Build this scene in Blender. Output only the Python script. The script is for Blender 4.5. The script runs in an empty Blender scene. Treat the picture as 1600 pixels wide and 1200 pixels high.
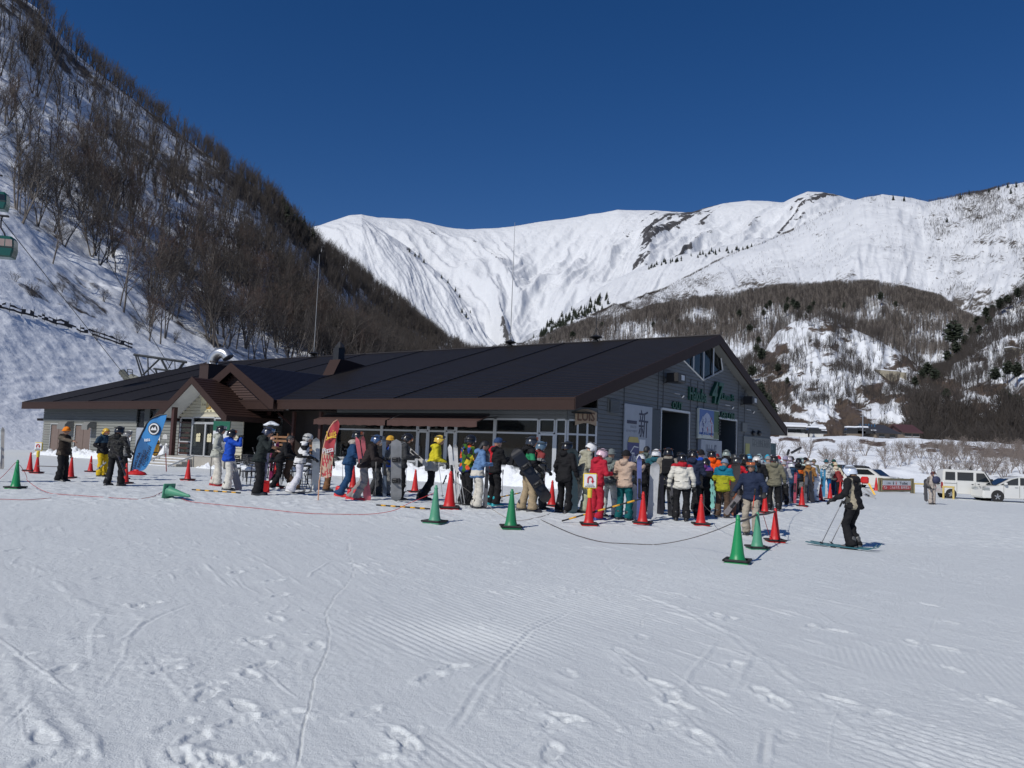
import bpy, bmesh, math, random
import numpy as np
from mathutils import Vector, Matrix
R_=math.radians; PI=math.pi
random.seed(7); rng=np.random.default_rng(7)
sc=bpy.context.scene
col=sc.collection
# ---------------------------------------------------------------- camera model
FPX=1289.3; PIT=R_(4.723); ROL=R_(2.227); EYE=np.array([0,0,1.65])
cF=np.array([0,math.cos(PIT),math.sin(PIT)]); _r0=np.array([1.,0,0]); _u0=np.array([0,-math.sin(PIT),math.cos(PIT)])
cR=math.cos(ROL)*_r0+math.sin(ROL)*_u0; cU=-math.sin(ROL)*_r0+math.cos(ROL)*_u0
def ray(px,py):
    px=np.asarray(px,float)[...,None]; py=np.asarray(py,float)[...,None]
    return cR*(px-800)/FPX-cU*(py-600)/FPX+cF
def proj(P):
    v=np.asarray(P,float)-EYE; w=v@cF
    return 800+FPX*(v@cR)/w, 600-FPX*(v@cU)/w
def hor(px,py,d):
    """world point seen at a photo pixel at horizontal distance d"""
    r=ray(px,py); k=np.asarray(d)/np.hypot(r[...,0],r[...,1]); return EYE+r*k[...,None]
def S(t):
    t=np.clip(t,0,1); return t*t*(3-2*t)
def G(x,y):
    x=np.asarray(x,float); y=np.asarray(y,float)
    return (-0.008*np.clip(x,-70,70)*S(y/6)+0.17*S((y-16)/5)*(1-S((x-5-(y-20)*.5)/4)))*(1-S((y-32)/12)*(x<6))
def at(px,py,z=None,dz=0):
    """point on the snow (or the level z) under a photo pixel"""
    r=ray(px,py); h=0.0
    for _ in range(12):
        P=EYE+r*((h-EYE[2])/r[2]); h=(float(G(P[0],P[1]))+dz) if z is None else z
    return P
def atd(px,py,Yd):
    r=ray(px,py); return EYE+r*(Yd/r[1])
# ---------------------------------------------------------------- noise
def _h(i,j,s):
    n=(i*374761393+j*668265263+s*1442695041)&0xffffffff
    n=((n^(n>>13))*1274126177)&0xffffffff
    return ((n^(n>>16))&0xffffff)/float(0xffffff)
def vn(x,y,s=0):
    xi=np.floor(x).astype(np.int64); yi=np.floor(y).astype(np.int64); fx=x-xi; fy=y-yi
    fx=fx*fx*fx*(fx*(fx*6-15)+10); fy=fy*fy*fy*(fy*(fy*6-15)+10)
    a=_h(xi,yi,s);b=_h(xi+1,yi,s);c=_h(xi,yi+1,s);d=_h(xi+1,yi+1,s)
    return (a*(1-fx)+b*fx)*(1-fy)+(c*(1-fx)+d*fx)*fy
def fbm(x,y,o=4,s=0,g=.5):
    t=0;a=1;n=0
    for k in range(o):
        t=t+a*(vn(x,y,s+k*17)*2-1); n+=a; a*=g; x=x*2.03+5.1; y=y*2.03+1.7
    return t/n
def ridged(x,y,o=4,s=0,g=.5):
    t=0;a=1;n=0
    for k in range(o):
        t=t+a*(1-np.abs(vn(x,y,s+k*17)*2-1)*1.6); n+=a; a*=g; x=x*2.07+3.1; y=y*2.07+1.7
    return t/n
# ---------------------------------------------------------------- materials
def nodes(name):
    m=bpy.data.materials.new(name); m.use_nodes=True; nt=m.node_tree; return m,nt,nt.nodes['Principled BSDF']
def N(nt,t,**k):
    n=nt.nodes.new(t)
    for a,b in k.items():
        if a.startswith('i_'): n.inputs[a[2:].replace('_',' ')].default_value=b
        else: setattr(n,a,b)
    return n
def L(nt,a,b): nt.links.new(a,b)
def c4(c): return (c[0],c[1],c[2],1)
_mc={}
def mat(name,c,rough=.6,metal=0,var=.12,vs=3.,bump=0,bs=20.,spec=.5,coat=0,bd=.01):
    """plain material whose colour wanders a little and whose surface has a fine relief"""
    if name in _mc: return _mc[name]
    m,nt,p=nodes(name); p.inputs['Roughness'].default_value=rough; p.inputs['Metallic'].default_value=metal
    p.inputs['Specular IOR Level'].default_value=spec; p.inputs['Coat Weight'].default_value=coat
    tc=N(nt,'ShaderNodeTexCoord'); n=N(nt,'ShaderNodeTexNoise',i_Scale=vs,i_Detail=5.); L(nt,tc.outputs['Object'],n.inputs['Vector'])
    mx=N(nt,'ShaderNodeMix',data_type='RGBA'); mx.inputs[6].default_value=c4([v*(1-var) for v in c]); mx.inputs[7].default_value=c4([min(1,v*(1+var)) for v in c])
    L(nt,n.outputs['Fac'],mx.inputs[0]); L(nt,mx.outputs[2],p.inputs['Base Color'])
    if bump:
        b=N(nt,'ShaderNodeBump',i_Strength=bump,i_Distance=bd); n2=N(nt,'ShaderNodeTexNoise',i_Scale=bs,i_Detail=4.)
        L(nt,tc.outputs['Object'],n2.inputs['Vector']); L(nt,n2.outputs['Fac'],b.inputs['Height']); L(nt,b.outputs[0],p.inputs['Normal'])
    _mc[name]=m; return m
# ---------------------------------------------------------------- objects
def tag(o,label=None,cat=None,group=None,kind=None):
    if label: o['label']=label
    if cat: o['category']=cat
    if group: o['group']=group
    if kind: o['kind']=kind
    return o
def empty(name,loc,rz=0,label=None,cat=None,group=None):
    o=bpy.data.objects.new(name,None); col.objects.link(o); o.location=tuple(loc); o.rotation_euler=(0,0,rz); o.empty_display_size=.2
    return tag(o,label,cat,group)
def link(name,me,parent=None,mats=None):
    o=bpy.data.objects.new(name,me); col.objects.link(o)
    if parent: o.parent=parent
    if mats is not None:
        for i,m in enumerate(mats):
            if i>=len(me.materials): me.materials.append(m)
            o.material_slots[i].link='OBJECT'; o.material_slots[i].material=m
    return o
def copy_tree(o,parent=None):
    c=o.copy(); col.objects.link(c); c.parent=parent
    for ch in list(o.children): copy_tree(ch,c)
    return c
def np_mesh(name,V,F,mi=None,smooth=False):
    V=np.asarray(V,np.float32); F=np.asarray(F,np.int32); me=bpy.data.meshes.new(name)
    me.vertices.add(len(V)); me.vertices.foreach_set('co',V.ravel())
    k=F.shape[1]; me.loops.add(F.size); me.loops.foreach_set('vertex_index',F.ravel())
    me.polygons.add(len(F)); me.polygons.foreach_set('loop_start',np.arange(0,F.size,k,dtype=np.int32))
    if mi is not None: me.polygons.foreach_set('material_index',np.asarray(mi,np.int32))
    if smooth: me.polygons.foreach_set('use_smooth',np.ones(len(F),bool))
    me.update(calc_edges=True); return me
def grid_faces(nr,nc,wrap=False):
    i=np.arange(nr-1)[:,None]; j=np.arange(nc if wrap else nc-1)[None]; j2=(j+1)%nc
    a=i*nc+j; b=i*nc+j2; c=(i+1)*nc+j2; d=(i+1)*nc+j
    return np.stack([a,b,c,d],-1).reshape(-1,4)
class MB:
    def __init__(s): s.v=[]; s.f=[]; s.m=[]; s.mi=0
    def add(s,vs,fs):
        o=len(s.v); s.v+= [tuple(v) for v in vs]; s.f+=[tuple(i+o for i in f) for f in fs]; s.m+=[s.mi]*len(fs); return s
    def box(s,x0,x1,y0,y1,z0,z1,M=None):
        vs=[Vector((x,y,z)) for z in (z0,z1) for y in (y0,y1) for x in (x0,x1)]
        if M is not None: vs=[M@v for v in vs]
        return s.add(vs,[(0,2,3,1),(4,5,7,6),(0,1,5,4),(2,6,7,3),(0,4,6,2),(1,3,7,5)])
    def bev(s,x0,x1,y0,y1,z0,z1,b=.02,M=None):
        vs=[]
        for z,k in ((z0,b),(z0+b,0),(z1-b,0),(z1,b)):
            for x,y in ((x0+k,y0+b),(x0+b,y0+k),(x1-b,y0+k),(x1-k,y0+b),(x1-k,y1-b),(x1-b,y1-k),(x0+b,y1-k),(x0+k,y1-b)): vs.append(Vector((x,y,z)))
        if M is not None: vs=[M@v for v in vs]
        fs=[tuple(range(7,-1,-1)),tuple(range(24,32))]
        for r in range(3):
            for i in range(8): fs.append((r*8+i,r*8+(i+1)%8,r*8+8+(i+1)%8,r*8+8+i))
        return s.add(vs,fs)
    def tube(s,pts,rad,seg=6,cap=True,squash=None):
        pts=[Vector(p) for p in pts]; n=len(pts); rad=rad if hasattr(rad,'__len__') else [rad]*n
        d0=(pts[1]-pts[0]).normalized(); up=Vector((0,0,1)) if abs(d0.z)<.9 else Vector((1,0,0)); side=d0.cross(up).normalized(); vs=[]
        for i,p in enumerate(pts):
            d=(pts[min(i+1,n-1)]-pts[max(i-1,0)]).normalized(); side=(side-d*side.dot(d)).normalized(); u2=side.cross(d)
            for k in range(seg):
                a=2*PI*k/seg; vs.append(p+(side*math.cos(a)+u2*math.sin(a)*(squash or 1))*rad[i])
        fs=[(i*seg+k,i*seg+(k+1)%seg,(i+1)*seg+(k+1)%seg,(i+1)*seg+k) for i in range(n-1) for k in range(seg)]
        if cap: fs+= [tuple(range(seg-1,-1,-1)),tuple(range((n-1)*seg,n*seg))]
        return s.add(vs,fs)
    def lathe(s,prof,seg=16,M=None,c=(0,0)):
        vs=[Vector((c[0]+r*math.cos(2*PI*k/seg),c[1]+r*math.sin(2*PI*k/seg),z)) for r,z in prof for k in range(seg)]
        if M is not None: vs=[M@v for v in vs]
        n=len(prof); fs=[(i*seg+k,i*seg+(k+1)%seg,(i+1)*seg+(k+1)%seg,(i+1)*seg+k) for i in range(n-1) for k in range(seg)]
        fs+= [tuple(range(seg-1,-1,-1)),tuple(range((n-1)*seg,n*seg))]
        return s.add(vs,fs)
    def ell(s,c,r,seg=10,rings=6,M=None):
        c=Vector(c); vs=[Vector((0,0,-r[2]))]
        for i in range(1,rings):
            t=PI*i/rings
            for k in range(seg): vs.append(Vector((r[0]*math.sin(t)*math.cos(2*PI*k/seg),r[1]*math.sin(t)*math.sin(2*PI*k/seg),-r[2]*math.cos(t))))
        vs.append(Vector((0,0,r[2]))); vs=[(M@v if M is not None else v)+c for v in vs]
        fs=[(0,1+(k+1)%seg,1+k) for k in range(seg)]
        for i in range(rings-2): fs+=[(1+i*seg+k,1+i*seg+(k+1)%seg,1+(i+1)*seg+(k+1)%seg,1+(i+1)*seg+k) for k in range(seg)]
        o=1+(rings-2)*seg; fs+=[(o+k,o+(k+1)%seg,o+seg) for k in range(seg)]
        return s.add(vs,fs)
    def extr(s,poly,t0,t1,f):
        """polygon of 2-D points pushed from t0 to t1; f(a,b,t) gives the point"""
        n=len(poly); vs=[f(a,b,t0) for a,b in poly]+[f(a,b,t1) for a,b in poly]
        return s.add(vs,[tuple(range(n-1,-1,-1)),tuple(range(n,2*n))]+[(i,(i+1)%n,n+(i+1)%n,n+i) for i in range(n)])
    def mesh(s,name,smooth=False,weld=False,normals=True):
        me=bpy.data.meshes.new(name); me.from_pydata([tuple(v) for v in s.v],[],s.f)
        if max(s.m,default=0): me.polygons.foreach_set('material_index',s.m)
        if normals or weld:
            bm=bmesh.new(); bm.from_mesh(me)
            if weld: bmesh.ops.remove_doubles(bm,verts=bm.verts,dist=1e-5)
            bmesh.ops.recalc_face_normals(bm,faces=bm.faces); bm.to_mesh(me); bm.free()
        if smooth: me.polygons.foreach_set('use_smooth',[True]*len(me.polygons))
        return me
    def build(s,name,mats,parent=None,smooth=False,ang=None):
        me=s.mesh(name,smooth or ang is not None)
        mats=mats if isinstance(mats,(list,tuple)) else [mats]
        for m in mats: me.materials.append(m)
        if ang is not None: me.set_sharp_from_angle(angle=R_(ang))
        o=bpy.data.objects.new(name,me); col.objects.link(o)
        if parent: o.parent=parent
        return o
def eval_meshes(obs):
    dg=bpy.context.evaluated_depsgraph_get(); dg.update(); out=[]
    for o in obs: out.append(bpy.data.meshes.new_from_object(o.evaluated_get(dg)))
    for o in obs:
        d=o.data; bpy.data.objects.remove(o)
        if isinstance(d,bpy.types.Mesh): bpy.data.meshes.remove(d)
        else: bpy.data.curves.remove(d)
    return out
# ---- lettering, turned into meshes up front: TXT[key] is an (x right, y up) mesh in the unit square
TXT={}
def prep_text(items):
    obs=[]
    for k,body in items:
        c=bpy.data.curves.new('t','FONT'); c.body=body; c.size=1; c.extrude=.06; c.resolution_u=2; c.align_x='LEFT'
        if body.isascii(): c.offset=.012
        o=bpy.data.objects.new('t',c); col.objects.link(o); obs.append(o)
    for (k,b),me in zip(items,eval_meshes(obs)):
        v=np.empty(len(me.vertices)*3,np.float32); me.vertices.foreach_get('co',v); v=v.reshape(-1,3); lo=v.min(0); hi=v.max(0)
        v=(v-lo)/np.maximum(hi-lo,1e-6); TXT[k]=(v,[tuple(p.vertices) for p in me.polygons]); bpy.data.meshes.remove(me)
def put_text(name,key,m,parent,f,a0,a1,b0,b1,t=.03,slant=0):
    """letters filling the rectangle a0..a1 x b0..b1 of the plane f(a,b,depth)"""
    v,fs=TXT[key]; mb=MB(); mb.add([f(a0+(a1-a0)*p[0]+slant*p[1],b0+(b1-b0)*p[1],t*p[2]) for p in v],fs); return mb.build(name,m,parent)
# ---------------------------------------------------------------- people: body and clothes grown from tapered limbs
def V3(*a): return Vector(a)
POSES={}
BASE=dict(lean=4,arms=(((.27,.02,1.12),(.27,.16,.90)),((-.27,.02,1.12),(-.27,.16,.90))),feet=((.12,0),(-.12,0)),knee=.03,head=0,look=0,bare=0)
def P(name,**k): d=dict(BASE); d.update(k); POSES[name]=d
A_dn=((.27,.0,1.13),(.29,.10,.90)); 
def mir(a): return tuple((-x,y,z) for x,y,z in a)
A_fw=((.26,.06,1.14),(.13,.34,1.16)); A_pk=((.30,-.02,1.15),(.22,.16,1.02)); A_face=((.27,.18,1.25),(.07,.22,1.50)); A_out=((.36,.10,1.24),(.52,.34,1.14))
A_hold=((.25,.12,1.13),(.09,.36,1.28))
P('stand',arms=(A_dn,mir(A_dn))); P('stand2',arms=(A_pk,mir(A_dn)),feet=((.13,.08),(-.12,-.06))); P('pockets',arms=(A_pk,mir(A_pk)),feet=((.15,.0),(-.13,.05)))
P('front',arms=(A_fw,mir(A_fw)),lean=8,head=12); P('hold',arms=(A_hold,mir(A_dn)),lean=5); P('holdboth',arms=(A_hold,mir(A_hold)),lean=6,feet=((.14,.05),(-.12,-.05)))
P('lean',arms=(((.26,.22,1.12),(.12,.52,1.10)),mir(((.26,.22,1.12),(.12,.52,1.10)))),lean=24,feet=((.12,-.12),(-.1,-.3)),knee=.10)
P('leanback',arms=(((.26,.12,1.10),(.16,.40,1.02)),mir(((.26,.12,1.10),(.16,.40,1.02)))),lean=14,feet=((.12,-.16),(-.12,-.24)),knee=.08)
P('point',arms=(((.30,.30,1.34),(.34,.62,1.30)),mir(((.29,-.05,1.12),(.27,.06,.86)))),lean=2,bare=1); P('face',arms=(A_face,mir(A_fw)),lean=10,head=14,bare=1)
P('photo',arms=(((.30,.16,1.34),(.12,.26,1.56)),mir(((.30,.16,1.34),(.12,.26,1.56)))),lean=2); P('raise',arms=(((.28,.26,1.26),(.22,.52,1.42)),mir(A_pk)),lean=2)
P('wide',arms=(A_out,mir(A_dn)),lean=6,feet=((.16,.03),(-.14,-.04))); P('walk',arms=(((.29,-.06,1.13),(.28,.06,.90)),mir(((.30,.16,1.15),(.26,.34,1.05)))),lean=7,feet=((.11,-.20),(-.11,.22)),knee=.06)
P('poles',arms=(((.30,.02,1.14),(.32,.24,1.03)),mir(((.30,.02,1.14),(.32,.24,1.03)))),lean=6,feet=((.10,.0),(-.10,.0)),knee=.10)
P('crouch',arms=(((.24,.42,.95),(.14,.62,.80)),mir(((.24,.42,.95),(.14,.62,.80)))),lean=58,feet=((.14,-.05),(-.12,-.22)),knee=.16,head=20)
P('down',arms=(A_fw,mir(A_fw)),lean=16,head=28,feet=((.14,.04),(-.12,-.1)),knee=.06); P('carry',arms=(((.31,.05,1.12),(.24,.22,.96)),mir(A_fw)),lean=5,feet=((.13,.1),(-.12,-.08)))
P('phone',arms=(((.31,.10,1.22),(.11,.06,1.55)),mir(A_out)),lean=3,feet=((.10,.14),(-.10,-.10)))
def skeleton(q):
    a=R_(q['lean']); hp=V3(0,0,.92)
    def tl(p):  # torso points lean about the hips
        p=Vector(p)-hp; return V3(p.x,p.y*math.cos(a)+p.z*math.sin(a),p.z*math.cos(a)-p.y*math.sin(a))+hp
    J=dict(pel=tl((0,-.01,.96)),bel=tl((0,.01,1.10)),che=tl((0,.0,1.28)),nec=tl((0,-.005,1.47)),hip=[V3(.09,0,.90),V3(-.09,0,.90)],sh=[tl((.17,-.01,1.40)),tl((-.17,-.01,1.40))])
    h=R_(q['lean']*.35+q['head']); nb=J['nec']; J['hm']=Matrix.Rotation(R_(q['look']),3,'Z')@Matrix.Rotation(-h,3,'X'); J['hd']=nb+Matrix.Rotation(-h,3,'X')@V3(0,.025,.145)
    J['el']=[];J['ha']=[]
    for i,(e,w) in enumerate(q['arms']):
        if q['lean']<40: e=tl(e)*.6+Vector(e)*.4; w=tl(w)*.5+Vector(w)*.5
        else: e=Vector(e); w=Vector(w)
        s=J['sh'][i]; e=Vector(e); w=Vector(w)
        e=s+(e-s).normalized()*.29; w=e+(w-e).normalized()*.26; J['el'].append(e); J['ha'].append(w)
    J['an']=[V3(x,y,.10) for x,y in q['feet']]; J['kn']=[]
    for i in range(2):
        m=(J['hip'][i]+J['an'][i])/2+V3(0,q['knee']+.02,.0); J['kn'].append(m)
    return J
def chain(mb,pts,seg=9):
    """overlapping ellipsoids along a limb; pts = (point,(rx,ry,rz)) """
    for (p,r),(p2,r2) in zip(pts[:-1],pts[1:]):
        p=Vector(p);p2=Vector(p2); n=max(1,int((p2-p).length/(min(min(r),min(r2))*.45)))
        for k in range(n+1):
            t=k/n; mb.ell(p.lerp(p2,t),[r[i]*(1-t)+r2[i]*t for i in range(3)],seg,6)
def u(r): return (r,r,r)
def hand(mb,w,e,glove,side):
    d=(w-e).normalized(); x=d.cross(V3(0,0,1)); x=x.normalized() if x.length>.1 else V3(1,0,0); n=x.cross(d).normalized()
    r=.017 if glove else .011; c=w+d*.05; chain(mb,[(w,u(.030 if not glove else .042)),(c,(.036 if not glove else .045,)*2+(.03,))])
    for k in range(4):
        o=x*(k-1.5)*.021*(1.3 if glove else 1); L_=(.060,.072,.068,.052)[k]; b=c+o+d*.03; m=b+d*L_*.55-n*.010; t=m+d*L_*.35-n*.028
        chain(mb,[(b,u(r)),(m,u(r*.95)),(t,u(r*.8))],6)
    sgn=1 if side==0 else -1; b=w+d*.025+x*sgn*.03; m=b+x*sgn*.028+d*.03-n*.01; chain(mb,[(b,u(r*1.15)),(m,u(r)),(m+d*.03-n*.012,u(r*.85))],6)
def raw_person(q,long=0,puff=1.0,hood=True):
    J=skeleton(q); out={}
    b=MB(); hm=J['hm']; hd=J['hd']
    chain(b,[(J['pel'],(.13,.09,.10)),(J['bel'],(.12,.085,.1)),(J['che'],(.14,.10,.12)),(J['nec'],u(.055)),(hd-V3(0,0,.06),u(.055))])
    b.ell(hd,(.076,.094,.105),12,10,hm); b.ell(hd+hm@V3(0,.035,-.062),(.052,.055,.048),10,8,hm)   # skull and jaw
    b.ell(hd+hm@V3(0,.100,-.018),(.012,.020,.026),8,6,hm); b.ell(hd+hm@V3(0,.086,.020),(.052,.016,.012),8,6,hm)  # nose, brow
    b.ell(hd+hm@V3(0,.088,-.052),(.026,.012,.007),8,6,hm); b.ell(hd+hm@V3(0,.086,-.066),(.022,.012,.007),8,6,hm); b.ell(hd+hm@V3(0,.074,-.09),(.022,.02,.016),8,6,hm)
    for s in (1,-1): b.ell(hd+hm@V3(.078*s,0,-.02),(.012,.022,.032),8,6,hm)
    for i in range(2):
        chain(b,[(J['sh'][i],u(.055)),(J['el'][i],u(.042)),(J['ha'][i],u(.029))]); hand(b,J['ha'][i],J['el'][i],not q['bare'],i)
        chain(b,[(J['hip'][i],u(.085)),(J['kn'][i],u(.055)),(J['an'][i],u(.042))]); chain(b,[(J['an'][i]-V3(0,0,.05),u(.04)),(J['an'][i]+V3(0,.13,-.06),u(.034))])
    chain(b,[(J['pel'],u(.1)),(J['hip'][0],u(.09))]); chain(b,[(J['pel'],u(.1)),(J['hip'][1],u(.09))])
    out['body']=(b,.0145)
    j=MB(); p=puff
    hem=J['pel']+(J['pel']-J['che']).normalized()*(.10+long)
    hem=V3(0,J['pel'].y*.3,.87-long) if q['lean']<40 else hem
    chain(j,[(hem,(.215*p,.178*p,.06)),(hem.lerp(J['pel'],.4),(.215*p,.175*p,.07)),(J['pel'],(.195*p,.15*p,.08)),(J['bel'],(.178*p,.14*p,.09)),(J['che'],(.195*p,.145*p,.10)),(J['che'].lerp(J['nec'],.55),(.15*p,.12*p,.08)),(J['nec']+V3(0,0,.015),(.088,.088,.06))],12)
    for i in range(2):
        e=J['el'][i]; w=J['ha'][i]; s=J['sh'][i]; chain(j,[(s,u(.088*p)),(s.lerp(e,.45)+V3(0,0,-.01),u(.074*p)),(e,u(.068*p)),(e.lerp(w,.5),u(.06*p)),(w-(w-e).normalized()*.02,u(.05*p))])
        chain(j,[(s,u(.088*p)),(J['che'],u(.1))])
    if hood: chain(j,[(J['nec']+V3(.07,-.07,.0),u(.055)),(J['nec']+V3(0,-.12,-.03),(.08,.06,.06)),(J['nec']+V3(-.07,-.07,.0),u(.055))])
    out['jacket']=(j,.017)
    t=MB()
    for i in range(2):
        h=J['hip'][i]; k=J['kn'][i]; a=J['an'][i]; x=.012*(1 if i==0 else -1)
        chain(t,[(h+V3(0,0,.04),(.100,.105,.07)),(h.lerp(k,.4)+V3(x,0,0),(.098,.102,.08)),(k+V3(x,0,0),(.083,.088,.07)),(k.lerp(a,.5)+V3(x,0,0),(.082,.09,.07)),(a+V3(x,-.0,.03),(.095,.11,.045)),(a+V3(x,0,-.01),(.092,.11,.035))],10)
        chain(t,[(h+V3(0,0,.04),u(.09)),(J['pel'],(.13,.11,.07))])
    out['trousers']=(t,.018)
    o=MB()
    for i in range(2):
        a=J['an'][i]; c=V3(a.x,a.y,0); tz=a.z-.10
        chain(o,[(c+V3(0,-.07,.055+tz),(.05,.05,.05)),(c+V3(0,.09,.05+tz),(.052,.06,.046)),(c+V3(0,.17,.042+tz),(.05,.045,.038))],10); chain(o,[(c+V3(0,-.03,.08+tz),u(.062)),(c+V3(0,-.02,.22+tz),u(.066))],10)
        o.bev(c.x-.055,c.x+.055,c.y-.125,c.y+.215,tz+.0,tz+.028,.01)
    out['boots']=(o,.014)
    return J,out
PM={}
def prep_people(keys):
    obs=[];idx=[]
    for key in keys:
        pose,long,puff,hood=key; J,out=raw_person(POSES[pose],long,puff,hood); PM[key]={'J':J}
        for part,(mb,vox) in out.items():
            me=mb.mesh(part,normals=False); o=bpy.data.objects.new(part,me); col.objects.link(o)
            md=o.modifiers.new('r','REMESH'); md.mode='VOXEL'; md.voxel_size=vox; md.use_smooth_shade=True
            if part!='body' : s=o.modifiers.new('s','SMOOTH'); s.iterations=4; s.factor=.5
            obs.append(o); idx.append((key,part))
    for (key,part),me in zip(idx,eval_meshes(obs)):
        if part=='jacket':   # cloth folds
            n=len(me.vertices); v=np.empty(n*3,np.float32); me.vertices.foreach_get('co',v); v=v.reshape(-1,3); nn=np.empty(n*3,np.float32); me.vertices.foreach_get('normal',nn); nn=nn.reshape(-1,3)
            w=fbm(v[:,0]*7+v[:,1]*4,v[:,2]*13-v[:,1]*6,3,5)-.35*np.abs(fbm(v[:,0]*5-v[:,2]*4,v[:,2]*9+v[:,1]*7,2,6)); v=v+nn*(w*.022)[:,None]; me.vertices.foreach_set('co',v.ravel())
        if part=='trousers':
            n=len(me.vertices); v=np.empty(n*3,np.float32); me.vertices.foreach_get('co',v); v=v.reshape(-1,3); nn=np.empty(n*3,np.float32); me.vertices.foreach_get('normal',nn); nn=nn.reshape(-1,3)
            w=fbm(v[:,0]*7,v[:,2]*11+v[:,1]*6,3,9); v=v+nn*(w*.024)[:,None]; me.vertices.foreach_set('co',v.ravel())
        if part=='body':     # 0 skin, 1 glove by position
            J=PM[key]['J']; nf=len(me.polygons); c=np.empty(nf*3,np.float32); me.polygons.foreach_get('center',c); c=c.reshape(-1,3); mi=np.zeros(nf,np.int32)
            for i in range(2):
                w=J['ha'][i]; d=(w-J['el'][i]).normalized(); r=c-np.array(w); mi[(np.linalg.norm(r,axis=1)<.2)&((r@np.array(d))>-.05)]=1
            hm=np.array(J['hm']); lc=(c-np.array(J['hd']))@hm
            for s in (1,-1): mi[(np.hypot(lc[:,0]-.03*s,lc[:,2]-.002)<.0135)&(lc[:,1]>.05)]=2    # eyes
            mi[(abs(lc[:,0])<.024)&(abs(lc[:,2]+.060)<.007)&(lc[:,1]>.06)]=3              # mouth
            me.polygons.foreach_set('material_index',mi)
            for _ in range(4): me.materials.append(None)
        PM[key][part]=me
skin_m=[mat('skin_light',(.52,.30,.21),.5,var=.08,vs=12),mat('skin_tan',(.42,.24,.16),.5,var=.08,vs=12)]
eye_m=mat('eye_dark',(.03,.02,.018),.3); lip_m=mat('lips',(.32,.12,.10),.5)
_cl={}
def cloth(c,kind='plain',c2=None,z=1.2,c3=None):
    key=(tuple(c),kind,None if c2 is None else tuple(c2),z,None if c3 is None else tuple(c3))
    if key in _cl: return _cl[key]
    m,nt,p=nodes('fabric'); p.inputs['Roughness'].default_value=.8; p.inputs['Specular IOR Level'].default_value=.15
    tc=N(nt,'ShaderNodeTexCoord'); sp=N(nt,'ShaderNodeSeparateXYZ'); L(nt,tc.outputs['Object'],sp.inputs[0])
    nz=N(nt,'ShaderNodeTexNoise',i_Scale=9.,i_Detail=3.); L(nt,tc.outputs['Object'],nz.inputs['Vector'])
    def mix(fac,a,b):
        x=N(nt,'ShaderNodeMix',data_type='RGBA')
        for i,v in ((6,a),(7,b)):
            if isinstance(v,(tuple,list)): x.inputs[i].default_value=c4(v)
            else: L(nt,v,x.inputs[i])
        L(nt,fac,x.inputs[0]); return x.outputs[2]
    def mth(op,a,b):
        x=N(nt,'ShaderNodeMath',operation=op)
        for i,v in ((0,a),(1,b)):
            if isinstance(v,(int,float)): x.inputs[i].default_value=v
            else: L(nt,v,x.inputs[i])
        return x.outputs[0]
    base=mix(nz.outputs['Fac'],[v*.9 for v in c],[min(1,v*1.1) for v in c])
    wob=mth('MULTIPLY',nz.outputs['Fac'],.06); Z=mth('ADD',sp.outputs[2],wob)
    if kind=='upper': base=mix(mth('GREATER_THAN',Z,z+.03),base,list(c2))
    elif kind=='sleeve': base=mix(mth('GREATER_THAN',mth('ABSOLUTE',sp.outputs[0],0),.185),base,list(c2))
    elif kind=='side': base=mix(mth('GREATER_THAN',sp.outputs[0],.02),base,list(c2))
    elif kind=='band': base=mix(mth('LESS_THAN',mth('ABSOLUTE',mth('SUBTRACT',Z,z),0),.07),base,list(c2))
    elif kind=='stripes': base=mix(mth('GREATER_THAN',mth('SINE',mth('ADD',mth('MULTIPLY',Z,23.),mth('MULTIPLY',sp.outputs[0],9.)),0),.1),base,list(c2))
    elif kind=='piping': base=mix(mth('LESS_THAN',mth('ABSOLUTE',mth('SUBTRACT',mth('ABSOLUTE',sp.outputs[0],0),.150),0),.028),base,list(c2))
    elif kind in('camo','check'):
        n2=N(nt,'ShaderNodeTexNoise' if kind=='camo' else 'ShaderNodeTexVoronoi',i_Scale=11. if kind=='camo' else 9.); L(nt,tc.outputs['Object'],n2.inputs['Vector'])
        r=N(nt,'ShaderNodeValToRGB'); r.color_ramp.interpolation='CONSTANT'; e=r.color_ramp.elements; cs=[c,c2,c3 or c]
        e[0].color=c4(c); e[1].position=.47; e[1].color=c4(c2); x=e.new(.56); x.color=c4(c3 or c)
        if kind=='check':
            x.position=.45; e[1].position=.3
            s2=N(nt,'ShaderNodeSeparateColor'); L(nt,n2.outputs['Color'],s2.inputs[0]); L(nt,s2.outputs[0],r.inputs[0]); x=e.new(.7); x.color=c4((.02,.02,.02)); x=e.new(.85); x.color=c4((.7,.10,.03))
        else: L(nt,n2.outputs['Fac'],r.inputs[0])
        base=r.outputs[0]
    zip_=mth('MULTIPLY',mth('LESS_THAN',mth('ABSOLUTE',sp.outputs[0],0),.010),mth('GREATER_THAN',sp.outputs[1],.05)); pk=mth('MULTIPLY',mth('LESS_THAN',mth('ABSOLUTE',mth('SUBTRACT',sp.outputs[2],1.02),0),.008),mth('LESS_THAN',mth('ABSOLUTE',mth('SUBTRACT',mth('ABSOLUTE',sp.outputs[0],0),.11),0),.05))
    base=mix(mth('MAXIMUM',zip_,pk),base,(.03,.03,.032)) if sum(c)>.12 else base
    L(nt,base,p.inputs['Base Color'])
    b=N(nt,'ShaderNodeBump',i_Strength=.8,i_Distance=.02); n3=N(nt,'ShaderNodeTexNoise',i_Scale=14.,i_Detail=3.,i_Distortion=1.2); L(nt,tc.outputs['Object'],n3.inputs['Vector']); L(nt,n3.outputs['Fac'],b.inputs['Height']); L(nt,b.outputs[0],p.inputs['Normal'])
    _cl[key]=m; return m
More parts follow.
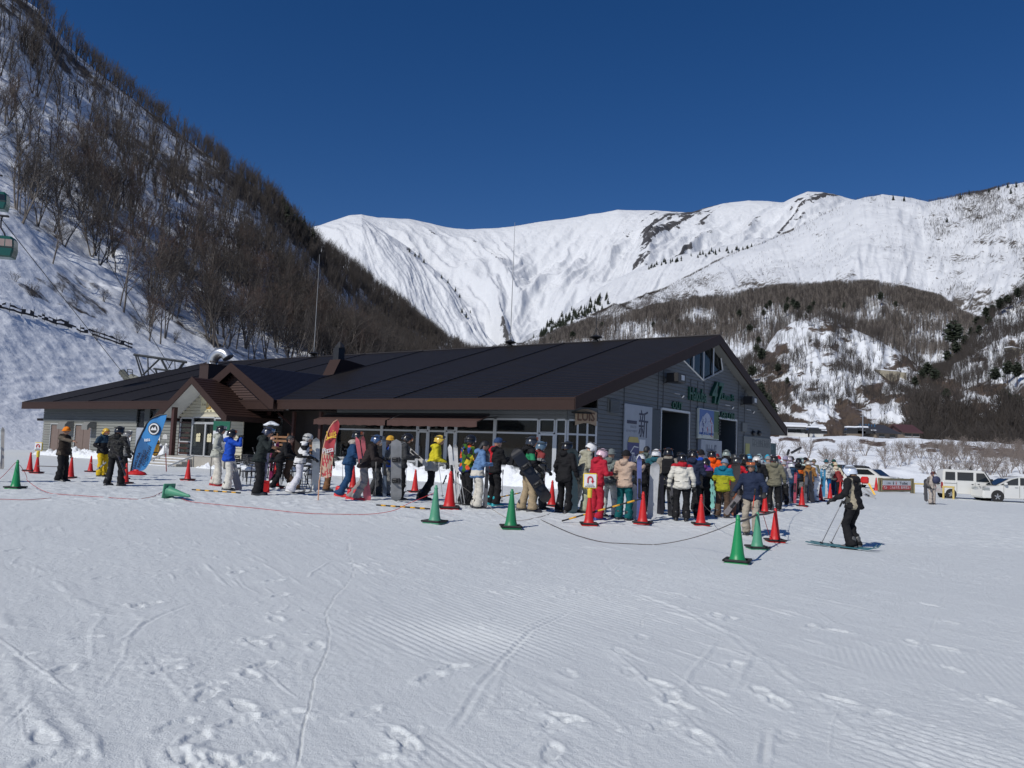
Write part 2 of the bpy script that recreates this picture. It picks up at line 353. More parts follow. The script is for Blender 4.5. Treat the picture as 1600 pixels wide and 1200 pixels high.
# head gear, built in head space (origin head centre, +Y face)
HG={}
def headgear():
    h=MB(); seg=20
    def shell(r,zlo,fr=.0):
        rows=[]
        for i in range(9):
            t=PI/2*i/8; rows.append((math.cos(t),math.sin(t)))
        vs=[];
        for (c,s_) in rows:
            for k in range(seg):
                a=2*PI*k/seg; y=math.sin(a); lo=zlo if y<.4 else zlo+.085*min(1,(y-.4)/.3)
                vs.append((r[0]*c*math.cos(a),r[1]*c*y,lo+(r[2]-lo)*s_ if True else 0))
        fs=[(i*seg+k,i*seg+(k+1)%seg,(i+1)*seg+(k+1)%seg,(i+1)*seg+k) for i in range(8) for k in range(seg)]
        return vs,fs
    vs,fs=shell((.121,.140,.140),-.055); h.add(vs,fs)
    for s in (1,-1): h.ell((.098*s,-.005,-.05),(.026,.05,.055),10,6)
    h.tube([(.0,-.134,.02),(.0,-.08,.100),(0,.0,.130),(0,.08,.105)],[.010,.014,.014,.010],6)
    HG['helmet']=h.mesh('helmet',True)
    b=MB(); vs,fs=shell((.097,.112,.148),-.01); b.add(vs,fs)
    b.tube([(.098*math.cos(a),.113*math.sin(a),.005+.03*max(0,math.sin(a))) for a in np.linspace(0,2*PI,17)],.016,6,False); HG['beanie']=b.mesh('beanie',True)
    r=MB(); vs,fs=shell((.088,.108,.120),-.02); r.add(vs,fs); r.ell((0,-.05,-.02),(.075,.06,.08),12,8); HG['hair']=r.mesh('hair',True)
    l=MB(); vs,fs=shell((.092,.112,.122),-.02); l.add(vs,fs); chain(l,[((0,-.06,-.02),(.08,.05,.08)),((0,-.10,-.20),(.085,.045,.08)),((0,-.11,-.36),(.06,.03,.07))],12); HG['long_hair']=l.mesh('hair',True)
    g=MB(); n=11; pts=[(.112*math.sin(a),.122*math.cos(a)+.004) for a in np.linspace(-1.05,1.05,n)]
    vs=[(x,y,z) for z in (-.032,.045) for x,y in pts]+[(x*.86,y*.86,z) for z in (-.032,.045) for x,y in pts]
    fs=[]
    for i in range(n-1): fs+=[(i,i+1,n+i+1,n+i),(2*n+i,3*n+i,3*n+i+1,2*n+i+1),(i,2*n+i,2*n+i+1,i+1),(n+i,n+i+1,3*n+i+1,3*n+i)]
    g.add(vs,fs); HG['goggles']=g.mesh('goggles',True)
    gs=MB(); gs.tube([(.122*math.cos(a),.140*math.sin(a),.03) for a in np.linspace(PI*.9,PI*2.1,16)],.012,5); 
    HG['strap']=gs.mesh('strap',True)
    c=MB(); vs,fs=shell((.096,.112,.140),.0); c.add(vs,fs); c.box(-.07,.07,.09,.19,.035,.047); HG['cap']=c.mesh('cap',True)
    p=MB(); p.bev(-.15,.15,-.34,-.13,1.0,1.44,.05); p.bev(-.11,.11,-.40,-.34,1.03,1.25,.03)
    for s in (1,-1): p.tube([(.1*s,-.14,1.42),(.12*s,-.02,1.49),(.13*s,.12,1.38),(.13*s,.13,1.15),(.14*s,-.1,1.02)],.018,5)
    HG['backpack']=p.mesh('backpack',False)
headgear()
gog_m={k:mat('goggle_lens_'+k,c,.08,.3,spec=1,coat=1) for k,c in dict(dark=(.02,.02,.03),orange=(.55,.14,.03),blue=(.05,.12,.25),silver=(.35,.36,.38)).items()}
hel_m={}
def helm(c):
    k=tuple(c)
    if k not in hel_m: hel_m[k]=mat('helmet_shell_%d'%len(hel_m),c,.28,coat=.4,vs=8,var=.06)
    return hel_m[k]
PEOPLE=[]
def person(px,fy,hy,face,pose,jk,tr,hd,label,hc=(.02,.02,.022),gog=None,bt=(.03,.03,.035),gl=(.02,.02,.02),long=0,puff=1.,hood=True,pack=None,skin=0,loc=None,H=None,group=None,hair=None):
    if hd=='helmet' and gog is None and random.random()<.7: gog='^'+random.choice(('dark','dark','blue','silver','orange'))
    PEOPLE.append(dict(px=px,fy=fy,hy=hy,face=face,pose=pose,jk=jk,tr=tr,hd=hd,label=label,hc=hc,gog=gog,bt=bt,gl=gl,key=(pose,long,puff,hood),pack=pack,skin=skin,loc=loc,H=H,group=group,hair=hair))
def build_people():
    prep_people(sorted({p['key'] for p in PEOPLE},key=str))
    for p in PEOPLE:
        base=at(p['px'],p['fy']) if p['loc'] is None else np.array(p['loc']); d=base[1]
        H=p['H'] or float(np.clip((p['fy']-p['hy'])*d/FPX/math.cos(0),1.45,1.93)); K=PM[p['key']]; J=K['J']
        top=(J['hd'].z+.13); s=H/top; 
        e=empty('person',base-np.array([0,0,.015]),R_(p['face']),p['label'],'person',p['group']); e.scale=(s*1.09,s*1.09,s)
        jm=p['jk'] if isinstance(p['jk'],bpy.types.Material) else cloth(p['jk']); tm=p['tr'] if isinstance(p['tr'],bpy.types.Material) else cloth(p['tr'])
        link('body',K['body'],e,[skin_m[p['skin']],skin_m[p['skin']] if POSES[p['pose']]['bare'] else mat('glove_%02x%02x'%(int(p['gl'][0]*255),int(p['gl'][1]*255)),p['gl'],.7,bump=.3),eye_m,lip_m])
        link('jacket',K['jacket'],e,[jm]); link('trousers',K['trousers'],e,[tm])
        link('boots',K['boots'],e,[mat('boot_%02x%02x%02x'%tuple(int(v*255) for v in p['bt']),p['bt'],.4,spec=.5)])
        M=Matrix.Translation(J['hd'])@J['hm'].to_4x4()
        nm={'helmet':'helmet','beanie':'beanie','hair':'hair','long_hair':'hair','cap':'cap'}[p['hd']]
        h=link(nm,HG[p['hd']],e,[helm(p['hc']) if p['hd']=='helmet' else (cloth(p['hc']) if p['hd'] in('beanie','cap') else mat('hair_dark' if p['hc'][0]<.05 else 'hair_brown',p['hc'],.55,bump=.4,bs=60))]); h.matrix_local=M
        if p['hair']: x=link('hair',HG['long_hair'],e,[mat('hair_long_%02x'%int(p['hair'][0]*255),p['hair'],.55,bump=.5,bs=50)]); x.matrix_local=M
        if p['gog']:
            up=.0 if p['gog'][0]!='^' else .075; k=p['gog'].strip('^'); g=link('goggles',HG['goggles'],h,[gog_m[k]]); g.matrix_local=Matrix.Translation((0,.012,up))
            x=link('goggle_strap',HG['strap'],h,[mat('strap_dark',(.03,.03,.03),.8)]); x.matrix_local=Matrix.Translation((0,0,up*.8))
        if p['pack']:
            a=R_(POSES[p['pose']]['lean']); x=link('backpack',HG['backpack'],e,[cloth(p['pack'])]); x.matrix_local=Matrix.Translation((0,0,.92))@Matrix.Rotation(-a,4,'X')@Matrix.Translation((0,0,-.92))
# ---------------------------------------------------------------- snow, hills and mountains
def snow_mat(name,rock=None,scrub=None,tint=(.80,.83,.88),bs=(30,.02),fine=(220,.004),rock_scale=.05,edge=.12):
    m,nt,p=nodes(name); p.inputs['Roughness'].default_value=.55; p.inputs['Specular IOR Level'].default_value=.25
    tc=N(nt,'ShaderNodeTexCoord')
    def noise(s,d=4.,r=.55):
        n=N(nt,'ShaderNodeTexNoise',i_Scale=s,i_Detail=d,i_Roughness=r); L(nt,tc.outputs['Object'],n.inputs['Vector']); return n.outputs['Fac']
    def bump(h,s,dist,prev=None):
        b=N(nt,'ShaderNodeBump',i_Strength=s,i_Distance=dist); L(nt,h,b.inputs['Height'])
        if prev: L(nt,prev,b.inputs['Normal'])
        return b.outputs[0]
    nz=noise(bs[0]*.12,3.)
    mx=N(nt,'ShaderNodeMix',data_type='RGBA'); mx.inputs[6].default_value=c4([v*.95 for v in tint]); mx.inputs[7].default_value=c4([min(1,v*1.04) for v in tint]); L(nt,nz,mx.inputs[0]); colr=mx.outputs[2]
    if rock:
        at_=N(nt,'ShaderNodeAttribute',attribute_name='cov'); n1=noise(rock_scale,8.,.68)
        sm=N(nt,'ShaderNodeMath',operation='ADD'); L(nt,at_.outputs['Fac'],sm.inputs[0]); L(nt,n1,sm.inputs[1])
        mr=N(nt,'ShaderNodeMapRange',interpolation_type='SMOOTHSTEP'); mr.inputs['From Min'].default_value=1-edge*.5; mr.inputs['From Max'].default_value=1+edge*.5; L(nt,sm.outputs[0],mr.inputs['Value'])
        n4=noise(rock_scale*6,5.); rk=N(nt,'ShaderNodeMix',data_type='RGBA'); rk.inputs[6].default_value=c4(rock); rk.inputs[7].default_value=c4(scrub or rock); L(nt,n4,rk.inputs[0])
        m2=N(nt,'ShaderNodeMix',data_type='RGBA'); L(nt,mr.outputs[0],m2.inputs[0]); L(nt,colr,m2.inputs[6]); L(nt,rk.outputs[2],m2.inputs[7]); colr=m2.outputs[2]
    L(nt,colr,p.inputs['Base Color'])
    nn=bump(noise(bs[0],5.),.8,bs[1])
    if fine: nn=bump(noise(fine[0],3.,.7),.9,fine[1],nn)
    L(nt,nn,p.inputs['Normal']); return m
M_snow=snow_mat('packed_snow',bs=(22,.011),fine=(85,.0075),tint=(.705,.735,.742))
M_pile=snow_mat('shovelled_snow',bs=(5,.06),fine=(30,.02),tint=(.82,.85,.89))
def build_ground():
    th=np.concatenate([np.linspace(-180,-44,36),np.linspace(-43,43,960),np.linspace(44,179,35)]); th=np.radians(th)
    r=np.concatenate([[.02,1,2,3],np.geomspace(4.0,42,1000),np.geomspace(43,7000,90)])
    RR,TH=np.meshgrid(r,th,indexing='ij'); X=RR*np.sin(TH); Y=RR*np.cos(TH)
    Z=G(X,Y); near=1-S((RR-36)/8)
    # scuffed surface: soft undulation, small lumps, streaks left by skis
    a=R_(-28); sx=X*math.cos(a)-Y*math.sin(a); sy=X*math.sin(a)+Y*math.cos(a)
    rough=S((fbm(X*.35,Y*.35,3,3)+.15)*2.2)
    Z=Z+near*(.013*fbm(X*.45,Y*.45,3,11)+.0045*fbm(X*1.9,Y*1.9,3,12))
    Z=Z+near*(.0042*fbm(X*9,Y*9,4,13,.68)*(.35+rough)+.0024*fbm(X*33,Y*33,2,15)*(.3+rough)+.0032*fbm(sx*9,sy*1.3,3,14)*(1.15-rough*.5))
    lump=np.clip(fbm(X*12,Y*12,3,21)-.28,0,1)*np.clip(fbm(X*1.1,Y*1.1,3,22)+.12,0,1); Z=Z+near*.035*lump
    st=np.clip(fbm(sx*16,sy*1.6,2,31)-.33,0,1)*np.clip(fbm(X*.6,Y*.6,2,32)+.2,0,1); Z=Z+near*.032*st
    # corduroy left by the groomer
    g=np.clip(fbm(X*.55+3,Y*.55,3,41)*2.6-.25,0,1)*(1-.6*rough)
    for b,ang in ((0,34),(1,-18)):
        a=R_(ang); q=X*math.cos(a)+Y*math.sin(a); msk=g*(fbm(X*.21+9*b,Y*.21,2,44+b)>-.04 if b==0 else fbm(X*.21,Y*.21,2,44)<-.04)
        Z=Z+near*S((16-RR)/6)*.0027*msk*np.sin(q*2*PI/.062)
    q=X*math.cos(R_(34))+Y*math.sin(R_(34))
    for px,py,w in ((900,940,1.6),(1060,900,1.5),(690,985,.8),(760,1000,.6),(1480,1180,.6)):
        c=at(px,py); Z=Z+.0042*np.exp(-((X-c[0])**2+(Y-c[1])**2)/w**2)*np.sin(q*2*PI/.085)
    # ski and sledge lines: (photo pixels), half width, depth
    def line(pts,w,dep,rim=.6,brk=0):
        nonlocal Z
        W=np.array([at(*p) for p in pts]); o=np.argsort(W[:,1]); W=W[o]; rr_=np.hypot(W[:,0],W[:,1]); ta=np.arctan2(W[:,0],W[:,1]); m_=.35
        i0,i1=np.searchsorted(r,[rr_.min()*.93-m_,rr_.max()*1.02+m_]); j0,j1=np.searchsorted(th,[ta.min()-m_/rr_.min(),ta.max()+m_/rr_.min()]); sl_=(slice(i0,i1),slice(j0,j1)); x_=X[sl_]; y_=Y[sl_]
        if x_.size==0: return
        xs=np.interp(y_,W[:,1],W[:,0]); sl=np.gradient(W[:,0],W[:,1]); k=1/np.sqrt(1+np.interp(y_,W[:,1],sl)**2)
        u_=(x_-xs+.015*fbm(x_*0+1,y_*3,2,int(w*1000)))*k/w; on=S((y_-W[0,1])/.3+.0)*S((W[-1,1]-y_)/.6)
        if brk: on=on*S((vn(y_*brk,y_*0+w*99,5)-.25)*4)
        Z[sl_]+=on*(-dep*np.exp(-u_*u_*1.2)+dep*rim*np.exp(-(np.abs(u_)-2.1)**2*1.6)*(.5+vn(x_*14,y_*14,8)))
    line([(495,1215),(466,1200),(478,1130),(485,1085),(490,1062),(512,1010),(515,985),(508,960),(525,930),(550,905),(553,890),(545,860),(548,810)],.0055,.011,.15)
    line([(975,918),(1060,950),(1130,985),(1210,1040),(1290,1100),(1350,1145),(1440,1205)],.045,-.010,-.3); line([(990,925),(1075,960),(1145,995),(1225,1052),(1305,1112),(1370,1160)],.03,.007)
    line([(1270,950),(1340,1000),(1420,1040),(1525,1096),(1640,1150)],.03,-.009,-.4,1.4); line([(940,1005),(990,1045),(1050,1105),(1110,1160),(1155,1205)],.028,-.008,-.4)
    line([(0,950),(15,1000),(30,1075),(70,1140),(100,1185),(110,1210)],.07,-.016,-.5,2.2); line([(50,880),(110,930),(160,960),(260,972),(380,978)],.05,-.010,-.4,2)
    line([(700,1150),(760,1060),(830,985),(900,950)],.02,.007,.6,1.2); line([(1190,1205),(1195,1160),(1200,1130)],.018,.012); line([(800,1045),(860,1070),(950,1120),(1000,1160)],.03,-.006,-.3)
    for k in range(84):
        x0,y0=random.uniform(-60,1650),random.uniform(800,1180); dx=random.uniform(-160,220); dy=random.uniform(25,120)*(1 if y0>900 else .45)
        line([(x0,y0),(x0+dx*.5+random.uniform(-14,14),y0+dy*.5),(x0+dx,y0+dy)],random.uniform(.006,.028),random.choice((-1,-1,1))*random.uniform(.003,.007),random.choice((.3,.4,-.4)),random.choice((0,1.5,2.5)))
    # boot prints
    pr=[(430,908,1),(438,932,-1),(432,968,1),(405,998,1),(398,1004,-1),(412,1040,-1),(392,1057,1),(330,1072,1),(322,1088,-1),(378,1105,1),(374,1130,-1),(276,1135,1),(305,1157,1),(262,1048,1),(250,1036,-1),(385,1188,1),(396,1194,-1),(350,1195,1),(300,1190,-1),(70,1158,1),(85,1190,-1),(215,948,1),(232,944,-1),(370,895,1),(495,1010,-1),(1050,1092,1),(1062,1104,-1),(1188,1081,1),(1215,1098,-1),(1310,1095,1),(870,1133,1),(885,1125,-1),(1095,1155,1),(1425,1003,1),(1478,1012,-1),(1268,978,1),(1308,985,-1),(1560,1098,1),(860,1180,-1),(1450,945,1),(1120,962,1),(1140,968,-1),(620,1150,-1),(585,1190,1),(1030,1070,1),(1150,1040,-1)]
    for _ in range(36): pr.append((random.uniform(-50,1650),810+random.random()*380,random.choice((1,-1))))
    for n,(px,py,s) in enumerate(pr):
        c=at(px,py); big=n<46; a=random.uniform(-.9,.9); i0=np.searchsorted(r,c[1]*.93-.5 if c[1]<10 else math.hypot(c[0],c[1])-.6); i1=np.searchsorted(r,math.hypot(c[0],c[1])+.6); i0=np.searchsorted(r,math.hypot(c[0],c[1])-.6)
        ta=math.atan2(c[0],c[1]); dth=.6/math.hypot(c[0],c[1]); j0,j1=np.searchsorted(th,[ta-dth,ta+dth]); sl=(slice(i0,i1),slice(j0,j1)); x=X[sl]-c[0]; y=Y[sl]-c[1]
        if x.size==0: continue
        u_=(x*math.cos(a)+y*math.sin(a)); v_=(-x*math.sin(a)+y*math.cos(a)); k=.36 if big else random.uniform(.12,.4)
        d=np.sqrt((u_/.058)**2+(v_/.135)**2)+.32*fbm(x*20+px,y*20,3,n); Z[sl]+=k*(-.030*(1-S((d-.75)/.3))+.026*np.exp(-(d-1.35)**2*4.5)*(.3+vn(x*22+px,y*22,n)))
    # trodden, chunky snow in the queue
    q_=S((Y-17)/3)*S((46-Y)/6)*(1-S((np.abs(X+2+(-.2)*Y)-17)/4)); Z=Z+.03*q_*np.clip(fbm(X*5,Y*5,4,51),-1,1)
    Z=Z-4*S((RR-900)/3000)
    me=np_mesh('snow_ground',np.stack([X,Y,Z],-1).reshape(-1,3),grid_faces(len(r),len(th),True),smooth=True); me.materials.append(M_snow)
    o=link('snow_ground',me); tag(o,kind='structure'); o['label']='groomed and scuffed snow field with tracks and boot prints'
def crom(P,t):
    K=len(P)-1; i=np.minimum(int(t),K-1); f=t-i; p1=P[i];p2=P[i+1];p0=P[max(i-1,0)];p3=P[min(i+2,K)]
    m1=(p2-p0)*.5; m2=(p3-p1)*.5; lim=np.abs(p2-p1)*1.5; m1=np.clip(m1,-lim,lim); m2=np.clip(m2,-lim,lim)
    return (2*f**3-3*f**2+1)*p1+(f**3-2*f**2+f)*m1+(-2*f**3+3*f**2)*p2+(f**3-f**2)*m2
TER={}
def terrain(name,x0,x1,nc,rows,nr,noisef,covf,m,label,top_keep=.3,back=True,tf=6.):
    xs=np.linspace(x0,x1,nc); C=[]
    for dt,yt in rows:
        d=np.interp(xs,*zip(*dt)) if isinstance(dt,(list,tuple)) else np.full(nc,float(dt)); y=np.interp(xs,*zip(*yt)) if isinstance(yt,(list,tuple)) else np.full(nc,float(yt))
        if nc>9:
            kk=np.hanning(2*(nc//26)+3); kk/=kk.sum(); pad=len(kk)//2; sm=lambda v:np.convolve(np.pad(v,pad,mode='reflect',reflect_type='odd'),kk,'valid')
            d=sm(d); y=sm(y) if (dt,yt) is not rows[-1] and isinstance(yt,list) and len(yt)<9 else y
        C.append(hor(xs,y,d))
        if len(C)==1:  # the foot dips under the snow field
            q=C[0]; q[:,2]=-1.2
    C=np.array(C); K=len(rows)-1; T=np.linspace(0,K,nr); pts=[]
    for t in T:
        i=min(int(t),K-1); f=t-i; b=C[i]*(1-f)+C[i+1]*f; b=b.copy(); b[:,2]=crom(C[:,:,2],t); pts.append(b)
    P_=np.array(pts); PX=np.repeat(xs[None],nr,0); TT=np.repeat((T/K)[:,None],nc,1)
    fade=S(TT*8)*(top_keep+(1-top_keep)*S((1-TT)*tf))
    dz=noisef(PX,TT,P_[...,0],P_[...,1])*fade; P_[...,2]+=dz
    px,py=proj(P_); cov=covf(px,py,TT,P_[...,0],P_[...,1])
    if back:
        top=P_[-1]; bk=[]
        for k,dr in ((1.05,.05),(1.18,.3),(1.4,.75),(1.7,1.0)):
            q=top.copy(); q[:,:2]*=k; q[:,2]=top[:,2]*(1-dr)+P_[0,:,2]*dr-1; bk.append(q)
        V=np.concatenate([P_,np.array(bk)]); cv=np.concatenate([cov,np.repeat(cov[-1:],4,0)])
    else: V=P_; cv=cov
    me=np_mesh(name,V.reshape(-1,3),grid_faces(len(V),nc),smooth=True); me.materials.append(m)
    a=me.attributes.new('cov','FLOAT','POINT'); a.data.foreach_set('value',cv.astype(np.float32).ravel())
    o=link(name,me); tag(o,kind='structure'); o['label']=label; TER[name]=(P_,px,py,TT); return o
def tab(*a): return list(a)
# --- left hill
def nf_left(PX,T,X,Y):
    f=S((T-.27)/.1); return f*(5*fbm(X/50,Y/50,4,61)+2.2*fbm(X/15,Y/15,3,62)+.8*fbm(X/4,Y/4,3,63))+(1-f)*(.35*fbm(X/3,Y/3,4,64)+.22*ridged(X/1.6,Y/3.1,3,66))
def cov_left(px,py,T,X,Y):
    c=.30*fbm(X/16,Y/16,3,65)+.35+.10*S((px-200)/350)+.12*S((T-.75)*4); c=np.where(T<.29,0,c)
    return c-.25*S((120-px)/120)*S((py-380)/100)
M_hill=snow_mat('hillside_snow',rock=(.10,.085,.07),scrub=(.055,.043,.035),bs=(.5,.35),fine=(3,.06),rock_scale=.16,tint=(.80,.83,.88),edge=.16)
ridge_left=tab((-500,-300),(-300,-190),(-100,-100),(0,-25),(60,15),(120,85),(200,150),(300,225),(400,296),(450,340),(500,392),(560,432),(620,480),(680,530),(725,556),(790,575))
def build_land():
    terrain('left_hillside',-500,790,620,[
        (tab((-500,70),(0,88),(300,104),(790,200)),690),
        (tab((-500,105),(0,138),(300,172),(790,280)),tab((-500,430),(0,484),(60,500),(120,518),(205,545),(290,573),(400,590),(600,610),(790,640))),
        (tab((-500,160),(0,210),(400,262),(790,400)),tab((-500,190),(0,290),(200,390),(400,480),(500,530),(640,580),(790,605))),
        (tab((-500,240),(0,295),(400,350),(790,500)),tab((-500,-60),(0,105),(200,240),(400,370),(500,455),(640,540),(790,590))),
        (tab((-500,330),(0,375),(400,435),(600,520),(790,650)),ridge_left)],520,nf_left,cov_left,M_hill,'steep snowy hillside with brush on the left',.35)
    # --- far range
    def ribs(PX,T):
        yy=545-205*T; w=34*fbm(PX/75,yy/60,4,70); m=S((PX-800+40*fbm(PX*0,yy/50,2,72))/70+.5)
        def side(u_,sd): return 1.0*(ridged((u_+w)/118+3,yy/170,3,sd)-.35), .5*(ridged((u_+w*.8)/46,yy/90,3,sd+3)-.35), .12*(ridged((u_+w*.5)/17,yy/34,3,sd+6)-.3), u_
        L_,R_s=side(PX-1.0*yy,171),side(PX+1.05*yy,181); return [a*(1-m)+b*m for a,b in zip(L_[:3],R_s[:3])],L_[3]*(1-m)+R_s[3]*m,m,yy
    def gull(PX,T,X,Y):
        r,u_,m,yy=ribs(PX,T); return 165*r[0]+150*r[1]+120*r[2]-20+26*fbm(PX/30,yy/26,4,79,.55)
    def cov_far(px,py,T,X,Y):
        PX=px; r,u_,m,yy=ribs(PX,T); k=S((r[0]*.6+r[1]*1.3-.10)*2.6); st=fbm(u_/7,yy/20,3,77)
        return .25+.31*k+.28*st*k+.10*S((px-900)/120)*k-.22*S((590-px)/60)-.05
    M_far=snow_mat('alpine_snow',rock=(.10,.095,.095),scrub=(.05,.05,.052),bs=(.02,14),fine=(.12,3),rock_scale=.017,tint=(.70,.72,.75),edge=.06)
    far_r=tab((300,400),(440,372),(495,352),(520,344),(545,336),(565,334),(590,339),(640,342),(700,354),(730,357),(760,357),(810,353),(850,346),(880,342),(930,333),(965,326),(1000,328),(1080,333),(1105,325),(1130,318),(1170,312),(1200,313),(1225,316),(1240,308),(1262,299),(1285,301),(1305,305),(1340,313),(1400,318),(1500,330),(1760,360))
    terrain('distant_snow_range',300,1760,900,[
        (tab((300,3200),(800,3400),(1760,3200)),tab((300,620),(700,560),(800,545),(900,560),(1760,640))),
        (tab((300,3900),(800,4400),(1760,3900)),tab((300,520),(600,465),(700,490),(800,478),(900,450),(1100,430),(1760,500))),
        (tab((300,4900),(800,5200),(1760,4800)),tab((300,440),(500,400),(600,385),(800,400),(950,375),(1100,365),(1260,340),(1760,420))),
        (tab((300,5600),(1760,5500)),far_r)],420,gull,cov_far,M_far,'distant white alpine range with rocky ribs under the blue sky',.06,tf=2.6)
    # spur on the left side of the far valley
    def nf_s(PX,T,X,Y): q=PX+T*190+16*fbm(PX/40,T*4,3,82); return 50*(ridged(q/58,T*1.6,4,81)-.4)+9*ridged(q/17,T*5,3,83)+14*fbm(PX/22,T*7,4,84)
    terrain('snow_spur_beyond_hill',440,800,330,[
        (tab((440,2600),(800,2900)),tab((440,640),(800,585))),
        (tab((440,3200),(800,3250)),tab((440,500),(560,470),(640,500),(740,545),(800,570))),
        (tab((440,3800),(800,3500)),tab((440,370),(500,352),(530,345),(565,340),(600,362),(640,388),(700,440),(735,490),(760,530),(800,562)))],220,nf_s,
        lambda px,py,T,X,Y:.18+.2*fbm(px/14,py/14,3,85)+.22*np.exp(-((1-T)/.09)**2)*S((px-585)/30),M_far,'bright snowy spur falling to the valley',.12)
    # right spur with conifers
    def nf_r(PX,T,X,Y): return 34*(ridged((PX-T*120)/40,T*1.4,4,91)-.4)+9*ridged((PX-T*120)/11,T*4,3,93)
    terrain('snow_ridge_with_firs',780,1420,420,[
        (2100,tab((780,585),(900,570),(1420,560))),
        (tab((780,2500),(1420,2700)),tab((780,560),(860,545),(1000,500),(1150,450),(1420,420))),
        (3200,tab((780,560),(830,528),(870,500),(900,475),(940,448),(1000,418),(1060,400),(1100,392),(1140,384),(1185,372),(1235,378),(1420,400)))],200,nf_r,
        lambda px,py,T,X,Y:.14+.2*fbm(px/14,py/14,3,95)+.22*np.exp(-((px-895-(493-py)*1.5)/34)**2)*S((py-455)/10)+.42*np.exp(-((1-T)/.10)**2)*S((px-1010)/50),M_far,'snowy side ridge below the right hand summits',.12)
    # big white mountain in front of the right summits
    def nf_w(PX,T,X,Y): return 34*(ridged((PX+(T-.5)*(-15-135*np.tanh((PX-1340)/110)))/85,T*1.3,4,101)-.4)+7*ridged((PX+T*60)/19,T*3,3,103)+18*fbm(X/160,Y/160,4,104)
    M_white=snow_mat('scrubby_mountain_snow',rock=(.13,.115,.10),scrub=(.085,.075,.065),bs=(.06,5),fine=(.4,.9),rock_scale=.10,tint=(.70,.72,.75),edge=.14)
    wr=tab((700,600),(840,535),(870,521),(940,488),(1040,452),(1090,425),(1130,405),(1200,378),(1260,350),(1300,330),(1335,315),(1360,309),(1380,307),(1430,313),(1450,318),(1480,310),(1530,300),(1600,286),(1680,272),(1800,262))
    terrain('white_mountain',700,1800,640,[
        (tab((700,1050),(1800,1000)),tab((700,640),(1000,600),(1400,600),(1800,560))),
        (tab((700,1500),(1800,1350)),tab((700,590),(870,545),(1000,510),(1200,480),(1400,500),(1480,540),(1560,480),(1800,450))),
        (tab((700,1900),(1800,1700)),tab((700,575),(870,530),(1000,480),(1200,430),(1350,400),(1500,420),(1600,370),(1800,340))),
        (tab((700,2300),(1400,2450),(1800,2100)),wr)],360,nf_w,
        lambda px,py,T,X,Y:.27+.24*fbm(px/22,py/13,4,105)+.10*S((px-1440)/40)*S((430-py)/60+.6)+.16*S((py-400)/70),M_white,'white mountain thinly covered with bare brush on the right',.15)
    # brown wooded hill
    M_wood=snow_mat('wooded_hill_snow',rock=(.085,.068,.052),scrub=(.05,.042,.034),bs=(.2,1.2),fine=(1.5,.2),rock_scale=.09,tint=(.80,.83,.87),edge=.22)
    terrain('wooded_hill',760,1800,520,[
        (tab((760,430),(1800,420)),tab((760,690),(1800,690))),
        (tab((760,560),(1800,560)),tab((760,610),(1100,590),(1350,560),(1480,590),(1800,560))),
        (tab((760,760),(1800,760)),tab((760,575),(1000,535),(1200,510),(1400,500),(1480,530),(1800,520))),
        (tab((760,1000),(1800,980)),tab((760,570),(840,548),(870,533),(920,512),(1000,500),(1050,485),(1100,478),(1180,466),(1300,456),(1400,462),(1470,482),(1510,510),(1560,520),(1800,500)))],260,
        lambda PX,T,X,Y:9*fbm(X/90,Y/90,4,111)+8*(ridged((PX+T*30)/60,T*2,3,113)-.4),
        lambda px,py,T,X,Y:.16+.34*fbm(px/22,py/10,4,115)-.12*S((470-py+ (px<1200)*25)/22),M_wood,'wooded middle hill with bare forest',.3)
    # near slopes on the right
    rr=tab((1050,600),(1130,585),(1185,560),(1215,520),(1240,505),(1275,497),(1320,510),(1370,530),(1420,560),(1450,585),(1475,590),(1500,568),(1530,520),(1560,492),(1600,462),(1650,430),(1800,340))
    terrain('right_valley_slope',1050,1800,560,[
        (205,tab((1050,684),(1800,694))),(tab((1050,260),(1800,250)),tab((1050,672),(1200,660),(1400,655),(1600,640),(1800,600))),
        (tab((1050,330),(1800,310)),tab((1050,655),(1200,620),(1300,610),(1450,625),(1600,570),(1800,500))),
        (tab((1050,420),(1450,430),(1800,400)),tab((1050,625),(1200,580),(1270,550),(1350,565),(1450,605),(1550,540),(1600,515),(1800,420))),
        (tab((1050,520),(1450,520),(1600,520),(1800,540)),rr)],380,
        lambda PX,T,X,Y:4.5*fbm(X/28,Y/28,4,121)+5*(ridged((PX+T*40)/44,T*2.4,4,123)-.4)+.8*fbm(X/5,Y/5,3,124),
        lambda px,py,T,X,Y:.33+.5*fbm(px/24,py/16,4,125)+.32*np.exp(-((px-1200-(py-560)*.25)/34)**2)+.30*S((px-1385)/50)*S((py-575-(px-1450)*.1)/30)+.22*np.exp(-((px-1420-(560-py)*1.1)/28)**2)*S((py-440)/30)+.22*S((py-645)/18),
        snow_mat('valley_slope_snow',rock=(.135,.095,.068),scrub=(.055,.045,.035),bs=(.5,.4),fine=(3,.08),rock_scale=.24,tint=(.81,.84,.88),edge=.14),'rocky brush covered slope across the river',.3)
    # river bank
    crest=tab((1000,692),(1200,685),(1300,684),(1400,687),(1500,692),(1600,699),(1800,708))
    def cov_b(px,py,T,X,Y):
        cr=np.interp(px,*zip(*crest)); k=np.zeros_like(px)
        for a,b,o,h in ((1210,1258,3,4),(1262,1312,5,3.5),(1335,1392,6,5),(1405,1428,8,5),(1430,1492,8,6),(1440,1470,16,4),(1500,1612,9,7),(1525,1600,14,6)):
            k=np.maximum(k,np.exp(-((py-cr-o-2*np.sin(px/9.))/h)**4)*S((px-a)/10)*S((b-px)/10))
        return .12+.6*k+.22*fbm(px/16,py/6,3,133)*S((py-715)/12)*S((px-1480)/60)-.1
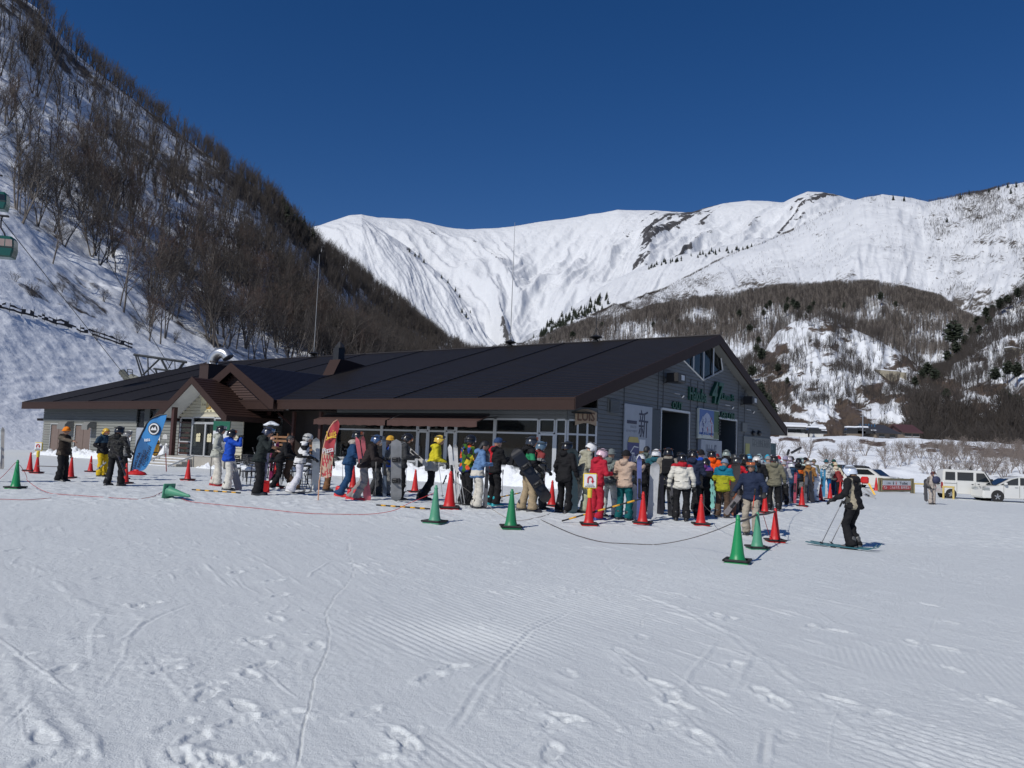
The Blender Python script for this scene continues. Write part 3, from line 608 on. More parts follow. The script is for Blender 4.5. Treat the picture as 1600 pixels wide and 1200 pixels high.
    terrain('river_bank',1000,1800,420,[
        (66,tab((1000,752),(1400,752),(1800,770))),(tab((1000,86),(1800,82)),tab((1000,735),(1300,730),(1400,737),(1600,752),(1800,764))),(tab((1000,104),(1800,98)),tab((1000,716),(1300,712),(1400,716),(1600,725),(1800,736))),
        (tab((1000,128),(1800,122)),[(a,b+5) for a,b in crest]),(tab((1000,136),(1800,130)),crest),(tab((1000,215),(1800,210)),[(a,b-1) for a,b in crest])],260,
        lambda PX,T,X,Y:.55*fbm(X/7,Y/7,4,131)+.5*(ridged(X/11,Y/6,3,132)-.4),cov_b,
        snow_mat('bank_snow',rock=(.115,.07,.042),scrub=(.06,.04,.028),bs=(1.2,.12),fine=(8,.03),rock_scale=1.1,tint=(.83,.86,.90),edge=.2),'snowy river bank with strips of dead brown grass',.5,back=False)
# ---------------------------------------------------------------- trees
def seg3(A,B,ra,rb,nv=3):
    """array of 3-sided tapered sticks; A,B (n,3)"""
    A=np.asarray(A,float);B=np.asarray(B,float);n=len(A); d=B-A; d/=np.linalg.norm(d,axis=1,keepdims=True)+1e-9
    up=np.where(np.abs(d[:,2:3])<.9,np.array([[0,0,1.]]),np.array([[1.,0,0]])); s=np.cross(d,up); s/=np.linalg.norm(s,axis=1,keepdims=True); t=np.cross(s,d)
    V=[]
    for P_,r in ((A,ra),(B,rb)):
        r=np.broadcast_to(np.asarray(r,float),(n,))[:,None]
        for k in range(3): a=2*PI*k/3; V.append(P_+(s*math.cos(a)+t*math.sin(a))*r)
    V=np.stack(V,1).reshape(-1,3); o=np.arange(n)[:,None]*6
    F=np.concatenate([o+np.array([[k,(k+1)%3,3+(k+1)%3,3+k]]) for k in range(3)]); return V,F
def bare(seed,H,stems=2,far=False,spread=1.):
    r=random.Random(seed); tr=[];tw=[]
    def rv(): return np.array([r.gauss(0,1),r.gauss(0,1),r.gauss(0,1)])
    def grow(p,d,ln,rad,lv):
        n=(4,3,2,1)[lv] if not far else (3,2,1,1)[lv]; q=p; pts=[p]
        for k in range(n):
            d=d+rv()*(.07,.16,.22,.25)[lv]+np.array([0,0,(.04,.12,.14,.10)[lv]]); d=d/np.linalg.norm(d); q2=q+d*ln/n
            ra=rad*(1-.75*k/n); rb=rad*(1-.75*(k+1)/n); (tr if lv<2 else tw).append((q,q2,ra,max(rb,.012))); q=q2; pts.append(q)
        if lv==(2 if far else 3): return
        m=((8,5,5),(6,4))[far][lv] if lv<(2 if far else 3) else 0
        for k in range(m):
            t=(.28+.70*(k+r.random())/m) if lv==0 else (.2+.8*(k+r.random())/m); i=min(int(t*n),n-1); f=t*n-i; b=pts[i]*(1-f)+pts[i+1]*f
            s=np.cross(d,rv()); s/=np.linalg.norm(s)+1e-6; nd=d*(1.0 if lv else 1.15)+s*spread*(.75 if lv==0 else .8); nd/=np.linalg.norm(nd)
            grow(b,nd,ln*(.62,.52,.48)[lv]*(1.1-.55*(t if lv==0 else t*.6)),rad*(.40,.45,.55)[lv],lv+1)
    for k in range(stems):
        a=r.random()*2*PI; ls=.0 if stems==1 else .28*spread; grow(np.array([.1*k,0,-.3]),np.array([math.cos(a)*ls,math.sin(a)*ls,1.]),H*r.uniform(.6,.78),H*.0125*(1 if not far else 1.25),0)
    def pack(l):
        a=np.array([x[0] for x in l]);b=np.array([x[1] for x in l]); return seg3(a,b,[x[2] for x in l],[x[3] for x in l])
    return pack(tr),pack(tw)
M_bark=mat('bare_bark',(.125,.11,.10),.85,var=.35,vs=.9,bump=.3,bs=9); M_twig=mat('bare_twigs',(.064,.054,.048),.85,var=.3,vs=.4)
M_twig2=mat('reddish_twigs',(.088,.060,.050),.85,var=.3,vs=.4); M_fir=mat('fir_needles',(.030,.040,.024),.8,var=.45,vs=.8); M_fbark=mat('fir_bark',(.07,.05,.04),.9)
def conifer(seed,H,far=False,pine=False):
    r=random.Random(seed); mb=MB(); tk=MB(); tk.tube([(0,0,-.5),(r.uniform(-.1,.1),0,H*.5),(0,0,H*.97)],[H*.018,H*.012,.02],5,False)
    nl=9 if far else 17
    for i in range(nl):
        z=H*(.14+.84*i/nl) if not pine else H*(.42+.55*i/nl); w=H*(.20*(1-i/nl)+.03) if not pine else H*(.20*math.sin(PI*(.15+.8*i/nl))+.02); nb=5 if far else 9
        for k in range(nb):
            a=r.random()*2*PI; ww=w*r.uniform(.65,1.15); dz=-ww*r.uniform(.1,.5) if not pine else ww*r.uniform(-.1,.3); c,s=math.cos(a),math.sin(a); th=ww*.33
            e=(c*ww,s*ww,z+dz); m=(c*ww*.55,s*ww*.55,z+dz*.35+.05*ww)
            mb.add([(0,0,z),(m[0]-s*th,m[1]+c*th,m[2]-.12*ww),(m[0],m[1],m[2]+.14*ww),(m[0]+s*th,m[1]-c*th,m[2]-.12*ww),e],[(0,1,2),(0,2,3),(1,4,2),(2,4,3)])
            if not far:
                for q in range(3):
                    t=r.uniform(.35,1); b=Vector((c*ww*t,s*ww*t,z+dz*t)); d=Vector((r.gauss(0,1),r.gauss(0,1),r.gauss(-.2,.5)))*ww*.17; n_=Vector((r.gauss(0,1),r.gauss(0,1),r.gauss(0,1)))*ww*.08
                    mb.add([b,b+d+n_,b+d*1.5,b+d-n_],[(0,1,2),(0,2,3)])
    return tk,mb
def combine(protos,P_,S_,A_,which):
    """many small trees written into one mesh"""
    V=[];F=[];o=0
    for i,(v,f) in enumerate(protos):
        s=np.where(which==i)[0]
        if not len(s): continue
        c=np.cos(A_[s])[:,None];n=np.sin(A_[s])[:,None]; k=S_[s][:,None]; x=v[None,:,0]*k;y=v[None,:,1]*k;z=v[None,:,2]*k
        W=np.stack([x*c-y*n+P_[s,0:1],x*n+y*c+P_[s,1:2],z+P_[s,2:3]],-1); m=len(v)
        V.append(W.reshape(-1,3)); F.append((f[None]+(np.arange(len(s))*m)[:,None,None]+o).reshape(-1,f.shape[1])); o+=W.shape[0]*m
    return np.concatenate(V),np.concatenate(F)
def pick(name,dens,n,seed):
    """n random points of a hillside, weighted by dens(px,py,t)"""
    P_,px,py,T=TER[name]; g=np.random.default_rng(seed); w=np.clip(dens(px,py,T),0,None); d=np.hypot(P_[...,0],P_[...,1])
    ga=np.gradient(P_[...,0],axis=1)**2+np.gradient(P_[...,1],axis=1)**2; gb=np.gradient(P_[...,0],axis=0)**2+np.gradient(P_[...,1],axis=0)**2
    w=w*np.sqrt(ga*gb)      # per square metre of ground
    w=(w/w.sum()).ravel(); ix=g.choice(w.size,n,p=w,replace=True); i,j=np.unravel_index(ix,px.shape)
    i2=np.clip(i+1,0,px.shape[0]-1); j2=np.clip(j+1,0,px.shape[1]-1); a=g.random(n)[:,None]; b=g.random(n)[:,None]
    return P_[i,j]*(1-a)*(1-b)+P_[i2,j]*a*(1-b)+P_[i,j2]*(1-a)*b+P_[i2,j2]*a*b, px[i,j],py[i,j]
def blades(seed,H):
    """very small distant bare tree: trunk and limbs as slim triangles"""
    r=random.Random(seed); V=[];F=[]
    def bl(a,b,w):
        d=b-a; n=np.cross(d,np.array([r.gauss(0,1),r.gauss(0,1),.2])); n/=np.linalg.norm(n)+1e-9; o=len(V); V.extend([a-n*w,a+n*w,b]); F.append((o,o+1,o+2))
    for st in range(r.choice((1,1,2))):
        b=np.array([r.gauss(0,.4)*st,r.gauss(0,.4)*st,-.3]); t=b+np.array([r.gauss(0,.6),r.gauss(0,.6),H*r.uniform(.85,1)]); bl(b,t,.16); bl(b,t,.16)
        for k in range(13):
            f=.25+.65*k/13; p=b*(1-f)+t*f; a=r.random()*6.28; l=H*.34*(1.15-f); q=p+np.array([math.cos(a)*l*.55,math.sin(a)*l*.55,l]); bl(p,q,.075)
            m=p*.5+q*.5; q2=m+np.array([r.gauss(0,.4),r.gauss(0,.4),.6])*l*.6; bl(m,q2,.05)
    return np.array(V),np.array(F)
def build_trees():
    # protos
    near=[];T_tr=[]
    for k in range(9):
        (tv,tf),(wv,wf)=bare(100+k,10,stems=(1,2,3,2,1,4,2,3,1)[k],spread=(.8,.9,1.,.7,.9,1.1,.8,.9,.6)[k])
        a=np_mesh('trunk',tv,tf,smooth=True); b=np_mesh('crown',wv,wf); near.append((a,b))
    farp=[]
    for k in range(10):
        (tv,tf),(wv,wf)=bare(300+k,10,stems=(1,1,2,2,1,3,1,2,1,1)[k],far=True,spread=(.6,.5,.7,.8,.5,.9,.6,.6,.4,.6)[k]); farp.append((np.concatenate([tv,wv]),np.concatenate([tf,wf+len(tv)])))
    vf=[blades(900+k,10) for k in range(12)]
    # left hillside
    def dl(px,py,T):
        rl=np.interp(px,*zip(*ridge_left)); top=py-rl
        edge=S((px-(-60)+(420-py)*.9)/140) if False else 1
        lim=np.interp(px,[-500,0,60,120,200,260,330,420,800],[330,340,400,470,530,552,575,590,640])
        k=S((lim-py)/40)*(T>.28); k=k*(.30+1.2*np.exp(-(top/130)**2)+.40*S((px-330)/160)+.35*S((px-190)/150)); k=k*(.5+1.0*S(fbm(px/55,py/45,3,141)*2+.5)); return k*(px>-330)
    P_,px,py=pick('left_hillside',dl,6000,5); d=np.hypot(P_[:,0],P_[:,1]); g=np.random.default_rng(8); tp=py-np.interp(px,*zip(*ridge_left)); Hh=g.uniform(8,13,len(d))+g.uniform(2,8,len(d))*S((tp-40)/120)
    infr=(px>-30)&(px<760); app=np.where(infr,Hh/d,0); order=np.argsort(-app); top=order[:220]; rest=order[220:]
    kinds=[]
    for n,i in enumerate(top):
        k=n%9; a,b=near[k]; high=py[i]-np.interp(px[i],*zip(*ridge_left))<90; dn='left_low' if py[i]>430 else 'mid'
        red=g.random()<.3
        lab=('bare brown tree standing high near the skyline of the left hillside' if high else 'bare leafless tree rooted low on the snowy left hillside above the ski run' if py[i]>430 else 'bare leafless tree halfway up the snowy left hillside')
        if red: lab=lab.replace('bare ','reddish bare ',1)
        e=empty('bare_tree',P_[i],g.random()*6.28,lab,'tree','bare trees on the left hillside'); s=Hh[i]/10; e.scale=(s,s,s)
        e.rotation_euler[1]=g.normal(0,.06); e.rotation_euler[0]=g.normal(0,.06)
        link('trunk',a,e,[M_bark]); link('crown',b,e,[M_twig2 if red else M_twig])
    V,F=combine(farp,P_[rest],Hh[rest]/10,g.random(len(rest))*6.28,g.integers(0,10,len(rest)))
    me=np_mesh('bare_trees',V,F); me.materials.append(M_twig); tag(link('bare_trees',me),'mass of smaller bare trees covering the left hillside','woods',kind='stuff')
    # brush on left hillside
    # woods on the other slopes
    M_pale=mat('pale_grey_trunks',(.19,.165,.145),.85,var=.3,vs=.3)
    def wood(name,ter,dens,n,h,seed,label,m=M_twig,thin=1.,pale=0):
        if pale: wood(name,ter,dens,int(n*pale),h,seed+50,label+', the paler trunks',M_pale); n=int(n*(1-pale))
        P_,px,py=pick(ter,dens,n,seed); g=np.random.default_rng(seed); H=g.uniform(*h,n)/10
        V,F=combine(vf if ter!='right_valley_slope' else farp,P_,H,g.random(n)*6.28,g.integers(0,10,n)); me=np_mesh(name,V,F); me.materials.append(m); tag(link(name,me),label,'woods',kind='stuff')
    wood('bare_woods','wooded_hill',lambda px,py,T:(.25+S(fbm(px/60,py/25,3,151)*2+.6))*(T>.25)*(.35+S((545-py)/25)+.4*S((px-1250)/80)),21000,(9,16),21,'grey brown leafless forest over the middle hill',pale=.4)
    wood('mountain_brush','white_mountain',lambda px,py,T:(.15+S(fbm(px/50,py/30,3,161)*2+.2))*(T>.2)*(.25+1.0*S((py-420)/60)+3.2*S((py-432)/30)+4.2*S((px-1440)/30)*S((400-py)/60+.4)+5*S((T-.965)/.02)*(px<1240)),44000,(4.,8),22,'sparse leafless brush dotting the white mountain')
    wood('slope_brush','right_valley_slope',lambda px,py,T:(.2+S(fbm(px/40,py/25,3,171)*2+.2)+.8*S((px-1400)/60))*(T>.04),6500,(3.5,9),23,'bare brush and saplings over the slope across the river')
    # belt of tall bare trees at the right edge, behind the bank
    P_,px,py=pick('right_valley_slope',lambda px,py,T:(T<.16)*S((px-1395)/60)*(px<1720),560,31); g=np.random.default_rng(32); d=np.hypot(P_[:,0],P_[:,1])
    ok=np.argsort(d)
    for n,i in enumerate(ok[:80]):
        k=n%9; e=empty('bare_tree',P_[i],g.random()*6.28,'tall bare tree in the dense brown belt behind the right river bank','tree','tall bare trees behind the river bank'); s=g.uniform(.95,1.45); e.scale=(s*.8,s*.8,s)
        link('trunk',near[k][0],e,[M_twig if n%4 else M_bark]); link('crown',near[k][1],e,[M_twig])
    r_=ok[80:]; V,F=combine(farp,P_[r_],g.uniform(1.,1.5,len(r_)),g.random(len(r_))*6.28,g.integers(0,10,len(r_))); me=np_mesh('tree_belt',V,F); me.materials.append(M_twig); tag(link('tree_belt',me),'thicket of bare trees deep in the brown belt at the right','woods',kind='stuff')
    # shrubs on the river bank
    shr=[]
    for k in range(5):
        (tv,tf),(wv,wf)=bare(500+k,3,stems=5,spread=1.5,far=True); a=np_mesh('stems',tv*np.array([1,1,1]),tf); b=np_mesh('twigs',wv,wf); shr.append((a,b))
    P_,px,py=pick('river_bank',lambda px,py,T:(py>704)*(py<748)*(px>1205)*(px<1640)*(.3+S((px-1400)/100)),150,41); Ms=mat('shrub_twigs',(.24,.20,.175),.85,var=.3)
    sides=[(1230,1300,'left'),(1300,1400,'middle')]
    for n in range(150):
        k=n%5; s=g.uniform(.35,.85); zone='behind the queue' if px[n]<1320 else 'behind the white cars' if px[n]<1480 else 'above the white vans'
        e=empty('bare_shrub',P_[n]+np.array([0,0,.05]),g.random()*6.28,'leafless twiggy shrub in the snow bank '+zone,'shrub','leafless shrubs on the river bank'); e.scale=(s,s,s); link('stems',shr[k][0],e,[Ms]); link('twigs',shr[k][1],e,[Ms])
    # a few shrubs low on the left hill
    for n,(x,y,d_,s) in enumerate([(52,465,165,1.0),(25,440,170,.6),(150,530,170,.8),(120,480,175,.7),(185,535,165,.7),(160,470,180,.9),(215,520,172,.9),(235,510,175,1.1),(270,535,172,1.),(95,455,178,.7)]):
        k=n%5; P0=snap('left_hillside',x,y); e=empty('bare_shrub',P0,g.random()*6,'low leafless shrub beside the ski run on the left slope','shrub','shrubs at the foot of the left hillside'); s*=1.2; e.scale=(s,s,s); link('stems',shr[k][0],e,[M_twig]); link('twigs',shr[k][1],e,[M_twig])
    # conifers
    cm=[]
    for k in range(4):
        t,b=conifer(700+k,10,pine=k>=2); cm.append((t.mesh('trunk',True,normals=False),b.mesh('crown',normals=False)))
    spots=[]
    def fir(ter,x,y,h,lab,grp,kind=None):
        P0=snap(ter,x,y); k=random.choice((0,1)) if kind is None else kind; e=empty('fir_tree' if k<2 else 'pine_tree',P0,random.random()*6,lab,'tree',grp); s=h/10; w=random.uniform(.85,1.15); e.scale=(s*w,s*w,s); link('trunk',cm[k][0],e,[M_fbark]); link('crown',cm[k][1],e,[M_fir])
    for x,y,h in ((440,338,13),(447,348,14),(455,355,12),(462,362,12),(470,370,11),(478,378,12),(486,388,15),(493,394,13),(450,345,10),(473,366,13)): fir('left_hillside',x,y+8,h,'dark evergreen tree on the skyline at the end of the left hill','evergreens ending the left hill',1)
    g1='firs on the far snow ridge'
    for k in range(92):
        t=random.random(); x=838+104*t+random.gauss(0,7); y=528-64*t+random.uniform(-2,16)*(.4+t*.6); fir('snow_ridge_with_firs',x,y,random.uniform(20,33),'dark fir in the diagonal stand on the far snow ridge',g1)
    for k in range(46):
        x=1010+170*random.random(); y=np.interp(x,[1000,1100,1180],[418,394,384])+random.uniform(1,7); fir('snow_ridge_with_firs',x,y,random.uniform(13,20),'dark fir along the crest of the far side ridge','firs along the far crest')
    for x,y in ((640,392),(648,398),(655,400),(662,408),(690,432),(700,440),(712,452),(720,462),(735,488),(722,486),(728,494)): fir('snow_spur_beyond_hill',x,y+3,random.uniform(18,28),'dark fir on the bright spur beyond the left hill','firs on the bright spur')
    g2='pines on the wooded hill'
    for x,y in [(1190+random.uniform(0,90),482+random.uniform(0,26)) for _ in range(13)]+[(1155,505),(1310,482),(1320,490),(1375,478),(1400,488),(1170,530),(1185,545),(870,545),(860,540),(895,538),(940,520),(1020,520),(1060,515)]: fir('wooded_hill',x,y,random.uniform(9,15),'dark pine rising above the bare forest of the middle hill',g2,random.choice((2,3)))
    g3='pines on the slope across the river'
    for x,y,h in [(1180,560,14),(1190,575,15),(1175,600,13),(1188,640,14),(1196,660,13),(1205,672,12),(1230,610,8),(1215,590,10),(1450,600,14),(1440,606,12),(1460,608,12),(1555,608,10),(1575,602,11),(1590,606,11),(1480,575,13),(1490,560,13),(1500,545,14),(1510,530,13),(1525,520,14),(1540,505,13),(1550,500,12),(1563,495,14),(1575,485,12),(1590,476,13),(1530,535,13),(1545,520,12),(1430,615,10),(1570,650,10),(1590,660,10),(1480,640,9)]: fir('right_valley_slope',x,y,h*.72,'dark pine on the brushy slope across the river',g3,random.choice((2,3,2)))
    fir('wooded_hill',1490,560,26,'round olive green pine standing alone right of the far concrete wall',None,2)
    for x,y in [(1500,308),(1515,302),(1545,298),(1560,294),(1575,291),(1588,290),(1480,345),(1395,310),(1412,312),(1580,300)]: fir('white_mountain',x,y+3,random.uniform(12,18),'tiny dark conifer on the crest of the white mountain','conifers on the white mountain crest')
def snap(ter,x,y):
    P_,px,py,T=TER[ter]; m=(px-x)**2+(py-y)**2; k=np.argmin(m); return P_.reshape(-1,3)[k]
# ---------------------------------------------------------------- the lift station (local frame: X right along the eave, Y back, Z up)
TH=R_(36.02); BA=np.array([2.88,37,0.]); bX=np.array([math.cos(TH),-math.sin(TH),0]); bY=np.array([math.sin(TH),math.cos(TH),0])
def loc(P_): return np.array([(P_-BA)@bX,(P_-BA)@bY,P_[2]])
def W(l): return BA+bX*l[0]+bY*l[1]+np.array([0,0,l[2]])
def fac(px,py,Y):   # pixel -> (x,z) on the plane Y
    r=ray(px,py); t=((BA+bY*Y-EYE)@bY)/(r@bY); l=loc(EYE+r*t); return l[0],l[2]
def gab(px,py,X):   # pixel -> (y,z) on the plane X
    r=ray(px,py); t=((BA+bX*X-EYE)@bX)/(r@bX); l=loc(EYE+r*t); return l[1],l[2]
ZE=4.2; ZR=9.336; YR=16.74; YB=30.; XL=-53.7; RT=.54
def zroof(y): return ZE+(ZR-ZE)*y/YR if y<=YR else ZR+(ZE-ZR)*(y-YR)/(YB-YR)
M_roof=None
def roof_mat(name,c,axis=1,per=.30,spec=.5,rough=.42):
    m,nt,p=nodes(name); p.inputs['Roughness'].default_value=rough; p.inputs['Specular IOR Level'].default_value=spec
    tc=N(nt,'ShaderNodeTexCoord'); n=N(nt,'ShaderNodeTexNoise',i_Scale=.8,i_Detail=5.); L(nt,tc.outputs['Object'],n.inputs['Vector'])
    mp=N(nt,'ShaderNodeMapping'); mp.inputs['Scale'].default_value=(1.2,.25,1); n3=N(nt,'ShaderNodeTexNoise',i_Scale=7.,i_Detail=4.); L(nt,tc.outputs['Object'],mp.inputs[0]); L(nt,mp.outputs[0],n3.inputs['Vector'])
    a=N(nt,'ShaderNodeMath',operation='ADD'); L(nt,n.outputs['Fac'],a.inputs[0]); L(nt,n3.outputs['Fac'],a.inputs[1]); h=N(nt,'ShaderNodeMath',operation='MULTIPLY'); L(nt,a.outputs[0],h.inputs[0]); h.inputs[1].default_value=.5
    mx=N(nt,'ShaderNodeMix',data_type='RGBA'); mx.inputs[6].default_value=c4([v*.6 for v in c]); mx.inputs[7].default_value=c4([v*1.5 for v in c]); L(nt,h.outputs[0],mx.inputs[0]); L(nt,mx.outputs[2],p.inputs['Base Color']); return m
M_roof=roof_mat('roof_tiles_dark',(.0135,.0115,.0115),spec=.22,rough=.5); M_roofb=roof_mat('roof_tiles_blueblack',(.014,.015,.026),spec=.18,rough=.55); M_roofr=roof_mat('roof_tiles_brown',(.030,.016,.013),spec=.18,rough=.55)
M_fascia=mat('fascia_brown',(.040,.023,.019),.6,var=.15,spec=.2); M_soffit=mat('soffit_grey',(.20,.20,.19),.8); M_wsoff=mat('soffit_white',(.62,.63,.62),.7); M_ridge=mat('roof_ribs',(.02,.017,.018),.5)
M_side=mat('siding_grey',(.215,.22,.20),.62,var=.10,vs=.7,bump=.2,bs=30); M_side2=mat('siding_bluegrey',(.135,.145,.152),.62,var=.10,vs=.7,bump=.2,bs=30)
M_eave_shade=mat('siding_eave_shade',(.10,.11,.11),.6); M_alu=mat('window_aluminium',(.52,.535,.55),.4,.3,var=.05); M_dark=mat('dark_interior',(.012,.012,.013),.9); M_conc=mat('concrete',(.36,.34,.30),.9,var=.25,vs=2.2,bump=.5,bs=18)
M_door=mat('door_brown',(.17,.125,.105),.55); M_green=mat('sign_green',(.004,.075,.045),.45); M_bluewall=mat('reveal_blue',(.045,.06,.075),.6); M_black=mat('black_metal',(.02,.02,.022),.5)
M_wood=mat('pallet_wood',(.23,.115,.055),.8,var=.4,vs=3,bump=.4,bs=30); M_steel=mat('brushed_steel',(.55,.56,.57),.32,.85,var=.08); M_cream=mat('cream_sign',(.62,.57,.38),.6); M_white=mat('white_paint',(.72,.73,.74),.5); M_wh2=mat('bluish_white_panel',(.34,.37,.42),.5)
def glassm():
    m,nt,p=nodes('window_glass'); p.inputs['Base Color'].default_value=(.015,.018,.02,1); p.inputs['Roughness'].default_value=.06; p.inputs['Specular IOR Level'].default_value=.6
    t=N(nt,'ShaderNodeBsdfTransparent'); t.inputs[0].default_value=(.75,.8,.8,1); x=N(nt,'ShaderNodeMixShader'); x.inputs[0].default_value=.45; L(nt,t.outputs[0],x.inputs[2]); L(nt,p.outputs[0],x.inputs[1]); L(nt,x.outputs[0],nt.nodes['Material Output'].inputs[0]); return m
M_glass=glassm()
def siding(mb,spans,z0,z1,f,st=.205):
    """lapped boards: spans(z)->[(a,b)], f(a,t,z) with t the distance out of the wall"""
    z=z0; gp=.035
    while z<z1-.02:
        for a,b in spans(z+st*.5):
            if b-a>.05: mb.add([f(a,.0,z-.03),f(b,.0,z-.03),f(b,.0,z+.01),f(a,.0,z+.01)],[(0,1,2,3)]); mb.add([f(a,.055,z),f(b,.055,z),f(b,.03,z+st-gp),f(a,.03,z+st-gp),f(a,-.02,z),f(b,-.02,z),f(b,-.02,z+st-gp),f(a,-.02,z+st-gp)],[(0,1,2,3),(4,7,6,5),(0,4,5,1),(3,2,6,7),(0,3,7,4),(1,5,6,2)])
        z+=st
def cut(a,b,holes,z):
    out=[(a,b)]
    for h0,h1,hz0,hz1 in holes:
        if hz0<z<hz1:
            o2=[]
            for p,q in out:
                if h0>=q or h1<=p: o2.append((p,q)); continue
                if h0>p: o2.append((p,h0))
                if h1<q: o2.append((h1,q))
            out=o2
    return out
def tiles(mb,poly_x,y0,y1,zf,st=.42,th=.03):
    """overlapping courses on a roof slope: poly_x(y)->(x0,x1)"""
    y=y0
    n=int(round(abs(y1-y0)/st)); s=(y1-y0)/n
    for i in range(n):
        a=y0+i*s; b=a+s; xa=poly_x(a); xb=poly_x(b)
        mb.add([(xa[0],a,zf(a)+th),(xa[1],a,zf(a)+th),(xb[1],b,zf(b)+.004),(xb[0],b,zf(b)+.004),(xa[0],a,zf(a)),(xa[1],a,zf(a))],[(0,1,2,3),(4,5,1,0)])
def marks(par,m,f,a0,a1,b0,b1,n,seed,w=.014):
    """writing too small to read in the photograph: one little cluster of strokes per character"""
    r=random.Random(seed); q=MB(); c=(a1-a0)/n; h=b1-b0
    for i in range(n):
        x=a0+c*(i+.12); cw=c*.72
        q.extr([(x,b0),(x+w,b0),(x+w,b1),(x,b1)],0,.004,f)
        for k in range(3):
            z=b0+h*r.choice((.05,.3,.5,.75,.92)); q.extr([(x,z-w*.5),(x+cw*r.uniform(.5,1),z-w*.5),(x+cw*r.uniform(.5,1),z+w*.5),(x,z+w*.5)],.001+k*.002,.005+k*.002,f)
        if r.random()<.6: q.extr([(x+cw-w,b0),(x+cw,b0),(x+cw,b0+h*r.uniform(.5,1)),(x+cw-w,b0+h*.5)],.0,.0045,f)
    return q.build('small_lettering',m,par)
def building():
    e=empty('lift_station',BA,-TH,'long low grey sided lift station with a dark gabled roof behind the queue','building')
    # --- main roof
    r=MB(); full=lambda y:(XL,0.); zf=zroof
    tiles(r,full,0,YR,zf); tiles(r,lambda y:(XL,0.),YB,YR,zf)
    f=lambda a,b,t:(t,a,b)
    r.extr([(0,ZE-.004),(YR,ZR-.004),(YB,ZE-.004),(YB,ZE-.12),(YR,ZR-.14),(0,ZE-.12)],XL+.02,-.02,f)
    roof=r.build('roof',M_roof,e)
    s=MB(); s.extr([(.03,ZE-RT+.03),(YR,ZR-RT),(YB-.03,ZE-RT+.03),(YB-.03,ZE-RT+.07),(YR,ZR-RT+.05),(.03,ZE-RT+.07)],XL+.1,-.1,f); s.build('soffit',M_soffit,roof)
    fa=MB(); fa.box(XL,0,-.05,.0,ZE-RT,ZE+.02); fa.box(XL,0,-.062,-.05,ZE-.06,ZE+.035)
    for x in (-.03,XL-.03):
        fa.extr([(-.05,ZE-RT),(YR,ZR-RT-.02),(YR,ZR+.05),(-.05,ZE+.045)],x,x+.06,f); fa.extr([(YB+.05,ZE-RT),(YR+.002,ZR-RT-.02),(YR+.002,ZR+.05),(YB+.05,ZE+.045)],x,x+.06,f)
    fa.box(XL,0,YB,YB+.05,ZE-RT,ZE+.02)
    fa.build('fascia',M_fascia,roof)
    rb=MB(); rb.tube([(XL,YR,ZR+.03),(0,YR,ZR+.03)],.07,6)
    for x in (-5.6,-11.3,-17.,-24.5,-31.,-37.,-43,-48.5):
        rb.box(x-.02,x+.02,.0,.02,ZE,ZE+.08); rb.add([(x-.02,0,ZE+.03),(x+.02,0,ZE+.03),(x+.02,YR,ZR+.03),(x-.02,YR,ZR+.03),(x-.02,0,ZE+.085),(x+.02,0,ZE+.085),(x+.02,YR,ZR+.085),(x-.02,YR,ZR+.085)],[(0,1,2,3),(4,7,6,5),(0,4,5,1),(2,6,7,3),(0,3,7,4),(1,5,6,2)])
    rb.build('roof_ribs',M_ridge,roof)
    # lightning rods and vents
    for n,(px,py,tx,ty) in enumerate(((490,556,500,395),(797,541,803,345),(931,531,933,482))):
        q=loc(hor(px,py,1)); # ridge position
        X_=np.linspace(XL,0,600); pp=[proj(W((x,YR,ZR)))[0] for x in X_]; x=float(np.interp(px,pp,X_)); y=YR
        w=W((x,y,ZR)); sc_=w[1]/FPX; h=abs(py-ty)*sc_*1.02
        m=MB(); m.lathe([(.22,0),(.24,.12),(.10,.2),(.42,.32),(.46,.36),(.10,.5),(.08,.55)],10,Matrix.Translation((x,y,ZR-.02)))
        for k in range(3): a=k*2.1; m.tube([(x+.36*math.cos(a),y+.36*math.sin(a),ZR+.34),(x,y,ZR+1.05)],.02,4)
        rd=MB(); rd.tube([(x,y,ZR+.4),(x,y,ZR+h*.5),(x,y,ZR+h)],[.034,.026,.014],6)
        o=m.build('rod_base',M_black,e); rd.build('lightning_rod',mat('rod_grey',(.30,.31,.32),.5) if n<2 else M_black,o)
    v=MB(); vx,vy=-25.2,8.6; z0=zroof(vy); v.extr([(vy-1.0,z0-.35),(vy-.35,z0+.9),(vy+.35,z0+.9),(vy+2.2,zroof(vy+2.2)+.02)],vx-.55,vx+.55,lambda a,b,t:(t,a,b)); vb=v.build('vent_housing',M_fascia,e)
    v=MB(); v.box(vx-.28,vx+.28,vy-.33,vy+.25,z0+.85,z0+1.75); v.lathe([(.36,0),(.36,.1),(.16,.35),(.05,.5)],10,Matrix.Translation((vx,vy,z0+1.75))); v.build('vent_stack',M_black,vb)
    # chimney box with bent steel duct
    n_=np.cross(bX,bY*YR+np.array([0,0,ZR-ZE])); n_/=np.linalg.norm(n_); rr=ray(321,592); t=((W((0,0,ZE))-EYE)@n_)/(rr@n_); c=loc(EYE+rr*t); cx,cy=c[0],c[1]; cz=c[2]
    k=W((cx,cy,cz))[1]/FPX; bw=28*k; b=MB(); b.box(cx-bw*.42,cx+bw*.42,cy-.2,cy+1.5,cz-.9,cz+22*k); b.box(cx-bw*.45,cx+bw*.45,cy-.25,cy+1.55,cz+22*k,cz+23.5*k); ch=b.build('chimney_box',mat('chimney_brown',(.045,.026,.021),.6,bump=.4,bs=8),e)
    d=MB(); tz=cz+22*k; R0=15*k; rad=8.5*k; pts=[(cx-.1,cy+.6,tz-.1),(cx-.1,cy+.6,tz+5*k)]
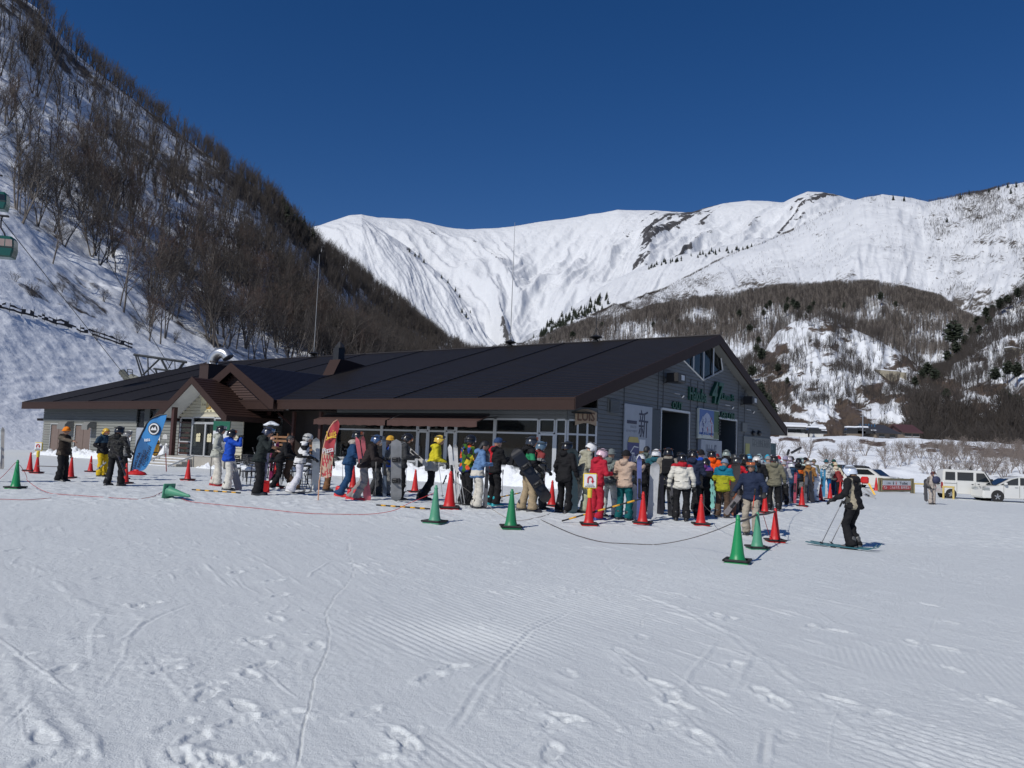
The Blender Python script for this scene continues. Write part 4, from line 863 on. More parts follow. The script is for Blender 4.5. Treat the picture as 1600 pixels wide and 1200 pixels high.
    for a in np.linspace(0,150,12): a=R_(a); q=R0*(1-math.cos(a)); pts.append((cx-.1+q*.93,cy+.6+q*.36,tz+5*k+R0*math.sin(a)*1.05))
    d.tube(pts,rad,18,False); d.tube([Vector(p)+Vector((.0,0,0)) for p in pts[-4:]],rad*.93,18,True); d.tube(pts[-2:],rad*1.05,18,False); d.build('duct',M_steel,ch,smooth=True)
    # --- gable wall facing the queue
    XG=-.62; YG0=3.03; YG1=28.1; ytop=lambda z:( (z+RT-ZE)*YR/(ZR-ZE), YB-(z+RT-ZE)*(YB-YR)/(ZR-ZE))
    o0=gab(1032,641,XG)[0]; o1=gab(1075,646,XG)[0]; oz=4.30; p0=gab(1119,654,XG)[0]; p1=gab(1149,659,XG)[0]; pz=4.25
    w0,wz=gab(1066,562,XG); w1=gab(1128,579,XG)[0]; wm,wb=gab(1098,594,XG)
    holes=[(o0,o1,-1,oz),(p0,p1,-1,pz)]
    def win(z):   # diamond shaped gable window
        if z<wb: return None
        t=min(1,(z-wb)/(wz-wb)); return (wm+(w0-wm)*t,wm+(w1-wm)*t)
    def spans(z):
        lo,hi=ytop(z); lo=max(YG0,lo); hi=min(YG1,hi); h=list(holes); w=win(z)
        if w: h.append((w[0],w[1],z-1,z+1))
        return cut(lo,hi,h,z)
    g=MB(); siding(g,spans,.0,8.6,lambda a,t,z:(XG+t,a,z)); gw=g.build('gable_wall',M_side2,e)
    for y in [gab(x,650,XG)[0] for x in (973,1026,1034,1077,1088,1098,1119,1152,1162)]:
        j=MB(); j.box(XG+.056,XG+.068,y-.03,y+.03,oz+.05 if o0-.1<y<o1-.2 else (pz+.05 if p0<y<p1-.2 else .0),min(zroof(y)-RT,9)-.02 if not (w0<y<w1) else wb+ (0 if y<wm else 0)*1 -.1); j.build('siding_joint',mat('joint_dark',(.06,.065,.07),.7),gw)
    wn=MB(); top=lambda y:zroof(y)-RT
    poly=[(wm,wb),(w1,wz)]+[(y,top(y)) for y in np.linspace(min(w1+.9,YB-2),max(w0-1.2,YR-4),9) if abs(0)<1 and w0-.4<y<w1+.4]+[(w0,wz)]
    wn.extr(poly,XG-.06,XG-.05,lambda a,b,t:(t,a,b)); gwd=wn.build('gable_window',M_glass,gw)
    fr=MB(); P3=lambda y,z:(XG+.04,y,z)
    for a,b in (((w0,wz),(wm,wb)),((wm,wb),(w1,wz)),((wm,wb),(wm,top(wm))),((w0+(wm-w0)*.5,(wz+wb)/2),(w0+(wm-w0)*.5,top(w0+(wm-w0)*.5))),((w1+(wm-w1)*.5,(wz+wb)/2),(w1+(wm-w1)*.5,top(w1+(wm-w1)*.5))),((w0,wz),(w0+.5,top(w0+.5))),((w1,wz),(w1-.3,top(w1-.3)))): fr.tube([P3(*a),P3(*b)],.055,4)
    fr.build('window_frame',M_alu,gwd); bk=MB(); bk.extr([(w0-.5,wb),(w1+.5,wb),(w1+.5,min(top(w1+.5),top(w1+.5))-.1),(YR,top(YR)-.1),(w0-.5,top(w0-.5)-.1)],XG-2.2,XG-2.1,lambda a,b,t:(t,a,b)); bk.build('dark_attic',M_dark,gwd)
    # doorways with deep reveals
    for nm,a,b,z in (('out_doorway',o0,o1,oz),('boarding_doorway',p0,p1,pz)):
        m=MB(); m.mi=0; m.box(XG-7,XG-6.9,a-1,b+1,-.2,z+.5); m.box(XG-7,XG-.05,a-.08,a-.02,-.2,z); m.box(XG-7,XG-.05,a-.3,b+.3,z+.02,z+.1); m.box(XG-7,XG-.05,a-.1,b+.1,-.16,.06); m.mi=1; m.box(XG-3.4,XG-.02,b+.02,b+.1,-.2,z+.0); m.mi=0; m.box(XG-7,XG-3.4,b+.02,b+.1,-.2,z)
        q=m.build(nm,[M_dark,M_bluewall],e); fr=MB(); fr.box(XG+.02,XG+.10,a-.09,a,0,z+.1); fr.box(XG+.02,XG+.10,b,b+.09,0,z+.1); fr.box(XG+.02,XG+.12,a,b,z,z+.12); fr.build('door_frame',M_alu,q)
    # signs on the gable
    GF=lambda a,b,t:(XG+.04+t,a,b)
    def gtext(nm,key,x0,y0,x1,y1,m,t=.10,sl=0):  # top-left and bottom-right pixels
        a0,z1=gab(x0,y0,XG); a1,z0=gab(x1,y1,XG); return put_text(nm,key,m,e,GF,a0,a1,z0,z1,t,sl)
    gtext('out_lettering','OUT',1048,626.5,1063,641,M_green); gtext('get_on_lettering','GET ON',1124,642.5,1144.5,656.5,M_green); gtext('hakuba_lettering','Hakuba',1074,604,1100.5,629.5,M_green,.12)
    gtext('line_b_lettering','Line-B',1124.5,613,1144,627.5,M_green,.12); gtext('large_47_lettering','47',1106.5,594,1122.5,633,M_green,.2,sl=.35)
    # drink banner (with the two brush characters)
    a0,z1=gab(973,630,XG); a1,_=gab(1016,637,XG); z0=1.0; m=MB(); m.bev(XG+.06,XG+.14,a0,a1,z0,z1,.015); bn=m.build('drink_banner',M_wh2,e)
    GB=lambda a,b,t:(XG+.145+t,a,b); ww=a1-a0; hh=z1-z0; M_ink=mat('ink',(.02,.025,.06),.5)
    put_text('banner_lettering','新',M_ink,bn,GB,a0+ww*.50,a0+ww*.84,z1-hh*.50,z1-hh*.07,.01); put_text('banner_lettering','一',M_ink,bn,GB,a0+ww*.08,a0+ww*.42,z1-hh*.30,z1-hh*.25,.01)
    gi=mat('grey_ink',(.25,.27,.32),.5); marks(bn,gi,GB,a0+ww*.2,a0+ww*.44,z1-hh*.36,z1-hh*.325,4,1); marks(bn,gi,GB,a0+ww*.05,a0+ww*.46,z1-hh*.43,z1-hh*.395,8,2)
    cm_=MB(); cx0=a0+ww*.32; cw=ww*.20; zz=z1-hh*.50
    cm_.mi=0; cm_.extr([(cx0-cw*.75,zz),(cx0+cw*.75,zz),(cx0+cw,zz-.28),(cx0-cw,zz-.28)],0,.012,GB); cm_.mi=1; cm_.extr([(cx0-cw,zz-.28),(cx0+cw,zz-.28),(cx0+cw,z0+.2),(cx0+cw*.8,z0+.02),(cx0-cw*.8,z0+.02),(cx0-cw,z0+.2)],0,.012,GB)
    cm_.mi=2; cm_.extr([(cx0+cw*1.05,zz-.7),(cx0+cw*2.1,zz-.7),(cx0+cw*1.9,z0+.05),(cx0+cw*1.1,z0+.05)],0,.012,GB)
    cm_.mi=3; cm_.extr([(cx0+cw*1.05,zz-.1),(cx0+cw*2.15,zz-.1),(cx0+cw*2.1,zz-.7),(cx0+cw*1.05,zz-.7)],0,.012,GB)
    cm_.mi=3; cm_.extr([(cx0-cw*.9,zz-.95),(cx0+cw*.1,zz-.45),(cx0+cw*.9,zz-.5),(cx0+cw*.9,zz-.55),(cx0+cw*.1,zz-.52),(cx0-cw*.9,zz-1.05)],.012,.016,GB)
    cm_.build('painted_can',[mat('can_gold',(.45,.36,.10),.35,.4),mat('can_blue',(.025,.03,.16),.4),mat('beer_orange',(.60,.24,.03),.4),M_white],bn)
    put_text('can_lettering','PREMIUM',M_white,bn,lambda a,b,t:(XG+.162+t,a,b),cx0-cw*.9,cx0+cw*.9,zz-1.75,zz-1.42,.006); put_text('can_lettering','The',M_white,bn,lambda a,b,t:(XG+.162+t,a,b),cx0-cw*.55,cx0+cw*.5,zz-1.3,zz-.8,.006,.15)
    put_text('can_lettering',"MALT'S",M_white,bn,lambda a,b,t:(XG+.162+t,a,b),cx0-cw*.6,cx0+cw*.6,zz-2.1,zz-1.85,.006)
    m=MB(); b0=gab(1017,637,XG)[0]; b1=gab(1030,640,XG)[0]; m.box(XG+.045,XG+.07,b0,b1,0,z1-.1); m.build('wall_panel',M_bluewall,e)
    # course map board and the board below
    a0,z1=gab(1087,637,XG); _,z0=gab(1087,685,XG); a1=gab(1119,645,XG)[0]; m=MB(); m.bev(XG+.06,XG+.22,a0,a1,z0,z1,.03); mb_=m.build('course_map_board',mat('map_frame',(.55,.58,.52),.5),e)
    GM=lambda a,b,t:(XG+.225+t,a,b); ww=a1-a0; hh=z1-z0; m=MB(); q=a0+ww*.72
    m.mi=0; m.box(XG+.222,XG+.227,a0+.06,q,z0+.25,z1-.06); m.mi=1; m.box(XG+.222,XG+.227,q,a1-.06,z0+hh*.26,z1-.06); m.mi=2; m.box(XG+.222,XG+.227,q,a1-.06,z0+.06,z0+hh*.26)
    r_=random.Random(4); pk=[(a0+.06,z0+.4)]; 
    for i in range(13): pk.append((a0+.06+(q-a0-.06)*(i+.5)/13,z0+hh*(.45+.38*math.sin(PI*(i+.5)/13)+.05*r_.random())))
    pk.append((q,z0+.4)); m.mi=3; m.extr(pk,.0035,.006,GM)
    for i in range(26):
        m.mi=4 if i%3 else (5 if i%2 else 6); x=a0+.3+(q-a0-.6)*r_.random(); z=z0+hh*(.25+.5*r_.random()); m.tube([GM(x+.10*k*(r_.random()-.5),z-hh*.05*k,.010) for k in range(5)],.022,4)
    m.build('printed_map',[mat('map_blue',(.05,.12,.34),.5),mat('map_green',(.04,.10,.035),.5),mat('map_olive',(.13,.17,.09),.5),mat('map_snow',(.38,.42,.55),.5),mat('map_line',(.55,.60,.68),.5),mat('map_red',(.5,.05,.06),.5),mat('map_deep',(.03,.05,.2),.5)],mb_)
    m=MB()
    for k in range(7): zz=z1-hh*(.16+.10*k); m.box(XG+.222,XG+.28,a1-.12,a1+.06,zz-.10,zz)
    m.build('black_slats',M_black,mb_)
    a0,z1=gab(1088.5,686,XG); a1=gab(1121,690,XG)[0]; z0=z1-2.2; m=MB(); m.bev(XG+.06,XG+.30,a0,a1,z0,z1,.02); lb=m.build('white_name_board',M_wh2,e); put_text('board_lettering','Hakuba47',mat('slate_ink',(.13,.15,.2),.5),lb,lambda a,b,t:(XG+.305+t,a,b),a0+(a1-a0)*.22,a0+(a1-a0)*.72,z1-1.05,z1-.28,.01)
    # right end: panel, meters, small boxes
    a0,z1=gab(1160,681,XG); a1=YG1-.1; z0=1.2; m=MB(); m.bev(XG+.05,XG+.12,a0,a1,z0,z1,.01); pn=m.build('information_panel',mat('panel_grey',(.20,.21,.20),.6),e)
    m=MB(); q0,qz=gab(1162,688,XG); q1=gab(1168.5,688,XG)[0]; m.box(XG+.125,XG+.14,q0,q1,qz-1.0,qz-.2); m.build('yellow_notice',mat('notice_yellow',(.42,.40,.14),.6),pn)
    marks(pn,mat('slate_ink2',(.06,.075,.085),.5),lambda a,b,t:(XG+.125+t,a,b),gab(1173,690,XG)[0],a1-.3,gab(1180,698,XG)[1],gab(1180,686,XG)[1],9,3,.045)
    m=MB(); zt_=gab(1202,692,XG)[1]; m.box(XG-.1,XG+.0,a1-.2,a1+1.5,zt_-.85,zt_); ts=m.build('teal_sign',mat('sign_teal',(.006,.06,.065),.5),e); marks(ts,mat('pale_ink',(.3,.4,.4),.6),lambda a,b,t:(XG+.002+t,a,b),a1+.15,a1+.75,zt_-.5,zt_-.2,5,4,.02)
    m=MB(); a0,z1=gab(1157,660,XG); a1,z0=gab(1164,675,XG); m.bev(XG+.04,XG+.16,a0,a1,z0,z1,.01); m.build('meter_box',mat('meter_grey',(.14,.15,.15),.6),e)
    for x in (1175,1184): a,z=gab(x,677,XG); m=MB(); m.ell((XG+.14,a,z),(.12,.28,.18),10,6); m.box(XG+.02,XG+.14,a-.05,a+.05,z+.05,z+.2); m.build('wall_lamp',M_black,e)
    # louvre
    a0,z1=gab(948.5,622.5,XG); a1,z0=gab(965,645,XG); m=MB(); m.box(XG+.04,XG+.10,a0,a1,z0,z1)
    for k in range(9): z=z0+(z1-z0)*(k+.5)/9; m.add([(XG+.10,a0+.06,z-.04),(XG+.10,a1-.06,z-.04),(XG+.18,a1-.06,z-.09),(XG+.18,a0+.06,z-.09),(XG+.18,a0+.06,z-.07),(XG+.18,a1-.06,z-.07),(XG+.10,a1-.06,z+.03),(XG+.10,a0+.06,z+.03)],[(0,1,2,3),(3,2,5,4),(4,5,6,7)])
    m.build('louvre_vent',mat('louvre_grey',(.17,.18,.18),.6),e)
    # speaker/flood lamps on arms
    for x,y,s in ((1041,591,1.),(1160,626,.9)):
        a,z=gab(x,y,XG); m=MB(); m.tube([(XG,a-.5,z-.35),(XG+.5,a-.25,z-.15)],.035,5); m.bev(XG+.25,XG+1.0*s,a-.55,a+.45,z-.28,z+.25,.05); q=m.build('floodlight',M_black,e); l=MB(); l.bev(XG+1.0*s,XG+1.0*s+.02,a-.2,a+.2,z-.14,z+.14,.008); l.build('lamp_glass',M_alu,q)
    for x,y in ((1056,616),(1135,634),(1168,641)): a,z=gab(x,y,XG); m=MB(); m.tube([(XG,a-.3,z+.05),(XG+.25,a,z)],.025,5); m.lathe([(.03,.0),(.10,.12),(.10,.16)],8,Matrix.Translation((XG+.3,a+.05,z-.05))@Matrix.Rotation(2.2,4,'Y')); m.build('spotlight',M_steel,e)
    # --- corner: chamfer and restaurant front (plane Y=2)
    YF=2.0; XE=-1.65; F=lambda a,b,t:(a,YF-t,b)
    cf=lambda a,b,t:(XE+a*.707+t*.707,YF+a*.707-t*.707,b); cl=math.hypot(XG-XE,YG0-YF)
    ztw=3.30; zm=2.62; zsill=.95; zt=3.62
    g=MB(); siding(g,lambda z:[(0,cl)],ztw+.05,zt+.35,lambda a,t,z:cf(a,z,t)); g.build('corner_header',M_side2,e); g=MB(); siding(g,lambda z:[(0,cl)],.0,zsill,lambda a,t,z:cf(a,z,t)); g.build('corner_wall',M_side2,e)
    def window(nm,x0,x1,z0,z1,f,bars_v,bars_h,glass=True,parent=e,fw=.045):
        m=MB(); m.extr([(x0,z0),(x1,z0),(x1,z1),(x0,z1)],-.03,-.02,f); w=m.build(nm,M_glass,parent); b=MB()
        for x in [x0,x1]+bars_v: b.extr([(x-fw,z0),(x+fw,z0),(x+fw,z1),(x-fw,z1)],-.015,.05,f)
        for z in [z0,z1]+bars_h: b.extr([(x0+fw,z-fw),(x1-fw,z-fw),(x1-fw,z+fw),(x0+fw,z+fw)],-.012,.046,f)
        b.build('window_frame',M_alu,w); return w
    window('corner_window',.03,cl-.03,zsill,ztw,cf,[cl*.35,cl*.68],[zm])
    px2=lambda p:fac(p,690,YF)[0]
    xs=[px2(p) for p in (867.5,841.5,773,712,696.5,669,652.5,596,524)]
    window('front_window',xs[0]+.06,XE-.05,zsill,ztw,F,[],[zm]); 
    for i in range(len(xs)-1):
        a,b=xs[i+1],xs[i]
        if i in(0,3,5) : # glazed door with a transom
            m=window('transom_window',a+.05,b-.05,zm+.05,ztw,F,[],[],fw=.035); d=window('glazed_door',a+.05,b-.05,.55,zm-.02,F,[],[],fw=.075); h=MB(); h.tube([F(a+.2,1.3,.07),F(a+.2,1.8,.07)],.02,5); h.build('door_handle',M_steel,d)
        else: window('front_window',a+.05,b-.05,zsill,ztw,F,[],[zm])
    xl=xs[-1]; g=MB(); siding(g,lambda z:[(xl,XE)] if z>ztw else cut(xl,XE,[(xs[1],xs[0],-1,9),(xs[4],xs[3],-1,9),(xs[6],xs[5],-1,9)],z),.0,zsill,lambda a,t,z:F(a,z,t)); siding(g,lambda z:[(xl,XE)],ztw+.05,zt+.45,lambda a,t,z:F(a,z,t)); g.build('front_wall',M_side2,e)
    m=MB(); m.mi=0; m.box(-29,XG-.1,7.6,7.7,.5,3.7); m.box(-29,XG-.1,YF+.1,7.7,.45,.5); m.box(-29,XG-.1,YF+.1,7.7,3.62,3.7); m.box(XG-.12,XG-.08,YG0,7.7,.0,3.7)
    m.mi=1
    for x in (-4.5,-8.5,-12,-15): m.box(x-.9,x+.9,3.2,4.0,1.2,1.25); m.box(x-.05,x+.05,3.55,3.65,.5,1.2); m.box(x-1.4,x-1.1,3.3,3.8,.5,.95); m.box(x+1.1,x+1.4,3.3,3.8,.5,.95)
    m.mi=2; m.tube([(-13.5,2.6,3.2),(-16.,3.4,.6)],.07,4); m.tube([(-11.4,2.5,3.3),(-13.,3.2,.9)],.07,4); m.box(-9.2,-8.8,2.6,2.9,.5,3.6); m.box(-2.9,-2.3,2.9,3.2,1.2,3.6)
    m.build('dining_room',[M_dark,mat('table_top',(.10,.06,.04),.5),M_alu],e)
    # roll-out awning under the eave
    aR,_=fac(757,662,.6); aL,_=fac(503,662,.6); am=(aR+aL)/2-.2; f2=MB()
    for a,b in ((aL,am-.08),(am+.08,aR)):
        f2.add([(a,.95,3.42),(b,.95,3.42),(b,.0,3.08),(a,.0,3.08),(a,.95,3.39),(b,.95,3.39),(b,.0,3.05),(a,.0,3.05)],[(0,1,2,3),(4,7,6,5),(0,4,5,1),(1,5,6,2),(0,3,7,4)])
        n=24
        for k in range(n): x0=a+(b-a)*k/n; x1=a+(b-a)*(k+1)/n; d0=.02*math.sin(k*1.9); d1=.02*math.sin((k+1)*1.9); f2.add([(x0,-.02,3.10),(x1,-.02,3.10),(x1,-.03+d1,2.80+d1),(x0,-.03+d0,2.80+d0),(x0,.0,3.10),(x1,.0,3.10),(x1,-.01+d1,2.80+d1),(x0,-.01+d0,2.80+d0)],[(0,1,2,3),(4,7,6,5),(3,2,6,7)])
    aw=f2.build('awning',mat('awning_canvas',(.065,.032,.026),.85,bump=.3,bs=6),e); b=MB(); b.tube([(aL,.95,3.46),(aR,.95,3.46)],.07,8)
    for x in (aL+.2,am,aR-.2): b.tube([(x,1.9,3.4),(x,.95,3.3),(x,.05,3.0)],.03,5)
    b.build('awning_arms',M_black,aw)
    # carved restaurant sign on the corner
    a0,z1=fac(904,629,1.2); a1,z0=fac(930,657,1.2); 
    cs=lambda a,b,t:(XE+.25+a*.707+(t+.12)*.707,YF+.25+a*.707-(t+.12)*.707,b); L0,L1=.0,1.05; zb,zt2=3.05,3.80
    m=MB(); m.extr([(L0,zb)]+[(L0+(L1-L0)*t,zb+.13*math.sin(PI*t)) for t in (.2,.4,.6,.8)]+[(L1,zb),(L1,zt2-.1)]+[(L0+(L1-L0)*t,zt2+.16*math.sin(PI*t)-.1) for t in (.8,.6,.4,.2)]+[(L0,zt2-.1)],0,.05,cs); sg=m.build('carved_sign',mat('sign_tan',(.36,.27,.19),.7),e)
    put_text('sign_lettering','LUIS',mat('sign_brown',(.13,.07,.045),.6),sg,lambda a,b,t:cs(a,b,t+.055),L0+.1,L1-.1,zb+.22,zt2-.1,.03)
    # --- left block (plane Y=1)
    YL=1.0; FL=lambda a,b,t:(a,YL-t,b); x0=XL+1.8; x1=-27.5
    def px1(p): return fac(p,680,YL)[0]
    dd=[(px1(79.5),px1(102)),(px1(117.5),px1(142))]; dk=(px1(213),px1(225)); tall=(px1(233),px1(243))
    g=MB(); H_=[(a,b,-1,2.5) for a,b in dd]+[(dk[0],dk[1],-1,3.8),(tall[0],tall[1],2.6,3.8)]
    siding(g,lambda z:cut(x0,x1,H_,z),.0,2.75,lambda a,t,z:FL(a,z,t)); wl=g.build('left_wall',M_side,e)
    g=MB(); siding(g,lambda z:cut(x0,x1,H_,z),2.75,3.75,lambda a,t,z:FL(a,z,t+.04)); g.build('eave_shade_band',M_eave_shade,wl)  # eave shadow put into the darker colour of these top boards
    g=MB(); siding(g,lambda z:[(YL+.1,min(27.9,100))],.0,3.6,lambda a,t,z:(x0-t,a,z)); siding(g,lambda z:[(XL+1.8,XG)],.0,3.6,lambda a,t,z:(a,YG1+t,z)); siding(g,lambda z:[(max(YL,ytop(z)[0]),min(YG1,ytop(z)[1]))],3.6,8.6,lambda a,t,z:(x0-t,a,z)); g.build('rear_walls',M_side,e)
    for a,b in dd: m=MB(); m.bev(a,b,YL+.02,YL+.08,.2,2.46,.01); m.box((a+b)/2-.012,(a+b)/2+.012,YL,YL+.02,.2,2.44); d=m.build('service_door',M_door,e); fr=MB(); fr.box(a-.08,a,YL-.05,YL+.08,.1,2.54); fr.box(b,b+.08,YL-.05,YL+.08,.1,2.54); fr.box(a,b,YL-.05,YL+.08,2.46,2.54); fr.build('door_frame',M_alu,d)
    m=MB(); m.box(dk[0],dk[1],YL+.05,YL+.1,2.4,3.7); m.build('dark_window',M_glass,e); m=MB(); m.box(dk[0]-.02,dk[1]+.02,YL-.03,YL+.1,.2,2.38); m.build('white_door',M_wh2,e)
    m=MB(); m.box(tall[0],tall[1],YL+.05,YL+.1,2.6,3.7); m.build('dark_window',M_glass,e)
    for a,b in ((103,115),(141.5,150.5)):
        a=px1(a);b=px1(b); m=MB(); m.extr([(YL,2.75),(YL-.55,2.7),(YL-.75,2.45),(YL-.75,2.1),(YL-.65,2.1),(YL-.6,2.25),(YL,2.3)],a,b,lambda p,q,t:(t,p,q)); m.build('vent_hood',mat('hood_grey',(.19,.19,.18),.55),e)
    for a,b,z in ((202,207,1.75),(248,252.5,1.75)): a=px1(a);b=px1(b); m=MB(); m.bev(a,b,YL-.13,YL-.04,z-.35,z+.4,.02); m.build('wall_notice',M_white,e)
    ax=px1(58); m=MB(); m.box(ax-.2,x0,YL+.6,YL+5,.0,2.75); an=m.build('annex',M_side,e); m=MB(); m.box(ax-.7,x0+.02,YL+.2,YL+5.3,2.75,2.95); m.build('annex_roof',M_fascia,an)
    m=MB(); m.box(ax+.1,ax+.6,YL+.52,YL+.58,1.5,2.3); m.build('red_notice',mat('notice_red',(.5,.04,.04),.5),an)
    # --- dormer gable
    dz=6.5; dx=-25.15; dhw=4.35; yv=-.3
    zd=lambda x:dz-(dz-4.2)*abs(x-dx)/dhw
    yb=lambda z:(z-ZE)*YR/(ZR-ZE)
    m=MB(); n=24
    for s in (1,-1):
        for k in range(n):
            q0,q1=dhw*k/n,dhw*(k+1)/n; x0_,x1_=dx+s*q0,dx+s*q1; za,zb_=zd(x0_),zd(x1_); m.add([(x0_,yv,za+.01),(x1_,yv,zb_+.035),(x1_,yb(zb_)+.15,zb_+.035),(x0_,yb(za)+.15,za+.01),(x1_,yv,zb_-.02),(x1_,yb(zb_)+.15,zb_-.02)],[(0,1,2,3),(1,4,5,2)])
    for s in (1,-1): m.add([(dx,yv,dz-.10),(dx+s*dhw,yv,4.1),(dx+s*dhw,.3,4.1),(dx,7.7,dz-.10)],[(0,1,2,3)])
    dr=m.build('dormer_roof',M_roofb,e); m=MB()
    for s in (1,-1): m.extr([(dx,dz+.06),(dx+s*(dhw+.05),4.2+.03),(dx+s*(dhw+.05),ZE-RT),(dx+s*dhw*.93,ZE-RT),(dx,dz-.52)],yv-.05,yv,lambda a,b,t:(a,t,b))
    m.build('dormer_fascia',M_fascia,dr); m=MB()
    siding(m,lambda z:[(dx-dhw*(dz-.3-z)/(dz-4.2)+.1,dx+dhw*(dz-.3-z)/(dz-4.2)-.1)],3.6,6.1,lambda a,t,z:(a,yv+.55-t,z),.16); m.build('dormer_wall',mat('dormer_brown',(.06,.034,.028),.6),dr)
    # --- entrance porch
    ax_,ay,az_=-26.6,-2.0,5.5; hw=3.75; ez=3.12; yb2=1.9
    zp=lambda x:az_-(az_-ez)*abs(x-ax_)/hw
    m=MB()
    for s in (1,-1):
        n=16
        for k in range(n):
            x0_,x1_=ax_+s*hw*k/n,ax_+s*hw*(k+1)/n; a,b=zp(x0_),zp(x1_); m.add([(x0_,ay,a+.01),(x1_,ay,b+.04),(x1_,yb2,b+.04),(x0_,yb2,a+.01),(x1_,ay,b-.02),(x1_,yb2,b-.02)],[(0,1,2,3),(1,4,5,2)])
    pr=m.build('porch_roof',M_roofr,e); m=MB()
    for s in (1,-1): m.extr([(ax_,az_-.12),(ax_+s*hw,ez-.10),(ax_+s*hw,ez-.13),(ax_,az_-.16)],ay+.02,yb2,lambda a,b,t:(a,t,b))
    m.build('porch_soffit',M_wsoff,pr); m=MB()
    for s in (1,-1): m.extr([(ax_,az_+.06),(ax_+s*(hw+.06),ez+.03),(ax_+s*(hw+.06),ez-.30),(ax_+s*(hw-.25),ez-.30),(ax_,az_-.40)],ay-.06,ay,lambda a,b,t:(a,t,b)); m.box(ax_+s*hw-.03,ax_+s*hw+.05,ay,yb2,ez-.28,ez+.03)
    m.build('porch_fascia',M_fascia,pr)
    yd=-.55; xa,_=fac(279,714,yd); xb,_=fac(346.5,714,yd); pf=.62   # glazed front
    yw=lambda z:(ax_-hw*(az_-.16-z)/(az_-ez),ax_+hw*(az_-.16-z)/(az_-ez))
    m=MB(); siding(m,lambda z:[yw(z)],3.14,5.2,lambda a,t,z:(a,yd-t,z)); siding(m,lambda z:[(xb+.05,ax_+hw-.3)],pf,3.14,lambda a,t,z:(a,yd-t,z)); m.build('porch_wall',mat('siding_cream',(.50,.47,.37),.6,bump=.2,bs=30),e)
    m=MB(); m.bev(ax_-1.0,ax_+1.0+.2,yd-.10,yd-.05,3.42,4.42,.02); sg=m.build('entrance_sign',M_cream,e); FS=lambda a,b,t:(a,yd-.105-t,b)
    put_text('sign_lettering',"Lui's",mat('gold_letters',(.42,.24,.03),.45),sg,FS,ax_-.32,ax_+.42,3.62,4.16,.02); marks(sg,mat('sign_brown',(.13,.07,.045),.6),FS,ax_-.35,ax_+.45,4.23,4.34,6,5,.018)
    for x in (ax_-.85,ax_+.55): marks(sg,mat('sign_tan2',(.38,.32,.2),.6),FS,x,x+.45,3.85,3.98,5,6,.015)
    for x in (ax_-.2,ax_+.15): m=MB(); m.box(x-.09,x+.09,yd-.12,yd-.105,3.48,3.53); m.build('sign_mark',M_black,sg)
    FD=lambda a,b,t:(a,yd-t,b); w=xb-xa
    for i,(p,q) in enumerate(((0,.29),(.29,.60),(.60,.80),(.80,1.))):
        nm='entrance_door' if i in(1,2) else 'side_light'; d=window(nm,xa+w*p+.03,xa+w*q-.03,pf+.02,2.72 if i in(1,2) else 3.05,FD,[],[] if i in(1,2) else [1.5],fw=.05)
        if i in(1,2): m=MB(); cx1=xa+w*(p+q)/2; m.box(cx1-.22,cx1+.22,yd-.035,yd-.03,1.55,1.85); m.lathe([(.001,0),(.12,.0),(.12,.01),(.001,.01)],12,Matrix.Translation((cx1-.1,yd-.03,1.95))@Matrix.Rotation(PI/2,4,'X')); m.lathe([(.001,0),(.12,.0),(.12,.01),(.001,.01)],12,Matrix.Translation((cx1+.12,yd-.03,1.98))@Matrix.Rotation(PI/2,4,'X')); m.build('door_sticker',M_cream,d)
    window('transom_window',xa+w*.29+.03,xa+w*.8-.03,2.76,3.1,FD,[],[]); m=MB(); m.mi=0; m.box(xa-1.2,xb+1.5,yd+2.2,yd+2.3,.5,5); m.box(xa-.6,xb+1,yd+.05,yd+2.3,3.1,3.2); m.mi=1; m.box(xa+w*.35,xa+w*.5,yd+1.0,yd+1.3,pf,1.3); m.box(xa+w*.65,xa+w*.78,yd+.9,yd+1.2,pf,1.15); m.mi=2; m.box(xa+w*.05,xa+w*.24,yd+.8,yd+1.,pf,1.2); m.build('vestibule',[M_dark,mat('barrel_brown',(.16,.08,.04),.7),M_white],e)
    m=MB(); xo=fac(266,715,ay+.2)[0]
    m.box(xo-.14,xo+.14,ay+.15,ay+.4,.5,ez+.55); 
    m.build('porch_post',mat('post_brown',(.06,.024,.02),.6),e); m=MB()
    for k in range(7): m.box(xo+.10,xa-.02,yd-.05,yd+.02,pf+.1+k*.33,pf+.2+k*.33)
    m.box(xa-.12,xa-.02,yd-.04,yd+.03,pf,3.2); m.build('slatted_screen',mat('post_brown',(.06,.024,.02),.6),e); m=MB()
    x9=ax_+hw-.25; m.box(x9-.13,x9+.13,ay+.15,ay+.4,.0,ez-.1); m.build('porch_post',mat('post_brown',(.06,.024,.02),.6),e)
    m=MB(); m.box(xo-.9,x9+.4,ay-.1,yb2-.9,-.3,pf); m.build('porch_plinth',M_conc,e)
    m=MB(); sx0,_=fac(226,730,ay-.1); sx1,_=fac(300,730,ay-.1)
    for k in range(4): m.bev(sx0-.6,sx1,ay-.1-.36*(k+1),ay-.1-.36*k+.01,-.3,pf-.155*(k+1),.015)
    st=m.build('entrance_steps',M_conc,e); m=MB()
    for k in range(4): m.bev(sx0-.55,sx1-.05,ay-.1-.36*(k+1)+.03,ay-.1-.36*k-.02,pf-.155*(k+1)-.01,pf-.155*(k+1)+.05,.02)
    m.build('step_snow',M_pile,st); m=MB()
    for x in (sx0+(sx1-sx0)*.42,sx1+.1): m.extr([(ay-.1,pf+.03),(ay-1.8,-.02),(ay-1.8,.06),(ay-.1,pf+.11)],x-.05,x+.05,lambda a,b,t:(t,a,b))
    m.build('step_ramps',M_alu,st)
